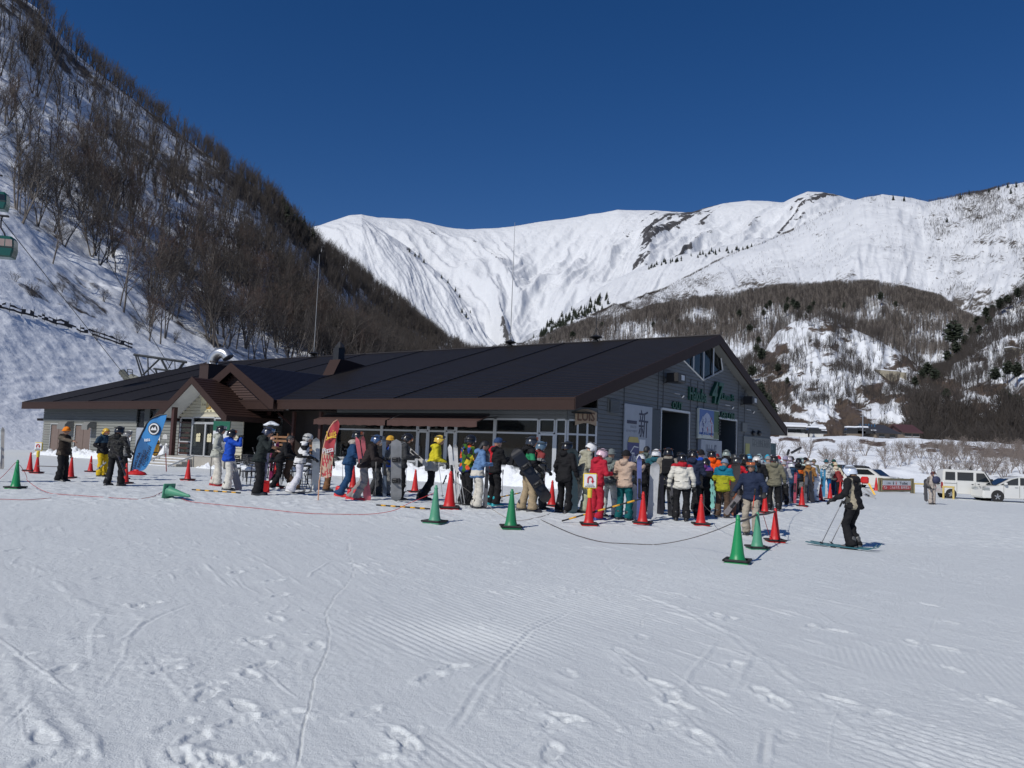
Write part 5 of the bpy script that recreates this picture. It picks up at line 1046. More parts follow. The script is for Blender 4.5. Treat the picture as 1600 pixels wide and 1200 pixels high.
    # covered terrace right of the porch: dark recess with posts, window glass and pallets come separately
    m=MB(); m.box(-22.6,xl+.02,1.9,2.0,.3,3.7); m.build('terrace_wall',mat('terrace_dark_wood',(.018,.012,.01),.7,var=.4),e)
    tx0=fac(392,700,1.9)[0]
    for p,q in ((393,404),(407,416)): window('terrace_window',fac(p,700,1.8)[0],fac(q,700,1.8)[0],1.1,3.2,lambda a,b,t:(a,1.85-t,b),[],[2.5])
    m=MB()
    for p in (415,455,497): x=fac(p,700,1.2)[0]; m.box(x-.09,x+.09,1.2,1.38,.2,3.6); 
    m.tube([(fac(455,700,1.2)[0]+.1,1.3,2.6),(fac(430,700,1.2)[0],1.25,3.5)],.07,4); m.build('terrace_posts',mat('post_brown',(.06,.024,.02),.6),e)
    return e
# ---------------------------------------------------------------- cones, bars, ropes, signs, banners, furniture
M_red=mat('cone_red',(.56,.014,.014),.5,var=.22,vs=7,bump=.2,bs=40); M_gr1=mat('cone_green_bright',(.012,.26,.085),.42,var=.12); M_gr2=mat('cone_green_faded',(.08,.30,.18),.5,var=.18); M_gr3=mat('cone_green_deep',(.015,.20,.075),.45,var=.15)
M_rub=mat('rubber_black',(.025,.024,.024),.75,bump=.3,bs=25); M_yel=mat('bar_yellow',(.70,.36,.02),.45); M_yel2=mat('sign_yellow',(.72,.52,.05),.45); M_rope=mat('rope_red',(.42,.03,.035),.8); M_ropew=mat('rope_pale',(.42,.38,.34),.8); M_roped=mat('rope_dark',(.10,.085,.08),.8)
CONE={}
def cone_mesh():
    m=MB(); m.lathe([(.150,.03),(.148,.05),(.125,.075),(.105,.16),(.072,.40),(.044,.62),(.034,.69),(.030,.70)],20); b=m
    b.bev(-.19,.19,-.19,.19,.0,.035,.012); CONE['body']=b.mesh('body',False); CONE['body'].set_sharp_from_angle(angle=.7) if hasattr(CONE['body'],'set_sharp_from_angle') else None
    CONE['body'].polygons.foreach_set('use_smooth',[True]*len(CONE['body'].polygons)); CONE['body'].set_sharp_from_angle(angle=.7)
    k=MB(); k.lathe([(.034,.69),(.040,.70),(.040,.725),(.026,.735),(.026,.76),(.020,.775)],12); CONE['knob']=k.mesh('top_knob',True)
    w=MB(); 
    for a in range(4): w.bev(-.215,.215,-.215,-.155,.036,.075,.015,Matrix.Rotation(a*PI/2,4,'Z'))
    CONE['weight']=w.mesh('base_weight')
def cone(px,by,ty,m,label,group,rz=None,H=None,weight=True):
    b=at(px,by-1.5); H=H or float((by-ty)*b[1]/FPX); H=min(max(H,.62),.95); s=H/.775
    e=empty('traffic_cone',b-np.array([0,0,.008]),rz if rz is not None else random.uniform(-.5,.5),label,'traffic cone',group); e.scale=(s,s,s)
    link('body',CONE['body'],e,[m]); link('top_knob',CONE['knob'],e,[m])
    if weight: link('base_weight',CONE['weight'],e,[M_rub])
    return e,b,s
def fallen(px,py,m,label,dirx,tilt,inner=None):
    b=at(px,py); e=empty('traffic_cone',b+np.array([0,0,.17]),0,label,'traffic cone','traffic cones marking the queue')
    M_=Matrix.Rotation(dirx,4,'Z')@Matrix.Rotation(PI/2+tilt,4,'Y'); e.rotation_euler=M_.to_euler(); e.scale=(.95,)*3; link('body',CONE['body'],e,[m]); link('top_knob',CONE['knob'],e,[m])
    r=MB(); r.tube([(.155*math.cos(a),.155*math.sin(a),-.012) for a in np.linspace(0,2*PI,25)],.010,5,False); r.build('moulded_ring',m,e); return e
def rope(pts,label,m=M_rope,r=.0065,name='rope'):
    """pts: first and last are (px, py, cone foot py) ties or (px, py, None) on the snow; the rest hang or lie between"""
    ends=[]
    for q in (pts[0],pts[-1]): ends.append(at(q[0],q[2]-1.5)[1] if len(q)>2 and q[2] else at(q[0],q[1])[1])
    P_=[]; n=len(pts)
    for i,q in enumerate(pts):
        Yd=ends[0]+(ends[1]-ends[0])*i/(n-1); w=atd(q[0],q[1],Yd)
        if w[2]<float(G(w[0],w[1]))+.015: w=at(q[0],q[1],dz=.012)
        P_.append(w)
    Q=[]
    for i in range(len(P_)-1):
        for k in range(6): Q.append(crom(np.array(P_),i+k/6))
    Q.append(P_[-1]); mb=MB(); mb.tube([tuple(q) for q in Q],r,5); return tag(mb.build(name,m,smooth=True),label,'rope','ropes strung between the cones')
def bar(p0,p1,label,z0=.03,z1=.03,d0=None,d1=None):
    A=at(*p0,dz=z0); B=at(*p1,dz=z1); n=11; e=empty('striped_bar',A,0,label,'barrier bar','striped barrier bars'); A=Vector(A);B=Vector(B)
    mb=MB()
    for k in range(n): mb.mi=k%2; mb.tube([A.lerp(B,k/n)-A,A.lerp(B,(k+1)/n)-A],.021 if k%2 else .019,7)
    mb.build('striped_tube',[M_rub,M_yel],e,smooth=True)
    return e
def uturn(px,by,ty,label,h=0):
    e,b,s=cone(px,by,ty,M_red,label.replace('small yellow edged U-turn sign','red cone carrying a yellow edged U-turn sign'),'traffic cones marking the queue',0)
    t=empty('turn_sign',b+np.array([0,0,.74*s]),R_(-4),label,'sign','U-turn signs on cones'); k=s
    m=MB(); m.lathe([(.05,-.08),(.055,.10),(.035,.13)],12); m.bev(-.17*k,.17*k,-.035,.035,.12,.50*k,.03); m.build('sign_holder',M_yel2,t)
    m=MB(); m.box(-.145*k,.145*k,-.042,-.036,.15,.475*k); pl=m.build('sign_plate',M_white,t)
    m=MB(); c=.0; pts=[(-.055*k,-.05,.25),(-.055*k,-.05,.36*k)]+[(-.055*k*math.cos(a),-.05,.36*k+.055*k*math.sin(a)) for a in np.linspace(.3,PI-.3,7)]+[(.055*k,-.05,.36*k),(.055*k,-.05,.29)]
    m.tube(pts,.016,5); m.add([(.015*k,-.055,.30),(.095*k,-.055,.30),(.055*k,-.055,.235),(.015*k,-.045,.30),(.095*k,-.045,.30),(.055*k,-.045,.235)],[(0,1,2),(3,5,4),(0,3,4,1),(1,4,5,2),(2,5,3,0)]); m.build('turn_arrow',mat('arrow_red',(.5,.02,.03),.5),pl)
    marks(pl,mat('grey_ink2',(.2,.2,.2),.6),lambda a,b_,t_:(a,-.044-t_,b_),-.12*k,.12*k,.165,.185,12,7,.004); marks(pl,mat('grey_ink2',(.2,.2,.2),.6),lambda a,b_,t_:(a,-.044-t_,b_),-.08*k,.09*k,.20,.215,8,8,.004)
def cones():
    cone_mesh(); g='traffic cones marking the queue'
    G_=[(24,765,720,M_gr1,'green cone at the far left with a rope tied to its top'),(679,819,760,M_gr2,'faded green cone standing before the man in yellow'),(798,827,766,M_gr3,'green cone in front of the boarder in tan trousers'),(1152,881,807,M_gr1,'bright green cone nearest the camera on the right'),(1183,859,802,M_gr2,'faded green cone between the bright green cone and a red one')]
    for x,b,t,m,l in G_: cone(x,b,t,m,l,'green cones at the edge of the queue')
    R=[(46,738,708,'left one of the red cone pair by the far left sign'),(110,749,715,'red cone right beside the man in the orange cap'),(141,739,714,'red cone partly behind the boarder in yellow trousers'),(196,757,726,'red cone at the feet of the boarder in dark camouflage'),(293,752,720,'lone red cone in front of the entrance steps'),(430,764,722,'red cone half hidden among the skiers by the terrace'),(551,766,729,'red cone between the navy suit and the grey trousers'),(648,771,735,'dark red cone left of the man in yellow'),(702,797,737,'tall red cone right of the faded green cone'),(862,793,752,'red cone under the tip of the black snowboard'),(1004,820,770,'red cone before the white helmets in the crowd'),(1095,822,774,'red cone right of the white jacket with a red hood'),(1195,803,768,'red cone behind the man in the navy jacket'),(1211,848,796,'front red cone beside the two green cones on the right'),(1253,793,762,'red cone before the orange and black jacket'),(1282,784,758,'red cone before the pale blue and white skier'),(1297,782,757,'red cone in front of the patterned jacket with blue trousers'),(1313,777,754,'red cone just left of the standing skier with poles'),(1369,768,747,'red cone beside the toilet banner fence')]
    for x,b,t,l in R: cone(x,b,t,M_red,l,g,weight=x not in(1369,))
    uturn(57,741,711,'small yellow edged U-turn sign by the man in the orange cap'); uturn(920,822,772,'small yellow edged U-turn sign on the cone before the pink helmet')
    fallen(262,778,M_gr2,'green cone lying on its side on the snow at the left',-.45,.12); fallen(411,770,M_red,'red cone lying on its side with its square base towards the camera',R_(122),.12)
    bar((300,765),(376,770),'striped bar lying on the snow before the blue jacket'); bar((588,789),(672,795),'striped bar lying on the snow left of the faded green cone'); bar((771,779),(813,770),'striped bar half raised behind the boarder in tan trousers',.03,.2)
    bar((879,813),(897,815),'dark tip of a striped bar by the white jacket') if False else None
    bar((878,814),(1003,779),'striped bar rising from the snow to the red cone in front of the crowd',.03,.62)
    r=rope
    r([(-40,768,None),(0,748),(24,723,765)],'red rope leaving the far left green cone to the left'); r([(24,723,765),(32,728),(42,750),(80,771),(150,776),(215,780),(238,776),(254,768,None)],'red rope on the snow between the green cone and the fallen green cone')
    r([(282,778,None),(300,784),(400,794),(480,802),(560,804),(610,799),(640,786),(679,770,819)],'long red rope sagging from the fallen cone to the faded green cone')
    r([(702,748,797),(725,762),(755,785),(800,812),(850,806),(880,790,None)],'pale rope from the tall red cone into the queue',M_ropew,.007); r([(845,812,None),(900,836),(950,848),(1020,851),(1080,841),(1120,828),(1152,814,881)],'dark rope hanging in a long curve before the crowd',M_roped,.008)
    r([(1095,780,822),(1105,795),(1125,808),(1150,809),(1183,806,859)],'thin rope from the red cone to the faded green cone on the right',M_roped,.006)
    r([(1152,816,881),(1168,811),(1183,804,859)],'dark strap joining the two green cones',M_roped,.02); r([(1183,804,859),(1197,803),(1211,799,848)],'dark strap joining a green cone and the front red cone',M_roped,.022); r([(1193,806,859),(1203,840,None)],'red cord between the two rear cones on the right',M_rope,.007)
    r([(80,778,None),(40,781),(0,780),(-40,784,None)],'loose red rope on the snow at the left edge'); r([(141,722,739),(165,740),(175,756,None)],'thin pale rope beside the red cone at the yellow trousers',M_ropew,.006)
    r([(1211,800,848),(1232,790),(1253,768,793)],'thin rope from the front red cone to the cones behind',M_roped,.005); r([(57,728,741),(84,729),(110,730,749)],'thin black bar line between the red cones at the left',M_roped,.014)
# ---- skis, boards, poles
def ski_mesh(L_=1.68,w=.05):
    m=MB(); n=18; V=[]
    for i in range(n+1):
        t=i/n; z=t*L_; ww=w*(1+.22*abs(2*t-1)**2)*(1 if .04<t<.93 else (.6 if t<=.04 else max(.12,1-((t-.93)/.07)**2))); y=.02*abs(2*t-1)**3+(.10*((t-.9)/.1)**2 if t>.9 else 0)
        V+=[(-ww,y-.009,z),(ww,y-.009,z),(ww,y+.009,z),(-ww,y+.009,z)]
    F_=[(i*4+k,i*4+(k+1)%4,i*4+4+(k+1)%4,i*4+4+k) for i in range(n) for k in range(4)]+[(3,2,1,0),(n*4,n*4+1,n*4+2,n*4+3)]
    m.add(V,F_); return m.mesh('ski')
def bind_mesh():
    m=MB(); m.bev(-.04,.04,-.05,-.008,.62,.72,.01); m.bev(-.035,.035,-.07,-.008,.98,1.05,.01); m.bev(-.03,.03,-.025,-.008,.6,1.1,.006); return m.mesh('binding')
def board_mesh(L_=1.56,w=.15):
    m=MB(); n=26; V=[]
    for i in range(n+1):
        t=i/n; z=t*L_; e=min(t,1-t); ww=w*(.93+.10*abs(2*t-1)**2)*(math.sqrt(max(0,1-((.11-e)/.11)**2)) if e<.11 else 1)+.004; y=.0+(.10*((.14-e)/.14)**2 if e<.14 else 0)
        V+=[(-ww,y-.006,z),(-ww*.5,y-.006,z),(ww*.5,y-.006,z),(ww,y-.006,z),(ww,y+.006,z),(-ww,y+.006,z)]
    F_=[(i*6+k,i*6+(k+1)%6,i*6+6+(k+1)%6,i*6+6+k) for i in range(n) for k in range(6)]+[tuple(range(5,-1,-1)),tuple(range(n*6,n*6+6))]
    m.add(V,F_); return m.mesh('deck')
def bbind_mesh():
    m=MB(); m.bev(-.12,.12,-.05,-.006,-.06,.06,.02); m.bev(.05,.12,-.22,-.05,-.07,.07,.03)
    for z,y in ((-.02,-.12),(.03,-.16)): m.tube([(-.10,-.05,z),(-.08,y,z),(.0,y-.03,z),(.09,y,z)],.016,5)
    return m.mesh('binding')
PR={}
def orient(A,B,roll=0):
    z=(Vector(B)-Vector(A)).normalized(); v=Vector((A[0],A[1],0))-Vector((0,0,0)); y=(v-z*v.dot(z)).normalized(); x=y.cross(z); M_=Matrix((x,y,z)).transposed().to_4x4()@Matrix.Rotation(roll,4,'Z'); return Matrix.Translation(Vector(A))@M_
def skis(A,B,c,label,roll=0,spread=.0,c2=None,group='skis held upright',gap=None):
    A=np.array(A);B=np.array(B); L_=np.linalg.norm(B-A); m=mat('ski_%02x%02x%02x'%tuple(int(v*255) for v in c),c,.35,coat=.2,vs=6,var=.35)
    if 'ski' not in PR: PR['ski']=ski_mesh(); PR['sb']=bind_mesh()
    e=empty('ski_pair',A,0,label,'skis',group); e.matrix_world=orient(A,B,roll)@Matrix.Diagonal((1,1,L_/1.68,1))
    for s in (1,-1):
        o=link('ski',PR['ski'],e,[m]); o.matrix_local=Matrix.Translation(((gap or .045)*s*(spread>0),.02*s*(gap is None),0))@Matrix.Rotation(spread*s,4,'Y')@Matrix.Rotation(0 if s<0 or gap else PI,4,'Z')
        b=link('binding',PR['sb'],o,[M_black])
    return e
def board(A,B,c,label,roll=0,flip=False,w=1.,kind=None,c2=None):
    if 'bd' not in PR: PR['bd']=board_mesh(); PR['bb']=bbind_mesh()
    A=np.array(A);B=np.array(B); L_=np.linalg.norm(B-A); s=L_/1.56; m=mat('board_%02x%02x%02x'%tuple(int(v*255) for v in c),c,.35,coat=.25,vs=5,var=.4)
    e=empty('snowboard',A,0,label,'snowboard','snowboards carried in the queue'); e.matrix_world=orient(A,B,roll+(PI if flip else 0))@Matrix.Diagonal((s*w,s,s,1)); link('deck',PR['bd'],e,[m])
    for z in (.52,1.04): o=link('binding',PR['bb'],e,[M_black]); o.location=(0,0,z)
    return e
def pole(A,B,label,c=(.25,.25,.26)):
    A=Vector(A);B=Vector(B); d=(B-A); L_=d.length; e=empty('ski_pole',A,0,label,'ski pole','ski poles'); e.matrix_world=orient(A,B)
    if 'ps' not in PR:
        m=MB(); m.tube([(0,0,0),(0,0,.06),(0,0,1.)],[.003,.010,.011],6); PR['ps']=m.mesh('shaft',True); m=MB(); m.tube([(0,0,-.12),(0,0,-.02),(0,0,.02)],[.017,.018,.022],8); m.tube([(0,.0,0),(.0,.07,-.05),(0,.05,-.16),(0,.01,-.05)],.006,4); PR['pg']=m.mesh('grip',True); m=MB(); m.lathe([(.012,.055),(.045,.06),(.045,.066),(.012,.075)],10); PR['pb']=m.mesh('basket')
    s=link('shaft',PR['ps'],e,[mat('pole_%02x%02x'%(int(c[0]*255),int(c[1]*255)),c,.4,.4)]); s.scale=(1,1,L_); g=link('grip',PR['pg'],e,[M_black]); g.location=(0,0,L_); link('basket',PR['pb'],e,[M_black]); return e
def seg(x0,y0,x1,y1,dz=.0,dd=0,Y=None):
    """from a point on the snow up to a point above it, nearly the same distance away"""
    A=at(x0,y0) if Y is None else atd(x0,y0,Y); B=atd(x1,y1,A[1]+dd); return A,B
def furniture():
    # terrace chairs, tables, snow caps
    M_ch=mat('chair_black',(.025,.025,.027),.5); c=MB(); 
    for x in (-.22,.22): c.tube([(x,.22,0),(x,.2,.44),(x,.26,.88)],.014,5); c.tube([(x,-.22,0),(x,-.2,.44)],.014,5); c.tube([(x,-.2,.44),(x,-.2,.64),(x,.2,.66)],.012,5)
    c.tube([(-.22,.26,.88),(0,.28,.9),(.22,.26,.88)],.014,5); fr=c.mesh('frame',True); c=MB(); c.bev(-.21,.21,-.21,.2,.43,.455,.008); st=c.mesh('seat'); c=MB(); 
    for k in range(5): c.box(-.2,.2,.212+.012*k,.222+.012*k,.52+.075*k,.57+.075*k)
    bk=c.mesh('backrest'); c=MB(); c.bev(-.21,.21,-.21,.19,.456,.60,.05); sw=c.mesh('snow_cap')
    for n,(x,y,a,l,f) in enumerate([(384,744,.3,'black snow capped terrace chair behind the blue jacket',0),(392,752,2.2,'black terrace chair beside the crossed skis',0),(418,748,1.1,'black terrace chair behind the skier in the black suit',0),(442,752,-.6,'black snow capped chair under the white sheet',0),(455,757,2.6,'black chair behind the black and white jacket',0),(478,756,.4,'black snow covered chair right of the black and white jacket',0),(488,762,-1.2,'black chair left of the red feather banner',0),(476,748,1.9,'black chair at the back of the terrace by the pallets',0),(372,746,-1,'black chair half hidden by the cream trousers',0),(379,752,1.5,'chair with a thick snow cushion right of the cream trousers',0),(388,758,-.3,'front chair between the crossed skis and the black suit',0),(396,747,.9,'rear chair between the crossed skis and the black suit',0),(448,748,2.,'rear chair behind the bent over person',0),(461,747,.2,'rear chair under the pallet boards',0),(484,752,2.9,'chair directly behind the tall white board',0),(494,757,1.2,'last chair before the red feather banner',0)]):
        e=empty('terrace_chair',at(x,y),a,l,'chair','metal terrace chairs'); link('frame',fr,e,[M_ch]); link('seat',st,e,[M_ch]); link('backrest',bk,e,[M_ch]); link('snow_cap',sw,e,[M_pile])
    tb=MB(); tb.lathe([(.38,.70),(.4,.71),(.4,.73),(.38,.74)],20); tl=MB(); 
    for k in range(4): a=k*PI/2+.4; tl.tube([(.3*math.cos(a),.3*math.sin(a),0),(.08*math.cos(a),.08*math.sin(a),.45),(.25*math.cos(a),.25*math.sin(a),.7)],.014,5)
    ts=MB(); ts.ell((0,0,.76),(.36,.36,.07),16,6); a_,b_,c_=tb.mesh('tabletop'),tl.mesh('table_legs'),ts.mesh('snow_cap',True)
    for x,y,l in ((400,742,'snow topped round terrace table behind the purple skis'),(437,760,'small round table beside the bent over person'),(470,762,'round table between the chairs near the red feather banner')):
        e=empty('terrace_table',at(x,y),0,l,'table','round terrace tables'); link('tabletop',a_,e,[M_ch]); link('table_legs',b_,e,[M_ch]); link('snow_cap',c_,e,[M_pile])
    # pallets stacked against the wall
    for x0,x1,y0,l,n in ((415,450,700,'upright stack of wooden pallet boards on the terrace',8),(478,498,705,'narrow rack of pallet boards behind the black and white jacket',6)):
        P0=W((fac(x0,y0,.6)[0],.6,0)); P1=W((fac(x1,y0,.6)[0],.6,0)); w=np.linalg.norm(P1-P0); e=empty('pallet_rack',P0,-TH,l,'pallets'); 
        bd=MB(); 
        for k in range(n): bd.bev(0,w,-.06,-.03,.35+k*.23,.35+k*.23+.12,.006)
        bd.build('boards',M_wood,e); up=MB()
        for x in (.05,w/2,w-.05): up.box(x-.04,x+.04,-.028,.07,.0,.4+n*.23)
        up.build('uprights',M_wood,e)
    # snow covered parasol
    P0=at(419,742); P0=P0+0; e=empty('parasol',P0,0,'folded snow topped parasol above the skier in the black suit','parasol'); h=float(atd(419,661,P0[1])[2]-P0[2]); m=MB(); m.tube([(0,0,0),(0,0,h)],.025,6); m.build('pole',M_black,e); m=MB(); chain(m,[((-.22,0,h-.10),(.20,.16,.06)),((.0,0,h-.02),(.20,.2,.13)),((.26,0,h-.07),(.16,.16,.05))]); m.build('snow_cap',M_pile,e,smooth=True); m=MB(); m.tube([(0,0,h-.1),(0,0,h-.5),(0,0,h-1.2)],[.2,.16,.05],8); m.build('canopy',mat('parasol_black',(.02,.02,.02),.8),e)
    # white sheet sign
    P0=at(432,752); e=empty('sheet_sign',P0,R_(8),'white slanting cloth sign with a black H behind the bent over person','sign'); k=P0[1]/FPX; m=MB(); 
    m.extr([(-9*k,62*k),(10*k,42*k),(12*k,22*k),(-10*k,26*k)],-.02,.0,lambda a,b,t:(a,t,b)); m.build('cloth',M_white,e); m=MB(); m.tube([(-8*k,.03,0),(-8*k,.03,62*k)],.015,5); m.tube([(9*k,.03,0),(9*k,.03,42*k)],.015,5); m.build('posts',M_black,e); put_text('lettering','H',M_black,e,lambda a,b,t:(a,-.03-t,b),2*k,8*k,28*k,38*k,.01)
    # green banner at the entrance
    e=empty('green_banner',at(341,745),R_(-6),'green and white cloth banner on a stand beside the entrance doors','banner'); b=at(341,745); k=b[1]/FPX; ht=float(atd(341,658,b[1])[2]-b[2]); m=MB(); m.box(-13.5*k,13.5*k,-.01,.01,ht-15*k,ht); m.build('green_cloth',mat('banner_green',(.005,.12,.07),.7,bump=.3,bs=4),e); m=MB(); m.box(-13*k,13*k,-.008,.008,ht-36*k,ht-15*k); m.build('white_cloth',M_white,e); m=MB(); m.tube([(-13.5*k,.02,0),(-13.5*k,.02,ht+.05)],.015,5); m.tube([(13.5*k,.02,0),(13.5*k,.02,ht+.05)],.015,5); m.tube([(-13.5*k,.02,ht),(13.5*k,.02,ht)],.015,5); m.build('banner_frame',M_black,e)
    # yellow barrel, thin red stake, sign on a stand
    b=at(240,738); e=empty('yellow_barrel',W((fac(240,716,-1.5)[0],-1.5,.55)),0,'yellow barrel standing in snow by the blue feather banner','barrel'); k=.9; m=MB(); m.lathe([(.24,0),(.29,.12),(.31,.4),(.31,.7),(.27,.95),(.24,1.0)],16); m.build('barrel_body',mat('barrel_yellow',(.62,.33,.03),.5),e,smooth=True); m=MB(); m.lathe([(.315,.15),(.325,.17),(.325,.20),(.315,.22)],16); m.lathe([(.315,.72),(.325,.74),(.325,.77),(.315,.79)],16); m.build('hoops',M_black,e)
    A,B=seg(260,737,259,708); m=MB(); m.tube([tuple(A),tuple(B)],.022,6); tag(m.build('red_stake',mat('stake_red',(.22,.02,.025),.6)),'thin dark red stake in front of the entrance steps','stake')
    P0=W((fac(256,712,-1.3)[0],-1.3,.5)); e=empty('stand_sign',P0,-TH,'small white sign on a thin metal stand left of the entrance','sign'); k=P0[1]/FPX; m=MB(); m.tube([(0,0,0),(0,0,27*k)],.02,5); m.tube([(-.2,0,0),(.2,0,0)],.02,5); m.build('stand',M_steel,e); m=MB(); m.extr([(-7*k,27*k),(7*k,27*k),(6*k,33*k),(0,35*k),(-6*k,33*k)],-.02,.02,lambda a,b,t:(a,t,b)); m.build('plate',mat('plate_grey',(.5,.5,.48),.5),e)
    # pram-like bundle of tubes at left? snow heaps along the building
    heaps=[(108,158,.0,.95,.9),(150,200,.0,1.05,.9),(192,216,-.2,.9,.7),(214,236,-.6,.8,.7),(238,266,-.9,1.75,.8),(500,640,.5,1.0,1.0),(600,760,.5,1.1,1.0),(715,870,.6,1.05,1.0),(845,925,.4,.95,.8),(375,500,.2,.35,.5),(312,345,-2.4,.25,.45),(58,112,.2,.5,.9)]
    for n,(pa,pb,yl,h,w) in enumerate(heaps):
        A=W((fac(pa,720,yl)[0],yl,0));B=W((fac(pb,720,yl)[0],yl,0)); w=w*.72
        L_=np.linalg.norm(B-A); n1,n2=int(L_/.09)+6,34; u_=np.linspace(-.06,1.06,n1)[:,None]; v_=np.linspace(-1,1,n2)[None]; d=(B-A)/L_; q=np.array([-d[1],d[0],0]); q=q if q[1]>0 else -q
        X=A[0]+d[0]*u_*L_+q[0]*v_*w*1.25; Y=A[1]+d[1]*u_*L_+q[1]*v_*w*1.25; sh=np.clip(1-np.abs(v_)**2.2,0,1)*np.clip(1-np.abs(2*u_-1)**6*1.0,0,1); Z=G(X,Y)+h*sh*(.75+.4*fbm(X*.9,Y*.9,3,200+n))+.26*sh**.5*fbm(X*3.2,Y*3.2,4,230+n)+.09*fbm(X*10,Y*10,3,260+n)-.05
        me=np_mesh('snow_heap',np.stack([X+0*Z,Y+0*Z,Z],-1).reshape(-1,3),grid_faces(n1,n2),smooth=True); me.materials.append(M_pile)
        lab=['shovelled snow heap before the brown service door','snow heap against the left wall behind the yellow trousers','low snow heap left of the blue feather banner','snow heap right of the blue feather banner','tall snow heap left of the entrance steps','snow bank under the windows behind the navy ski suit','snow bank under the windows behind the man in yellow','snow bank under the windows behind the tan trousers','snow bank at the corner behind the all black figure','flattened snow under the terrace chairs','small snow ridge at the foot of the entrance plinth','low snow bank at the left end of the building'][n]
        tag(link('snow_heap',me),lab,'snow heap','snow heaps along the building')
def feather(base,h,w,lean,outline,name,label,cat,cm,deco,rz=0,poleoff=0):
    e=empty(name,base,rz,label,cat); return e
def banners():
    # blue feather banner (leans right)
    b=at(213,742); k=b[1]/FPX; e=empty('feather_banner',b,R_(-5),'tall blue feather banner with a round emblem left of the entrance','banner')
    pts=[(-9,2),(-7,18),(-4,34),(0,50),(5,64),(12,78),(21,87),(32,92),(43,93)]; rt=[(42,86),(38,74),(34,62),(30,48),(26,34),(20,18),(14,8),(11,5)]
    ev=lambda L_,t:(np.interp(t,np.linspace(0,1,len(L_)),[p[0] for p in L_]),np.interp(t,np.linspace(0,1,len(L_)),[p[1] for p in L_])); rt=rt[::-1]
    F=lambda a,b_,t:(a*k,-.03*math.sin(a*.22+b_*.05)-t-.02,b_*k+.05)
    m=MB(); n=36; V=[];Fs=[]
    for i in range(n+1):
        t=i/n; l=ev(pts,t); r_=ev(rt,t)
        for j in range(9): s=j/8; V.append(F(l[0]*(1-s)+r_[0]*s,l[1]*(1-s)+r_[1]*s,0))
    Fs=[(i*9+j,i*9+j+1,i*9+10+j,i*9+9+j) for i in range(n) for j in range(8)]; lo=[f for i,f in enumerate(Fs)]
    m.mi=0; o=len(m.v); m.v+=V; 
    for f in Fs: m.f.append(f); m.m.append(1 if f[0]//9<n*.42 and (f[0]%9)<6 else 0)
    V2=[(x,y+.012,z) for x,y,z in V]; o=len(m.v); m.v+=V2
    for f in Fs: m.f.append(tuple(i+o for i in f[::-1])); m.m.append(0)
    m.build('banner_cloth',[mat('banner_blue',(.035,.22,.52),.6,bump=.25,bs=3,var=.1),mat('banner_deep_blue',(.022,.12,.30),.6,bump=.25,bs=3)],e,smooth=True)
    p=MB(); p.tube([F(x-.6,y,.0) for x,y in [(-9.5,-2)]+pts],[.03]*9+[.014],6); p.build('banner_pole',M_black,e)
    c=ev(pts,.72); cx,cy=24.0,70.; 
    def disc(r0,r1,t,m_,nm):
        q=MB(); q.extr([(cx+r0*math.cos(a),cy+r1*math.sin(a)) for a in np.linspace(0,2*PI,28)[:-1]],t,t+.004,lambda a,b_,tt:(a*k,-.05-tt,b_*k+.05)); q.build(nm,m_,e)
    disc(9.4,9.8,.002,M_black,'emblem_rim'); disc(8.3,8.7,.008,M_white,'emblem_ring'); disc(6.2,6.5,.014,M_black,'emblem_disc')
    q=MB(); q.extr([(cx-5,cy-2),(cx-2,cy+3),(cx,cy+.5),(cx+2.5,cy+4),(cx+5,cy-2)],.019,.023,lambda a,b_,tt:(a*k,-.05-tt,b_*k+.05)); q.build('emblem_peaks',M_white,e)
    sl=math.atan2(20,78)
    def rt_(cx_,cy_,ang):
        return lambda a,b_,t:((cx_+a*math.cos(ang)-b_*math.sin(ang))*k,-.052-t,(cy_+a*math.sin(ang)+b_*math.cos(ang))*k+.05)
    an=R_(72)
    for tx,x,y,l,hh in (('HAKUBA',-3.2,5,29,4.0),('BREWING',5.0,9,29,4.2),('COMPANY',12.6,12,33,4.2)): put_text('banner_lettering',tx,mat('banner_ink',(.012,.018,.05),.6),e,rt_(x,y,an),0,l,0,hh,.006)
    marks(e,M_white,rt_(10,50,R_(8)),0,10,0,4,4,9,.9)
    m=MB(); m.lathe([(.34,0),(.36,.04),(.30,.10),(.12,.16),(.1,.2)],18); m.build('banner_base',M_red,e)
    # red feather banner
    b=at(497,782); e=empty('feather_banner',b,R_(4),'narrow red pizza feather banner on a thin pole beside the terrace','banner'); k=b[1]/FPX
    L1=[(2,37),(2.5,60),(4,80),(7,98),(12,113),(18,122),(23,126)]; R1=[(12,35),(19,38),(19,60),(20,78),(22,96),(26,112),(26,121),(23,126)]
    F=lambda a,b_,t:(a*k,-.02*math.sin(a*.35+b_*.07)-t-.02,b_*k); V=[];n=36
    for i in range(n+1):
        t=i/n; l=ev(L1,t); r_=ev(R1,t)
        for j in range(9): s=j/8; V.append(F(l[0]*(1-s)+r_[0]*s,l[1]*(1-s)+r_[1]*s,0))
    m=MB(); m.v+=V; 
    for i in range(n):
        for j in range(8): m.f.append((i*9+j,i*9+j+1,i*9+10+j,i*9+9+j)); m.m.append(1 if i<n*.36 and (math.sin(j*2.3+i*1.7)+math.sin(i*.9-j))>-.1 else 0)
    V2=[(x,y+.012,z) for x,y,z in V]; o=len(m.v); m.v+=V2
    for i in range(n):
        for j in range(8): m.f.append((o+i*9+9+j,o+i*9+10+j,o+i*9+j+1,o+i*9+j)); m.m.append(0)
    m.build('banner_cloth',[mat('banner_red',(.42,.045,.055),.6,bump=.25,bs=4,var=.15),mat('pizza_beige',(.50,.36,.26),.7,var=.5,vs=14)],e,smooth=True)
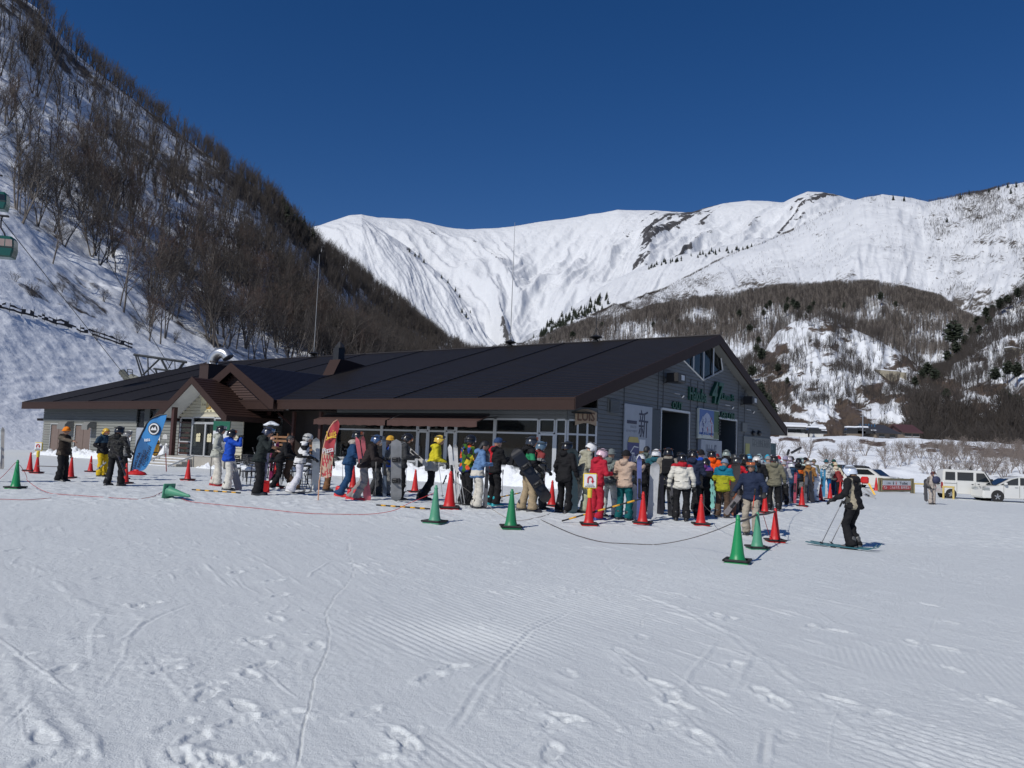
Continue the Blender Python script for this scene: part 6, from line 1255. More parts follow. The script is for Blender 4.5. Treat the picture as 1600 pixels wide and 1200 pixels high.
    p=MB(); p.tube([(0,0,-.05),(0,-.0,30*k)]+[F(x-.5,y,0) for x,y in L1],[.017,.017]+[.017]*6+[.01],6); p.build('banner_pole',mat('pole_orange',(.65,.35,.22),.5),e)
    put_text('banner_lettering','Pizza',M_white,e,lambda a,b_,t:((3.5+a*math.cos(.28)-b_*math.sin(.1))*k,-.055-t,(72+a*math.sin(.28)+b_)*k),0,17,0,8,.006); put_text('banner_lettering','Luis',mat('letter_gold',(.75,.48,.05),.5),e,lambda a,b_,t:((8.5+a*math.cos(.3)-b_*math.sin(.1))*k,-.055-t,(96+a*math.sin(.3)+b_)*k),0,15,0,11,.006)
    q=MB(); q.tube([((7.5+t)*k,-.06,(93.5+t*.3+2.2*math.sin(PI*t/15))*k) for t in np.linspace(0,15,8)],.016,4); q.build('gold_arc',mat('letter_gold',(.75,.48,.05),.5),e)
# ---------------------------------------------------------------- vehicles, lift, far buildings
TXT_ITEMS=[(t,t) for t in ('OUT','GET ON','Hakuba','Line-B','47','新','一','PREMIUM','The',"MALT'S",'Hakuba47','LUIS',"Lui's",'HAKUBA','BREWING','COMPANY','Pizza','Luis','H','Toilet','この先','これより先','駐車禁止！')]
M_car=mat('car_white',(.70,.70,.67),.25,coat=.8,var=.03); M_carb=mat('car_black',(.02,.02,.022),.25,coat=.6); M_cg=mat('car_glass',(.015,.018,.02),.05,spec=.9); M_tyre=mat('tyre',(.02,.02,.02),.85); M_rim=mat('rim',(.45,.46,.47),.35,.6); M_lamp=mat('headlamp',(.35,.37,.37),.15,.3,coat=.8); M_tail=mat('tail_lamp',(.35,.01,.01),.3)
def slab(mb,poly,W_,bev=.07,shr=.05):
    cx=sum(p[0] for p in poly)/len(poly); cz=sum(p[1] for p in poly)/len(poly); vs=[]; n=len(poly)
    for y,k in ((-W_/2,1-shr),(-W_/2+bev,1),(W_/2-bev,1),(W_/2,1-shr)): vs+=[(cx+(x-cx)*k,y,cz+(z-cz)*k) for x,z in poly]
    fs=[tuple(range(n-1,-1,-1)),tuple(range(3*n,4*n))]+[(r*n+i,r*n+(i+1)%n,r*n+n+(i+1)%n,r*n+n+i) for r in range(3) for i in range(n)]; mb.add(vs,fs)
def car(P_,yaw,body,top,wins,W_,wheels,label,m,cat,name='parked_car',wind=None,lamps=(),group='parked vehicles',extra=None):
    e=empty(name,P_,yaw,label,cat,group); b=MB(); slab(b,body,W_); bo=b.build('body',m,e,ang=35); t=MB(); slab(t,top,W_-.16,.10,.06); t.build('cabin',m,e,ang=35)
    for w in wins:
        for s in (1,-1): g=MB(); g.extr(w,s*(W_/2-.075),s*(W_/2-.055),lambda a,b_,t_:(a,t_,b_)); g.build('side_window',M_cg,e)
    if wind: g=MB(); (x0,z0),(x1,z1)=wind; nx=(z1-z0); nz=(x0-x1); l=math.hypot(nx,nz); nx/=l;nz/=l; g.extr([(x0+nx*.02,z0+nz*.02),(x1+nx*.02,z1+nz*.02),(x1,z1),(x0,z0)],-W_/2+.2,W_/2-.2,lambda a,b_,t_:(a,t_,b_)); g.build('windscreen',M_cg,e)
    for x,r in wheels:
        for s in (1,-1):
            M_=Matrix.Translation((x,s*(W_/2-.10),r))@Matrix.Rotation(PI/2,4,'X'); a=MB(); a.lathe([(r*.62,-.10),(r*.95,-.10),(r,-.06),(r,.06),(r*.95,.10),(r*.62,.10)],22,M_); w=a.build('wheel',M_tyre,e,ang=40); q=MB(); q.lathe([(.02,-.09),(r*.6,-.09),(r*.63,-.105),(r*.63,.105),(r*.6,.09),(.02,.09)],22,M_)
            for k in range(5): q.box(-.03,.03,.0,r*.58,-.115,.115,M_@Matrix.Rotation(k*2*PI/5,4,'Z'))
            q.build('rim',M_rim,w)
            a=MB(); a.lathe([(r*1.22,-.02),(r*1.22,.012)],22,Matrix.Translation((x,s*(W_/2-.006),r+.02))@Matrix.Rotation(PI/2,4,'X')); a.build('wheel_arch',M_tyre,e)
    for x,z,sx,sz,mm in lamps: 
        for s in (1,-1): a=MB(); a.bev(x-sx/2,x+sx/2,s*(W_/2-.13)-.14,s*(W_/2-.13)+.14,z-sz/2,z+sz/2,.03); a.build('headlight' if mm is M_lamp else 'tail_light',mm,e)
    return e,bo
def vehicles():
    # small white van, facing right
    b=at(1509,779.5); e,bo=car(b,R_(-9),[(-1.65,.32),(-1.68,1.0),(-1.64,1.12),(1.25,1.12),(1.66,.88),(1.70,.45),(1.62,.30)],[(-1.62,1.08),(-1.58,1.80),(-1.45,1.90),(.75,1.88),(.95,1.80),(1.42,1.05)],[[(-1.48,1.20),(-1.46,1.72),(-.88,1.72),(-.88,1.20)],[(-.74,1.20),(-.74,1.72),(.22,1.72),(.22,1.20)],[(.40,1.16),(.40,1.70),(.86,1.70),(1.22,1.14)]],1.48,((-1.15,.28),(1.05,.28)),'white boxy van with dark side windows parked behind a small yellow frame',M_car,'van','parked_van',((1.44,1.08),(.97,1.80)),((1.62,.80,.14,.22,M_lamp),(-1.66,.85,.06,.4,M_tail)))
    for x in (-1.1,.15):
        a=MB(); a.lathe([(.10,0),(.05,.08),(.03,.2)],8,Matrix.Translation((x,-.45,1.90))); a.build('roof_mount',M_black,e)
    a=MB()
    for x in (.30,-.80): a.box(x-.008,x+.008,-.749,-.742,.42,1.08)
    a.box(-1.6,-.8,-.752,-.742,.98,1.0); a.build('door_gaps',M_tyre,bo); a=MB(); a.bev(.08,.2,-.775,-.745,.95,.99,.006); a.bev(.45,.57,-.775,-.745,.98,1.02,.006); a.build('door_handles',M_black,bo)
    a=MB(); a.bev(1.18,1.3,-.98,-.76,1.12,1.36,.03); a.build('wing_mirror',M_black,e)
    # white minivan, facing left, runs out of the frame
    b=at(1583,784.5); e,bo=car(b,R_(174),[(-2.2,.25),(-2.25,.9),(-2.1,1.05),(.95,1.05),(1.75,.92),(2.15,.66),(2.2,.30),(2.1,.2)],[(-2.15,1.0),(-1.95,1.52),(-1.6,1.62),(-.2,1.63),(.25,1.56),(.55,1.44),(1.32,1.0)],[[(-1.9,1.08),(-1.75,1.48),(-1.0,1.52),(-1.0,1.08)],[(-.88,1.08),(-.88,1.52),(-.05,1.53),(-.05,1.08)],[(.07,1.08),(.07,1.52),(.42,1.42),(1.12,1.06)]],1.74,((-1.4,.32),(1.32,.32)),'pale silver white minivan at the right edge facing left',M_car,'minivan','parked_car',((1.34,1.02),(.58,1.44)),((1.93,.76,.36,.20,M_lamp),(-2.2,.85,.06,.35,M_tail)))
    a=MB(); a.bev(.78,.98,.86,1.08,1.05,1.22,.05); a.bev(.78,.98,-1.08,-.86,1.05,1.22,.05); a.build('wing_mirror',M_car,e)
    a=MB()
    for x in (-.95,.95,.02): a.box(x-.008,x+.008,.873,.878,.3,1.02); a.box(x-.008,x+.008,-.878,-.873,.3,1.02)
    a.build('door_gaps',M_tyre,bo); 
    for x,y in ((.12,-.90),(.12,.87),(-.38,.87)): a=MB(); a.bev(x,x+.18,y,y+.03,.9,.94,.006); a.build('door_handle',M_rim,bo)
    # white car behind the banner, facing right
    b=at(1363,763.5); e,bo=car(b,R_(-50),[(-2.0,.3),(-2.05,.9),(-1.9,1.05),(.85,1.05),(1.7,.95),(2.0,.75),(2.05,.35),(1.95,.25)],[(-1.95,1.0),(-1.7,1.45),(-1.45,1.55),(.1,1.55),(.3,1.48),(1.0,1.0)],[[(-1.75,1.08),(-1.6,1.42),(-1.05,1.46),(-1.05,1.08)],[(-.92,1.08),(-.92,1.47),(.05,1.47),(.6,1.08)]],1.74,((-1.3,.34),(1.3,.34)),'white car with dark windows behind the toilet banner',M_car,'car','parked_car',((1.02,1.02),(.33,1.48)),((1.9,.82,.25,.18,M_lamp),(-2.02,.85,.06,.35,M_tail)))
    b=at(1343,759.5); e,bo=car(b,R_(-14),[(-2.2,.3),(-2.25,.95),(-2.1,1.1),(1.1,1.1),(1.9,1.0),(2.2,.8),(2.25,.35),(2.1,.25)],[(-2.15,1.05),(-2.0,1.65),(-1.8,1.76),(.3,1.76),(.55,1.68),(1.3,1.05)],[[(-1.9,1.15),(-1.8,1.6),(-1.1,1.64),(-1.1,1.15)],[(-.95,1.15),(-.95,1.65),(.25,1.65),(.85,1.15)]],1.8,((-1.4,.36),(1.4,.36)),'black estate car with its tailgate raised behind the white car',M_carb,'car','parked_car',((1.32,1.08),(.57,1.68)),((2.1,.85,.25,.18,M_lamp),(-2.22,.95,.06,.35,M_tail)))
    a=MB(); a.add([(-1.9,-.75,1.78),(-1.9,.75,1.78),(-3.0,.72,2.0),(-3.0,-.72,2.0),(-1.9,-.75,1.74),(-1.9,.75,1.74),(-3.0,.72,1.94),(-3.0,-.72,1.94)],[(0,1,2,3),(4,7,6,5),(0,4,5,1),(1,5,6,2),(2,6,7,3),(3,7,4,0)]); a.build('tailgate',M_carb,e)
    # toilet banner on a timber fence
    A=at(1372.5,768.3); B=at(1427,771); d=Vector(B-A); L_=d.length; e=empty('banner_fence',A,math.atan2(d.y,d.x),'olive timber fence panel with a white and red toilet banner','fence'); k=A[1]/FPX; m=MB(); Mo=mat('timber_olive',(.26,.22,.12),.75,var=.3,bump=.3)
    h=21*k
    m.bev(0,L_,-.04,.04,h-.16,h,.01); m.bev(0,L_,-.04,.04,.0,.15,.01)
    for x in (0,L_*.07,L_*.93,L_-.1): m.bev(x,x+.1,-.06,.06,-.1,h+.03,.01)
    m.build('frame',Mo,e); x0,x1=L_*.1,L_*.9; m=MB(); m.box(x0,x1,-.07,-.05,h*.48,h*.84); w=m.build('white_banner',M_white,e); m=MB(); m.box(x0,x1,-.07,-.05,h*.16,h*.48-.002); r_=m.build('red_banner',mat('banner_scarlet',(.60,.05,.05),.6),e)
    f=lambda a,b_,t:(x0+(x1-x0)*a,-.072-t,h*b_); put_text('banner_lettering','Toilet',M_black,w,f,.58,.88,.54,.76,.006); put_text('banner_lettering','この先',M_black,w,f,.12,.26,.58,.72,.006)
    m=MB(); 
    for x,mm in ((.36,0),(.46,1)): m.mi=mm; m.extr([(x-.012,.54),(x+.012,.54),(x+.016,.70),(x-.016,.70)],0,.006,f); m.extr([(x+.014*math.cos(a),.745+.028*math.sin(a)) for a in np.linspace(0,2*PI,9)[:-1]],0,.006,f)
    m.build('toilet_symbols',[M_black,mat('banner_scarlet',(.60,.05,.05),.6)],w)
    put_text('banner_lettering','これより先',M_white,r_,f,.24,.58,.22,.44,.006); put_text('banner_lettering','駐車禁止！',M_white,r_,f,.63,.98,.22,.44,.006)
    m=MB(); m.tube([f(.08+.045*math.cos(a),.33+.10*math.sin(a),.004) for a in np.linspace(0,2*PI,17)],.012,4,False); m.tube([f(.05,.40,.004),f(.11,.26,.004)],.012,4); m.build('prohibition_ring',M_white,r_)
    My=mat('rail_yellow',(.55,.42,.14),.6)
    def frame(x0,y0,x1,ht,label):
        A=at(x0,y0);B=at(x1,y0+1); d=Vector(B-A); e=empty('yellow_rail',A,math.atan2(d.y,d.x),label,'barrier','yellow tube barriers'); h=ht*A[1]/FPX; m=MB(); m.bev(-.05,.06,-.05,.05,-.2,h,.01); m.bev(d.length-.06,d.length+.05,-.05,.05,-.2,h,.01); m.build('posts',My,e); m=MB(); m.bev(-.06,d.length+.06,-.052,.052,h,h+.11,.01); m.build('top_bar',My,e)
    frame(1428,771,1445,14,'yellow rail joining the toilet banner fence'); frame(1474,779,1490,17,'yellow frame in front of the small van wheel')
    # red and yellow barrier stand with skis lying beside
    A=at(1352,772); e=empty('barrier_stand',A,R_(-20),'red and yellow folding stand behind the standing skier','barrier'); k=A[1]/FPX; m=MB(); m.bev(-6.5*k,5*k,-.15,.15,16*k,27*k,.08); m.build('red_top',M_red,e); m=MB(); m.add([(3*k,-.2,17*k),(6*k,-.2,17*k),(14*k,-.5,0),(11*k,-.5,0),(3*k,-.1,17*k),(6*k,-.1,17*k),(14*k,-.4,0),(11*k,-.4,0)],[(0,1,2,3),(4,7,6,5),(0,4,5,1),(1,5,6,2),(2,6,7,3),(3,7,4,0)]); m.build('yellow_leg',mat('leg_yellow',(.75,.42,.02),.5),e); m=MB(); m.tube([(-4*k,.1,17*k),(-8*k,.3,0)],.03,5); m.build('black_leg',M_black,e)
    skis(at(1367,778,dz=.06),at(1349,766,dz=.25),(.5,.5,.5),'pale skis lying on the snow beside the red and yellow stand',0,.05,group=None)
def lift():
    Y=84; Mt=mat('truss_steel',(.05,.055,.06),.6); e=None
    P0=at(250,690,0); P0=atd(250,600,Y); e=empty('lift_terminal',P0,0,'dark steel truss of the lift terminal rising behind the left roof','lift terminal')
    def q(x,y,dy=0): return tuple(atd(x,y,Y+dy)-P0)
    for nm,dy in (('front_truss',0),('rear_truss',2.2)):
        m=MB()
        for a,b,r in (((209,554),(292,566),.13),((212,556),(222,589),.09),((215,556),(226,587),.07),((223,586),(250,560),.10),((231,557),(232,606),.07),((252,561),(266,588),.12),((270,563),(263,576),.06),((273,564),(274,582),.05),((287,566),(276,581),.10),((289,566),(279,581),.06),((240,576),(280,581),.10),((243,577),(247,590),.1),((262,578),(262,592),.08),((232,574),(245,586),.05),((222,589),(222,640),.12),((262,590),(262,640),.12)): m.tube([q(*a,dy),q(*b,dy)],r,4)
        m.build(nm,Mt,e)
    m=MB(); 
    for x,y in ((209,554),(250,560),(292,566),(240,576),(280,581)): m.tube([q(x,y),q(x,y,2.2)],.07,4)
    m.build('cross_members',Mt,e)
    m=MB(); m.tube([q(190,580),q(203,597)],.34,6); m.tube([q(203,590),q(216,596)],.5,6); 
    for k in range(5): m.tube([q(190+3*k,582+4*k,-.3),q(190+3*k,582+4*k,.3)],.3,8)
    m.build('sheave_train',mat('sheave_grey',(.20,.20,.17),.6),e); m=MB()
    for a,b in (((199,577),(207,578)),((199,577),(199,586)),((207,578),(207,587)),((199,581),(207,582))): m.tube([q(*a,-.4),q(*b,-.4)],.04,4)
    m.build('guard_rail',Mt,e)
    # cables and cabins
    T=atd(192,583,Y); C=atd(4,345,62); D=T+(C-T)*1.35
    def cable(A,B,l,sag=1.2):
        m=MB(); A=Vector(A);B=Vector(B); pts=[A.lerp(B,k/14)-Vector((0,0,sag*4*(k/14)*(1-k/14))) for k in range(15)]; m.tube([tuple(p) for p in pts],.032,5); tag(m.build('lift_cable',M_black),l,'cable','lift cables')
    cable(T,D,'lower lift cable running up to the lower gondola cabin',.0); T2=T+np.array([3.2,4,1.0]); cable(T2,T2+(D-T)*1.05+np.array([0,0,3]),'upper lift cable left of the trees',.4)
    gm=mat('gondola_green',(.008,.085,.065),.35,coat=.4); gw=mat('gondola_glass',(.36,.27,.23),.15,spec=.8); gd=mat('gondola_shaded_glass',(.02,.025,.03),.1)  # dark glass carries the upper cabin's shade in its colour
    for x,y,Yd,wd,lab,gl in ((8,387,62,31,'lower green gondola cabin with pale tinted windows at the left edge',gw),(-1,315,82,26,'upper green gondola cabin in shade at the left edge',gd)):
        b=atd(x,y,Yd); k=Yd/FPX; w=wd*k; e=empty('gondola_cabin',b,R_(14),lab,'gondola','gondola cabins'); h=30*k*(wd/36)*.72; pr=[(-.42,-.5),(-.5,-.15),(-.47,.35),(-.35,.5),(.35,.5),(.47,.35),(.5,-.15),(.42,-.5)]
        m=MB(); n=len(pr); vs=[]
        for t,s_ in ((-.5,.86),(-.42,1),(.42,1),(.5,.86)): vs+=[(a*w*s_ ,t*w*.8,c*2*h*.9*s_) for a,c in pr]
        m.add(vs,[tuple(range(n-1,-1,-1)),tuple(range(3*n,4*n))]+[(r*n+i,r*n+(i+1)%n,r*n+n+(i+1)%n,r*n+n+i) for r in range(3) for i in range(n)]); m.build('cabin_body',gm,e,ang=30)
        for s in (1,-1):
            for a0,a1 in ((-.44,.08),(.12,.44)):
                g=MB(); g.extr([(a0*w,.02*h),(a1*w,.02*h),(a1*w*.93,.62*h),(a0*w*.93,.62*h)],s*w*.385,s*w*.402,lambda a,b_,t:(a,t,b_)); g.build('cabin_window',gl,e)
        g=MB(); g.box(-.48*w,.48*w,-w*.405,-w*.39,-.12*h,-.02*h); g.build('trim_band',M_black,e)
        g=MB(); g.tube([(0,0,h*.85),(-.12*w,0,h*1.3),(-.28*w,0,h*1.7),(-.30*w,0,h*2.3),(-.25*w,0,h*2.7)],.06,6); g.bev(-.5*w,.05*w,-.15,.15,h*2.65,h*2.8,.04); g.build('hanger',M_black,e)
    # long net along the edge of the run
    P_,px,py,T_=TER['left_hillside']; pts=[]
    for x in np.linspace(-60,206,44): y=np.interp(x,[-60,0,60,120,205],[466,484,500,518,546]); pts.append(snap('left_hillside',x,y)+np.array([0,0,.25]))
    r=random.Random(3); m=MB(); V=[];n=len(pts)
    for i,p in enumerate(pts):
        for hgt in (0,.3,.6,.9): V.append((p[0],p[1]+r.uniform(-.1,.1),p[2]+hgt*(.8+.3*r.random())))
    m.add(V,[(i*4+k,i*4+k+1,i*4+5+k,i*4+4+k) for i in range(n-1) for k in range(3) if r.random()<(.85 if k==0 else .35 if k==1 else .75)]); e=empty('safety_net',pts[20],0,'black safety netting half buried along the edge of the left ski run','net'); 
    o=m.build('netting',mat('net_black',(.03,.03,.035),.9)); o.parent=e; o.location=-Vector(pts[20])
    for i in range(0,n,3): p=pts[i]-pts[20]; m=MB(); m.tube([(p[0],p[1],p[2]-.3),(p[0],p[1],p[2]+1.15)],.05,4); m.build('net_post',M_black,e)
def house(x0,x1,yb,yw,yr,Y,yaw,label,wm,rm,wins=2,depth=7,snow=False,name='house'):
    A=atd((x0+x1)/2,yb,Y); k=Y/FPX; w=(x1-x0)*k; h=(yb-yw)*k; hr=(yb-yr)*k; e=empty(name,A,yaw,label,'house'); m=MB(); m.box(-w/2,w/2,0,depth,-1.5,h); wl=m.build('walls',wm,e); m=MB(); m.extr([(-.5,h-.1),(depth/2,hr),(depth+.5,h-.1),(depth+.5,h+.12),(depth/2,hr+.22),(-.5,h+.12)],-w/2-.5,w/2+.5,lambda a,b,t:(t,a,b)); m.extr([(0,h-.05),(depth/2,hr-.05),(depth,h-.05)],-w/2+.02,w/2-.02,lambda a,b,t:(t,a,b)); m.build('roof',rm,e)
    if snow: m=MB(); m.extr([(-.5,h+.13),(depth/2,hr+.23),(depth+.5,h+.13),(depth+.45,h+.5),(depth/2,hr+.65),(-.45,h+.5)],-w/2-.45,w/2+.45,lambda a,b,t:(t,a,b)); m.build('roof_snow',M_pile,e)
    for i in range(wins): x=-w/2+w*(i+.5)/wins; m=MB(); m.box(x-.7,x+.7,-.04,.02,h*.35,h*.8); q=m.build('window',M_cg,wl); m=MB(); m.box(x-.78,x+.78,-.06,-.03,h*.35-.08,h*.35); m.build('sill',M_white,q)
    return e
def far_buildings():
    Mw=mat('house_white',(.62,.62,.60),.7); Md=mat('roof_dark',(.045,.045,.05),.6); Mr=mat('roof_maroon',(.085,.04,.04),.6); Mb=mat('house_brown',(.17,.14,.11),.8); Mc=mat('weathered_concrete',(.34,.31,.24),.9,var=.3,vs=.5,bump=.4,bs=3)
    house(1231,1262,681,668,664,176,R_(-4),'low white house with a snowy roof left of the small fir across the river',Mw,Md,3,7,True); house(1268,1286,681,671,667,174,R_(-10),'small white house with a snowy roof right of the small fir',Mw,Md,2,6,True)
    house(1364,1408,686,677,664,168,R_(22),'brown house with a broad dark roof on the river bank',Mb,Md,2,8); house(1412,1438,685,676,664,176,R_(6),'low house with a maroon roof among the bare trees',Mb,Mr,2,7)
    P0=atd(1264,678,172); e=empty('fir_tree',P0,0,'small dark fir between the two white houses','tree'); t,b=conifer(77,2.0); t.build('trunk',M_fbark,e); b.build('crown',M_fir,e); e.scale=(1.9,1.9,1.3)
    for x,l in ((1335,'snow covered parked car on the river bank left of the blue rig'),(1275,'snow covered parked car before the right white house'),(1352,'snow covered parked car under the blue rig')):
        P0=atd(x,680.5,168); e=empty('parked_car',P0,0,l,'car','snow covered cars across the river'); m=MB(); slab(m,[(-2,.3),(-2,1.),(1.1,1.),(2,.85),(2.05,.4)],1.7); slab(m,[(-1.9,1.),(-1.6,1.5),(.3,1.5),(1.,1.)],1.5); m.build('body',M_carb,e); m=MB(); m.bev(-1.8,.4,-.75,.75,1.5,1.85,.12); m.bev(.9,2.,-.75,.75,1.0,1.2,.08); m.build('snow_load',M_pile,e)
    P0=atd(1357,679,170); e=empty('blue_rig',P0,0,'bright blue tubular rig standing behind the snowy cars across the river','machine'); m=MB(); r=random.Random(5)
    for i in range(7): x=-1.8+i*.6; m.tube([(x,0,.6),(x+.1,0,1.4+r.random()*.9)],.07,4)
    m.tube([(-2,0,1.1),(2.2,0,1.0)],.12,4); m.tube([(-2,.8,.7),(2.2,.8,.8)],.12,4); m.build('blue_tubes',mat('rig_blue',(.03,.16,.32),.5),e)
    P0=atd(1348,682,160); e=empty('utility_pole',P0,0,'slim grey utility pole beside the blue rig across the river','pole'); m=MB(); m.tube([(0,0,-1),(0,0,4.2)],.09,6); m.build('shaft',M_steel,e); m=MB(); m.tube([(-.5,0,3.9),(.5,0,3.9)],.05,4); m.build('cross_arm',M_steel,e)
    # concrete works on the slope
    for n,(x,y,w,h,yaw,l) in enumerate(((1392,592,46,16,-.25,'weathered concrete retaining wall high on the slope across the river'),(1592,553,30,12,.3,'second concrete wall at the right edge of the slope'))):
        Yd=snap('right_valley_slope',x,y)[1]-4; P0=atd(x,y+4,Yd); k=Yd/FPX; e=empty('concrete_wall',P0,yaw,l,'wall','concrete walls on the slope'); W_=w*k; H_=h*k; m=MB(); m.extr([(-W_/2,H_*1.15),(W_*.28,H_),(W_*.28,-4),(0,-4),(-W_*.1,H_*.2)],0,3,lambda a,b,t:(a,t,b)); m.extr([(W_*.28,H_*.95),(W_/2,H_*.9),(W_/2,-4),(W_*.28,-4)],.6,3,lambda a,b,t:(a,t,b)); m.build('wall_face',Mc,e); m=MB(); m.extr([(-W_/2,H_*1.15),(W_*.28,H_),(W_*.28,H_+.35),(-W_/2,H_*1.15+.35)],-.1,3,lambda a,b,t:(a,t,b)); m.build('snow_cap',M_pile,e)
# ---------------------------------------------------------------- everyone in the photograph
R=-90
blk=(.016,.016,.018); dg=(.05,.052,.056); gry=(.22,.22,.215); lgt=(.50,.50,.47); crm=(.60,.57,.50); wht=(.72,.72,.72); nav=(.028,.045,.085); blu=(.015,.07,.42); red=(.50,.018,.03); yel=(.62,.50,.03); tan=(.36,.28,.18); olv=(.16,.155,.11); brn=(.10,.065,.045)
C=cloth
p=person
p(95,752,667,R-8,'point',C((.032,.024,.020),'sleeve',(.11,.09,.07)),blk,'beanie','person in a dark brown jacket and orange cap pointing to the right',hc=(.75,.22,.02),skin=1)
p(158,745,669,R-30,'stand2',C(blk,'upper',(.02,.045,.075),1.22),(.62,.42,.02),'helmet','person with a yellow helmet, navy jacket and bright yellow trousers',hc=(.65,.42,.05),gog='orange')
p(191,749,673,-60,'pockets',gry,blk,'helmet','person in a grey hooded jacket behind the dark camouflage jacket',hc=gry)
p(177,759,666,0-12,'carry',C(blk,'camo',(.05,.05,.048),1,(.022,.022,.02)),blk,'helmet','person with a black helmet and dark camouflage jacket carrying a thin board',hc=blk)
p(-24,752,664,-80,'stand',brn,crm,'beanie','person at the very left edge holding pale skis',hc=blk)
p(336,759,665,R+10,'stand2',(.42,.43,.38),crm,'helmet','person in a light grey jacket and cream trousers with a black helmet and goggles',hc=blk,gog='^silver',bt=(.35,.02,.02))
p(354,766,671,R+25,'photo',blu,(.62,.60,.54),'helmet','person in a bright blue jacket raising both hands to the face',hc=blk,bt=dg)
p(402,773,667,R+6,'face',C((.022,.028,.028)),blk,'helmet','person in a black suit leaning forward with a hand at the mouth',hc=(.03,.035,.06),gog='^blue')
p(434,764,679,R,'lean',blk,blk,'hair','person with dark hair reaching forward behind the purple skis',bt=(.7,.7,.7),hc=blk)
p(452,764,690,R+180,'crouch',C(dg,'upper',(.15,.085,.05),.95),brn,'beanie','person in grey and brown bending low over the terrace table',hc=(.12,.07,.04))
p(466,769,677,R+8,'leanback',C((.70,.70,.70),'stripes',blk),C((.66,.66,.72),'side',(.66,.66,.72)),'helmet','person in a black and white banded jacket, white trousers and silver helmet',hc=(.42,.42,.41),gog='silver',bt=(.70,.70,.70))
p(510,767,684,R,'wide',(.075,.08,.062),(.20,.10,.05),'beanie','person in an olive jacket mostly hidden by the red feather banner',hc=dg)
p(543,776,673,R,'leanback',C((.02,.06,.14),'upper',(.38,.34,.30),1.38),(.02,.06,.14),'helmet','person in a navy blue ski suit with beige shoulders and red boots',hc=blk,bt=(.6,.03,.03),gog=None)
p(585,774,686,R+20,'down',blk,dg,'long_hair','person with brown hair and a black jacket behind the grey trousers',hc=(.09,.06,.04))
p(566,781,679,R,'lean',C((.03,.024,.024)),(.27,.25,.24),'helmet','person with a blue helmet, black jacket, grey trousers and red boots',hc=(.04,.075,.16),bt=(.6,.03,.04),gog='^dark')
p(601,774,681,R+30,'hold',blu,gry,'beanie','person in a blue jacket and orange yellow knitted cap',hc=(.65,.36,.05))
p(623,782,677,R+14,'front',C(dg),blk,'helmet','person in dark grey with a black helmet, orange goggles and a grey backpack',hc=blk,gog='orange',pack=(.16,.165,.17))
p(672,781,680,R,'leanback',C((.42,.42,.40),'upper',(.60,.52,.03),1.02),blk,'helmet','person in a yellow and grey jacket with a yellow helmet',hc=(.68,.46,.06),gog='^dark',long=.06)
p(726,789,680,R+30,'hold',C((.05,.13,.02),'check',(.55,.42,.03),1,(.03,.06,.25)),blk,'helmet','person in a multicoloured chequered jacket holding a white ski',hc=blk,gog='silver')
p(770,790,684,R+35,'hold',C(red,'side',blk),blk,'cap','person in a red and black jacket with a blue cap and teal boots',hc=(.03,.06,.14),bt=(.02,.32,.38))
p(744,794,688,R+15,'front',C((.12,.22,.40),'band',(.60,.57,.50),.93),crm,'long_hair','person with long black hair in a light blue hoodie with a cream band',hc=blk,long=.06)
p(838,796,690,R+20,'stand2',C(gry,'upper',(.25,.05,.05),1.32),dg,'helmet','person in grey behind the green and black jacket',hc=(.10,.16,.22),gog='^blue')
p(822,799,682,R+10,'carry',C(blk,'band',(.025,.24,.11),1.30),tan,'helmet','person with a green and black jacket and tan trousers carrying a black snowboard',hc=(.03,.035,.045),pack=blk)
p(880,801,690,-45,'stand',blk,(.012,.012,.014),'helmet','tall person dressed all in black with a black helmet',hc=blk,long=.08)
p(905,801,691,R+20,'down',C((.55,.55,.50),'side',(.36,.35,.27)),C((.62,.62,.57),'side',(.40,.42,.30)),'helmet','person in a white and beige suit with a white helmet looking down',hc=(.78,.78,.78),gog='^dark')
p(930,812,701,-60,'front',C((.40,.02,.04),'side',(.42,.02,.04)),(.42,.02,.04),'helmet','person in a red jacket and red trousers with a pink helmet',hc=(.68,.48,.55),bt=(.03,.05,.22),gog='^silver')
p(950,808,702,-40,'stand2',C((.13,.16,.15),'camo',(.20,.23,.22),1,(.10,.12,.115)),(.50,.53,.50),'beanie','person in a grey green patterned jacket and pale trousers',hc=(.16,.18,.18))
p(974,813,704,-40,'raise',(.48,.36,.28),C((.008,.10,.11)),'beanie','person in a beige jacket and teal trousers with a black cap and raised arm',hc=blk,skin=1)
p(1000,800,709,-5,'front',C(blk),blk,'helmet','person with a white helmet and long brown hair in a black jacket',hc=(.78,.78,.78),hair=(.05,.03,.02))
p(1022,799,702,-25,'hold',C(blk,'upper',(.02,.10,.13),1.3),blk,'helmet','person with a taller white helmet right of the long brown hair',hc=(.76,.77,.78))
p(1042,803,700,-10,'pockets',C((.26,.235,.20)),blk,'helmet','person in a grey brown hooded jacket with a black helmet',hc=blk,pack=blk,puff=1.06,long=.05)
p(1064,813,709,-8,'stand',C((.66,.64,.57),'upper',(.42,.02,.03),1.40),blk,'helmet','person in a white quilted jacket with a red hood and black flared trousers',hc=blk,bt=blk)
p(1080,809,703,-20,'front',C((.022,.030,.06)),blk,'helmet','person in a dark navy jacket behind the white quilted jacket',hc=blk)
p(1092,800,703,-30,'hold',(.015,.07,.40),blk,'beanie','person in a vivid blue jacket in the crowd',hc=blk)
p(1098,806,716,-40,'front',C(blk,'upper',(.13,.04,.18),1.36),blk,'helmet','shorter person in a black and purple jacket',hc=blk)
p(1111,794,704,-12,'pockets',(.85,.10,.01),brn,'helmet','person in a glowing orange jacket with a black helmet',hc=blk,pack=None)
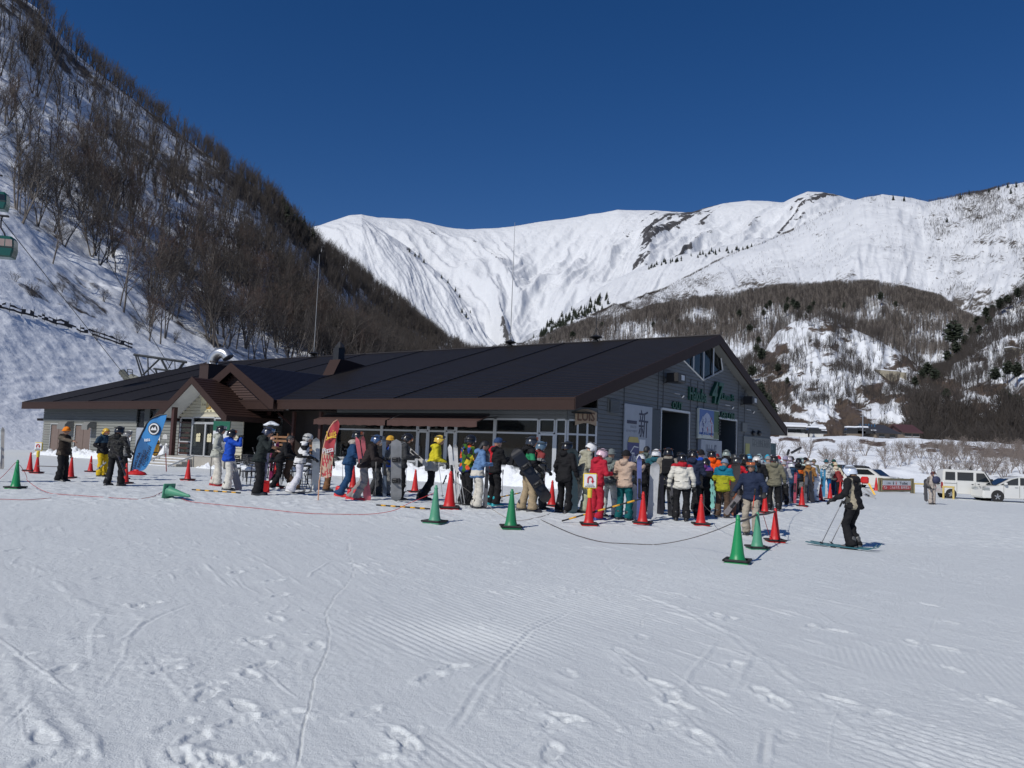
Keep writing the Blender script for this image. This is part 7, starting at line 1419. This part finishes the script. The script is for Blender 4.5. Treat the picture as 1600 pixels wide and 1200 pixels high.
p(1128,809,717,-35,'front',C((.33,.34,.02),'upper',(.01,.15,.23),1.24),brn,'beanie','person in a lime and teal jacket with a grey blue cap',hc=(.20,.26,.36),long=.05)
p(1134,789,702,-10,'stand',blk,blk,'helmet','person with a grey green helmet far back by the boarding doorway',hc=(.26,.31,.28))
p(1148,800,714,-50,'wide',C(red),blk,'helmet','person in a red jacket reaching forward beside the lime jacket',hc=dg)
p(1162,790,710,-15,'front',C(blk),blk,'helmet','person with a black helmet and white motif behind the navy jacket',hc=blk)
p(1174,836,722,150,'poles',C((.022,.032,.065)),C((.36,.32,.26)),'helmet','person in a navy jacket and beige trousers looking left with skis in hand',hc=(.02,.09,.11),skin=1,gl=blk)
p(1182,797,712,-10,'front',C(blk),blk,'helmet','person with an orange and white helmet and a black jacket',hc=(.70,.68,.66))
p(1199,792,713,-20,'front',C((.24,.25,.26)),crm,'beanie','person in a grey hooded jacket and pale trousers in the middle of the queue',hc=(.25,.26,.27))
p(1209,798,712,-20,'stand',C((.17,.16,.115)),blk,'helmet','person in an olive jacket with a black helmet crossed by a white stripe',hc=(.03,.03,.03),gog=None,long=.04)
p(1223,789,721,-30,'front',C((.34,.34,.37)),blk,'beanie','person in a light grey jacket with a hood right of the olive jacket',pack=(.10,.10,.12),hc=(.34,.34,.37))
p(1247,783,716,-25,'hold',C(blk,'band',(.62,.12,.02),1.22),gry,'helmet','person in an orange and black jacket and grey trousers',hc=blk)
p(1263,784,720,-15,'front',C((.30,.15,.05)),brn,'helmet','person in an ochre brown jacket beside the orange and black jacket',hc=(.5,.48,.45))
p(1274,784,721,40,'down',C((.66,.68,.72),'sleeve',(.30,.50,.62)),(.66,.70,.76),'helmet','person in a white vest, pale blue sleeves and white trousers',hc=(.62,.58,.60))
p(1291,774,718,-10,'pockets',C((.60,.60,.58),'camo',(.03,.03,.03),1,(.6,.6,.58)),(.01,.14,.36),'beanie','person in a black and white patterned jacket and blue trousers',hc=(.02,.09,.12),puff=1.08)
p(1302,773,716,-30,'front',C((.02,.07,.05)),dg,'beanie','person with a dark green cap behind the patterned jacket',hc=(.01,.06,.05))
p(1312,775,731,20,'down',C((.25,.04,.04)),blk,'helmet','small person in red and black near the right end of the queue',hc=dg)
p(1334,857,728,42,'poles',C(blk,'piping',(.34,.30,.22)),blk,'helmet','standing skier in a black and beige jacket with a white helmet and two poles',hc=(.62,.68,.78),bt=(.10,.10,.10),hair=(.22,.13,.07))
p(1456,788,737,185,'carry',C((.42,.37,.33),'sleeve',(.13,.12,.12)),(.42,.37,.33),'beanie','person in beige bib clothing walking across the open snow with a board',hc=(.16,.06,.05))
p(1007,786,694,-30,'stand',C((.10,.13,.12)),dg,'hair','bare headed person with dark hair in front of the drink banner',hc=blk)
# heads of the people further back in the queue, right of the doorways: (px, head top, distance, colours...)
BK=[(1172,704,38,(.06,.30,.52),(.03,.03,.05),'blue and black helmet far back before the panel'),(1186,704,39,(.03,.035,.05),(.3,.3,.32),'dark cap beside the pale patterned helmet'),(1188,707,36,(.38,.52,.56),(.4,.45,.5),'pale aqua helmet in the far queue'),(1199,708,37,(.02,.32,.48),(.02,.3,.45),'turquoise hood in the far queue'),(1211,707,36,(.03,.03,.03),(.3,.02,.03),'black helmet with pale goggles in the far queue'),(1217,711,39,(.55,.03,.05),(.55,.03,.05),'red hood at the back of the queue'),(1226,712,34,(.30,.28,.38),(.22,.18,.26),'lilac grey cap in the queue'),(1233,711,37,(.60,.55,.58),(.32,.26,.36),'whitish helmet with a mauve jacket in the queue'),(1238,706,40,(.03,.03,.035),dg,'black cap in front of the raised skis'),(1250,714,38,(.55,.68,.60),(.5,.6,.56),'pale green white helmet in the queue'),(1256,713,41,blk,brn,'black hood beside the brown caps'),(1262,715,42,(.16,.10,.06),brn,'brown cap at the back of the queue'),(1270,717,43,(.16,.15,.11),olv,'olive cap at the back of the queue'),(1238,722,33,(.70,.72,.75),(.02,.05,.10),'small white helmet with a dark blue jacket'),(1150,708,41,dg,olv,'dark cap and olive jacket by the boarding doorway'),(1158,704,40,blk,olv,'black cap right of the boarding doorway'),(1144,700,43,(.05,.055,.05),dg,'dark helmet deep inside the boarding doorway'),(1120,707,44,(.2,.02,.03),blk,'dark red cap beside the name board'),(1065,706,40,blk,dg,'black helmet before the name board'),(1152,716,33,(.55,.55,.55),(.03,.03,.035),'black and white jacket at the head of the queue'),(1306,722,44,(.6,.52,.36),(.62,.55,.42),'cream hood beside the dark green cap'),(1268,722,36,(.30,.02,.08),(.42,.05,.12),'dark pink jacket between the orange and brown jackets'),(1216,716,33,(.30,.31,.33),(.10,.16,.12),'grey cap squeezed between the olive and grey jackets')]
for i,(x,y,d_,hc,jc,l) in enumerate(BK):
    Pn=atd(x,y,d_); g_=float(G(Pn[0],Pn[1])); Hn=min(max(Pn[2]-g_,1.5),1.92)
    p(x,0,0,random.choice((-10,-25,-40,15)),random.choice(('stand','front','pockets','stand2')),tuple(jc),random.choice((blk,dg,brn,nav)),'helmet' if 'helmet' in l or 'jacket' in l else 'beanie','person with a '+l if 'helmet' in l or 'cap' in l or 'hood' in l else 'person in a '+l,hc=tuple(hc),loc=(Pn[0],Pn[1],g_),H=Hn)
# ---------------------------------------------------------------- skis, boards and poles that people hold
def gear():
    def SK(x0,y0,x1,y1,c,l,roll=0,spread=0,dd=-.25,group='skis held upright'):
        A=at(x0,y0); A=A+np.array([0,dd,0]); B=atd(x1,y1,A[1]+.02); return skis(A,B,c,l,roll,spread,group=group)
    def BD(x0,y0,x1,y1,c,l,roll=0,flip=False,dd=-.3,w=1.,Y=None):
        A=at(x0,y0) if Y is None else atd(x0,y0,Y); A=A+np.array([0,dd,0]); A=atd(x0,y0,A[1]); B=atd(x1,y1,A[1]+.02); return board(A,B,c,l,roll,flip,w)
    def PO(x0,y0,x1,y1,l,c=(.25,.25,.26),dd=-.2):
        A=at(x0,y0); B=atd(x1,y1,A[1]+dd); return pole(A,B,l,c)
    SK(8,733,-2,668,(.45,.42,.38),'pale crossed skis with black bindings at the left edge',0,.05)
    BD(197,744,184,710,(.12,.10,.09),'slim dark board carried low by the dark camouflage jacket',.9,False,-.45,.6,Y=at(177,759)[1]); BD(150,735,166,722,(.62,.64,.62),'pale board held by the person in yellow trousers',.4,False,-.35,.6,Y=at(158,745)[1])
    SK(378,765,353,688,(.30,.31,.32),'grey skis leaning against the blue jacket',.3,.03); SK(372,757,358,684,(.36,.35,.34),'thin pale skis crossing behind the grey skis',.2,.0,.1)
    PO(418,768,395,700,'black pole hanging behind the black suit'); SK(413,763,417,686,(.09,.09,.15),'dark purple skis in front of the person in the black suit',0,.02); SK(421,762,430,690,(.35,.05,.16),'magenta skis beside the purple skis',.2,.02,.2)
    PO(486,768,487,706,'thin black pole right of the banded jacket'); BD(493,768,494,684,(.66,.68,.66),'tall white board held upright left of the red banner',0,True,-.3,.72)
    A=at(452,771); B=at(483,770.5); skis(A+np.array([0,-.1,.03]),B+np.array([0,-.1,.03]),(.10,.10,.10),'dark skis worn flat on the snow by the banded jacket',PI/2,.01,group=None,gap=.12)
    SK(577,781,562,682,(.55,.13,.15),'red and white skis held by the blue helmet',.2,.02); PO(586,777,588,710,'grey pole beside the hunched black jacket'); PO(535,774,536,706,'thin pole behind the navy ski suit'); SK(603,776,600,682,(.10,.13,.18),'dark skis held upright by the orange yellow cap',.1,.0); PO(631,772,630,712,'thin grey pole right of the snowboard',c=(.4,.1,.12)); PO(634,771,635,716,'second thin pole right of the snowboard')
    BD(619,784,619,686,(.20,.205,.21),'grey snowboard standing upright before the orange goggles',0,False,-.45,.9)
    A=at(672,781); Y=A[1]-.2; skis(atd(668,728,Y),atd(628,692,Y),(.62,.60,.56),'white skis carried diagonally on the shoulder of the yellow jacket',.2,0,group='skis carried slanting'); PO(692,778,684,712,'white grey pole held by the yellow jacket',(.5,.5,.5)); BD(692,757,698,742,(.03,.03,.04),'black binding and board tip beside the yellow jacket',.5,False,-.1,.8,Y=at(690,778)[1])
    SK(714,787,707,694,(.60,.60,.60),'white ski pair held by the chequered jacket',0,.02); PO(722,790,715,740,'silver pole crossing before the chequered jacket',(.5,.5,.5)); PO(712,790,716,738,'second silver pole before the chequered jacket',(.5,.5,.5)); PO(727,792,719,742,'slanting silver pole by the black trousers',(.5,.5,.5))
    SK(758,794,763,704,(.10,.10,.11),'dark skis held upright by the light blue hoodie',0,.0); PO(784,786,786,735,'black pole behind the red and black jacket') 
    Y=at(822,799)[1]-.35; board(atd(858,784,Y),atd(803,702,Y),(.014,.014,.016),'black snowboard carried diagonally under the arm of the tan trousers',.25,False,1.); PO(846,797,853,728,'orange pole standing right of the black snowboard',(.6,.18,.08)); PO(851,796,851,722,'white pole with a round top right of the tan trousers',(.6,.6,.55))
    BD(893,803,894,700,(.015,.035,.045),'dark teal snowboard upright between black and white figures',0,True,.2,1.)
    SK(996,814,999,712,(.10,.12,.30),'blue skis upright left of the white helmets',.1,.0); BD(1018,812,1024,722,(.45,.46,.47),'translucent grey snowboard upright below the white helmets',0,True,-.3,.85); BD(992,812,990,756,(.40,.40,.42),'patterned board standing before the teal trousers',.2,True,-.2,.8)
    SK(1089,800,1087,745,(.12,.12,.13),'dark skis between the white quilted and navy jackets',.1,.0); BD(1112,795,1109,732,(.22,.52,.45),'mint green snowboard between the orange and lime jackets',.1,True,-.35,.8); BD(1122,800,1113,756,(.25,.55,.48),'mint tail of a board below the lime sleeve',.3,True,-.5,.5)
    BD(1147,806,1150,722,(.05,.04,.04),'tall dark snowboard with a brown tail left of the navy jacket',0,True,0,.9); BD(1146,806,1149,768,(.28,.09,.04),'rust brown tail of a board left of the navy jacket',0,True,-.08,.9)
    A=at(1174,836); Y=A[1]-.15; skis(atd(1133,803,Y),atd(1156,774,Y),(.22,.20,.20),'pale skis pointing down left from the hand of the navy jacket',.2,.0,group='skis carried slanting'); pole(atd(1176,797,Y-.25),atd(1180,765,Y-.25),'red pole grip at the side of the navy jacket',(.6,.05,.02))
    PO(1234,787,1232,750,'dark ski tip upright by the light grey jacket'); BD(1222,784,1220,768,(.16,.16,.17),'round grey board tail near the black trousers',0,True,-.2,.8); PO(1262,786,1264,752,'dark pole behind the red cone by the orange jacket')
    A=atd(1236,708,41);B=atd(1252,699,41); skis(A,B,(.04,.04,.045),'black skis carried on a shoulder above the far queue',.4,.0,group='skis carried slanting'); A=atd(1230,712,41);B=atd(1233,702,41); skis(A,B,(.04,.04,.045),'short black ski tips poking up in the far queue',.4,.0,group='skis carried slanting')
    BD(1306,774,1306,728,(.02,.13,.30),'blue board behind the patterned jacket',0,True,.1,.7)
    rr=random.Random(12)
    for i,(x,y,h_,c) in enumerate([(1048,806,60,(.03,.03,.035)),(1056,808,52,(.08,.08,.09)),(1030,803,66,(.02,.02,.03)),(1100,802,55,(.05,.05,.06)),(1138,801,50,(.10,.03,.03)),(1190,795,60,(.12,.12,.13)),(1205,797,45,(.45,.45,.44)),(1216,790,50,(.04,.04,.05)),(1240,786,48,(.35,.05,.08)),(1256,786,44,(.10,.10,.12)),(1268,785,50,(.03,.03,.04)),(960,806,52,(.2,.2,.2)),(940,806,40,(.4,.4,.42)),(1158,792,58,(.3,.3,.32)),(1166,800,70,(.03,.03,.03)),(1284,776,44,(.04,.2,.35))]):
        SK(x,y,x+rr.uniform(-6,6),y-h_,c,'ski pair held among the packed queue, its tips at chest height' ,rr.uniform(-.5,.5),rr.choice((0,.02)),-.15,'ski pairs lost in the crowd')
    # standing skier
    A=at(1268,848.5,dz=.03);B=at(1384,862,dz=.03); d=(B-A); 
    skis(A+np.array([0,.18,0]),A+np.array([0,.18,0])+d*.97,(.03,.13,.16),'teal tipped ski pair worn by the standing skier',PI/2,.012,group=None,gap=.13)
    A=at(1282,852);B=atd(1316,784,at(1334,857)[1]-.25); pole(A,B,'front pole planted by the standing skier'); A=at(1297,852);B=atd(1324,796,at(1334,857)[1]+.2); pole(A,B,'rear pole planted by the standing skier')
    # walking figure
    Y=at(1456,788)[1]+.15; board(atd(1447,784,Y),atd(1446,748,Y),(.07,.07,.08),'dark snowboard under the arm of the walking person',.3,True,.8); m=MB(); Pq=atd(1463,750,Y-.4); m.ell(Pq,(.22,.14,.20),10,7); m.tube([tuple(Pq+np.array([-.15,0,.1])),tuple(Pq+np.array([-.2,.1,.38]))],.02,5); tag(m.build('shoulder_bag',mat('bag_navy',(.03,.035,.08),.7,bump=.3),smooth=True),'dark blue bag carried by the walking person','bag')
# ---------------------------------------------------------------- world, sun, camera
def build_light():
    w=bpy.data.worlds.new('World'); sc.world=w; w.use_nodes=True; nt=w.node_tree; bg=nt.nodes['Background']; sky=nt.nodes.new('ShaderNodeTexSky'); sky.sky_type='NISHITA'; sky.sun_disc=False
    az=math.atan2(-.65,-.76); sky.sun_elevation=R_(41); sky.sun_rotation=az; sky.altitude=300; sky.air_density=1.0; sky.dust_density=0.; sky.ozone_density=5.
    hs=nt.nodes.new('ShaderNodeHueSaturation'); hs.inputs['Saturation'].default_value=1.264; nt.links.new(sky.outputs[0],hs.inputs['Color']); mx=nt.nodes.new('ShaderNodeMix'); mx.data_type='RGBA'; mx.blend_type='MULTIPLY'; mx.inputs[0].default_value=1; mx.inputs[7].default_value=(.98,.83,.99,1); nt.links.new(hs.outputs[0],mx.inputs[6]); nt.links.new(mx.outputs[2],bg.inputs[0]); bg.inputs[1].default_value=.06
    l=bpy.data.lights.new('sun','SUN'); l.energy=3.3; l.angle=R_(.53); l.color=(1,.965,.90); o=bpy.data.objects.new('sun',l); col.objects.link(o)
    d=Vector((-.65*math.cos(R_(41)),-.76*math.cos(R_(41)),math.sin(R_(41)))); o.rotation_euler=d.to_track_quat('Z','Y').to_euler()
    c=bpy.data.cameras.new('camera'); c.sensor_width=36; c.lens=36*FPX/1600; c.clip_start=.1; c.clip_end=30000; o=bpy.data.objects.new('camera',c); col.objects.link(o)
    M=Matrix(((cR[0],cU[0],-cF[0],0),(cR[1],cU[1],-cF[1],0),(cR[2],cU[2],-cF[2],1.65),(0,0,0,1))); o.matrix_world=M; sc.camera=o
    sc.view_settings.view_transform='Standard'; sc.view_settings.look='None'; sc.view_settings.exposure=0; sc.view_settings.gamma=1
    sc.cycles.max_bounces=6; sc.cycles.transparent_max_bounces=8
prep_text(TXT_ITEMS)
build_people(); gear(); cones(); furniture(); banners(); building(); vehicles()
build_ground(); build_land(); build_trees(); lift(); far_buildings(); build_light()
for o in bpy.data.objects:      # sub-sub parts are lifted one level so that nothing sits deeper than thing > part > sub-part
    d=0;q=o
    while q.parent: q=q.parent; d+=1
    if d>2: w=o.matrix_local.copy(); pm=o.parent.matrix_local.copy(); gp=o.parent.parent; o.parent=gp; o.matrix_local=pm@w
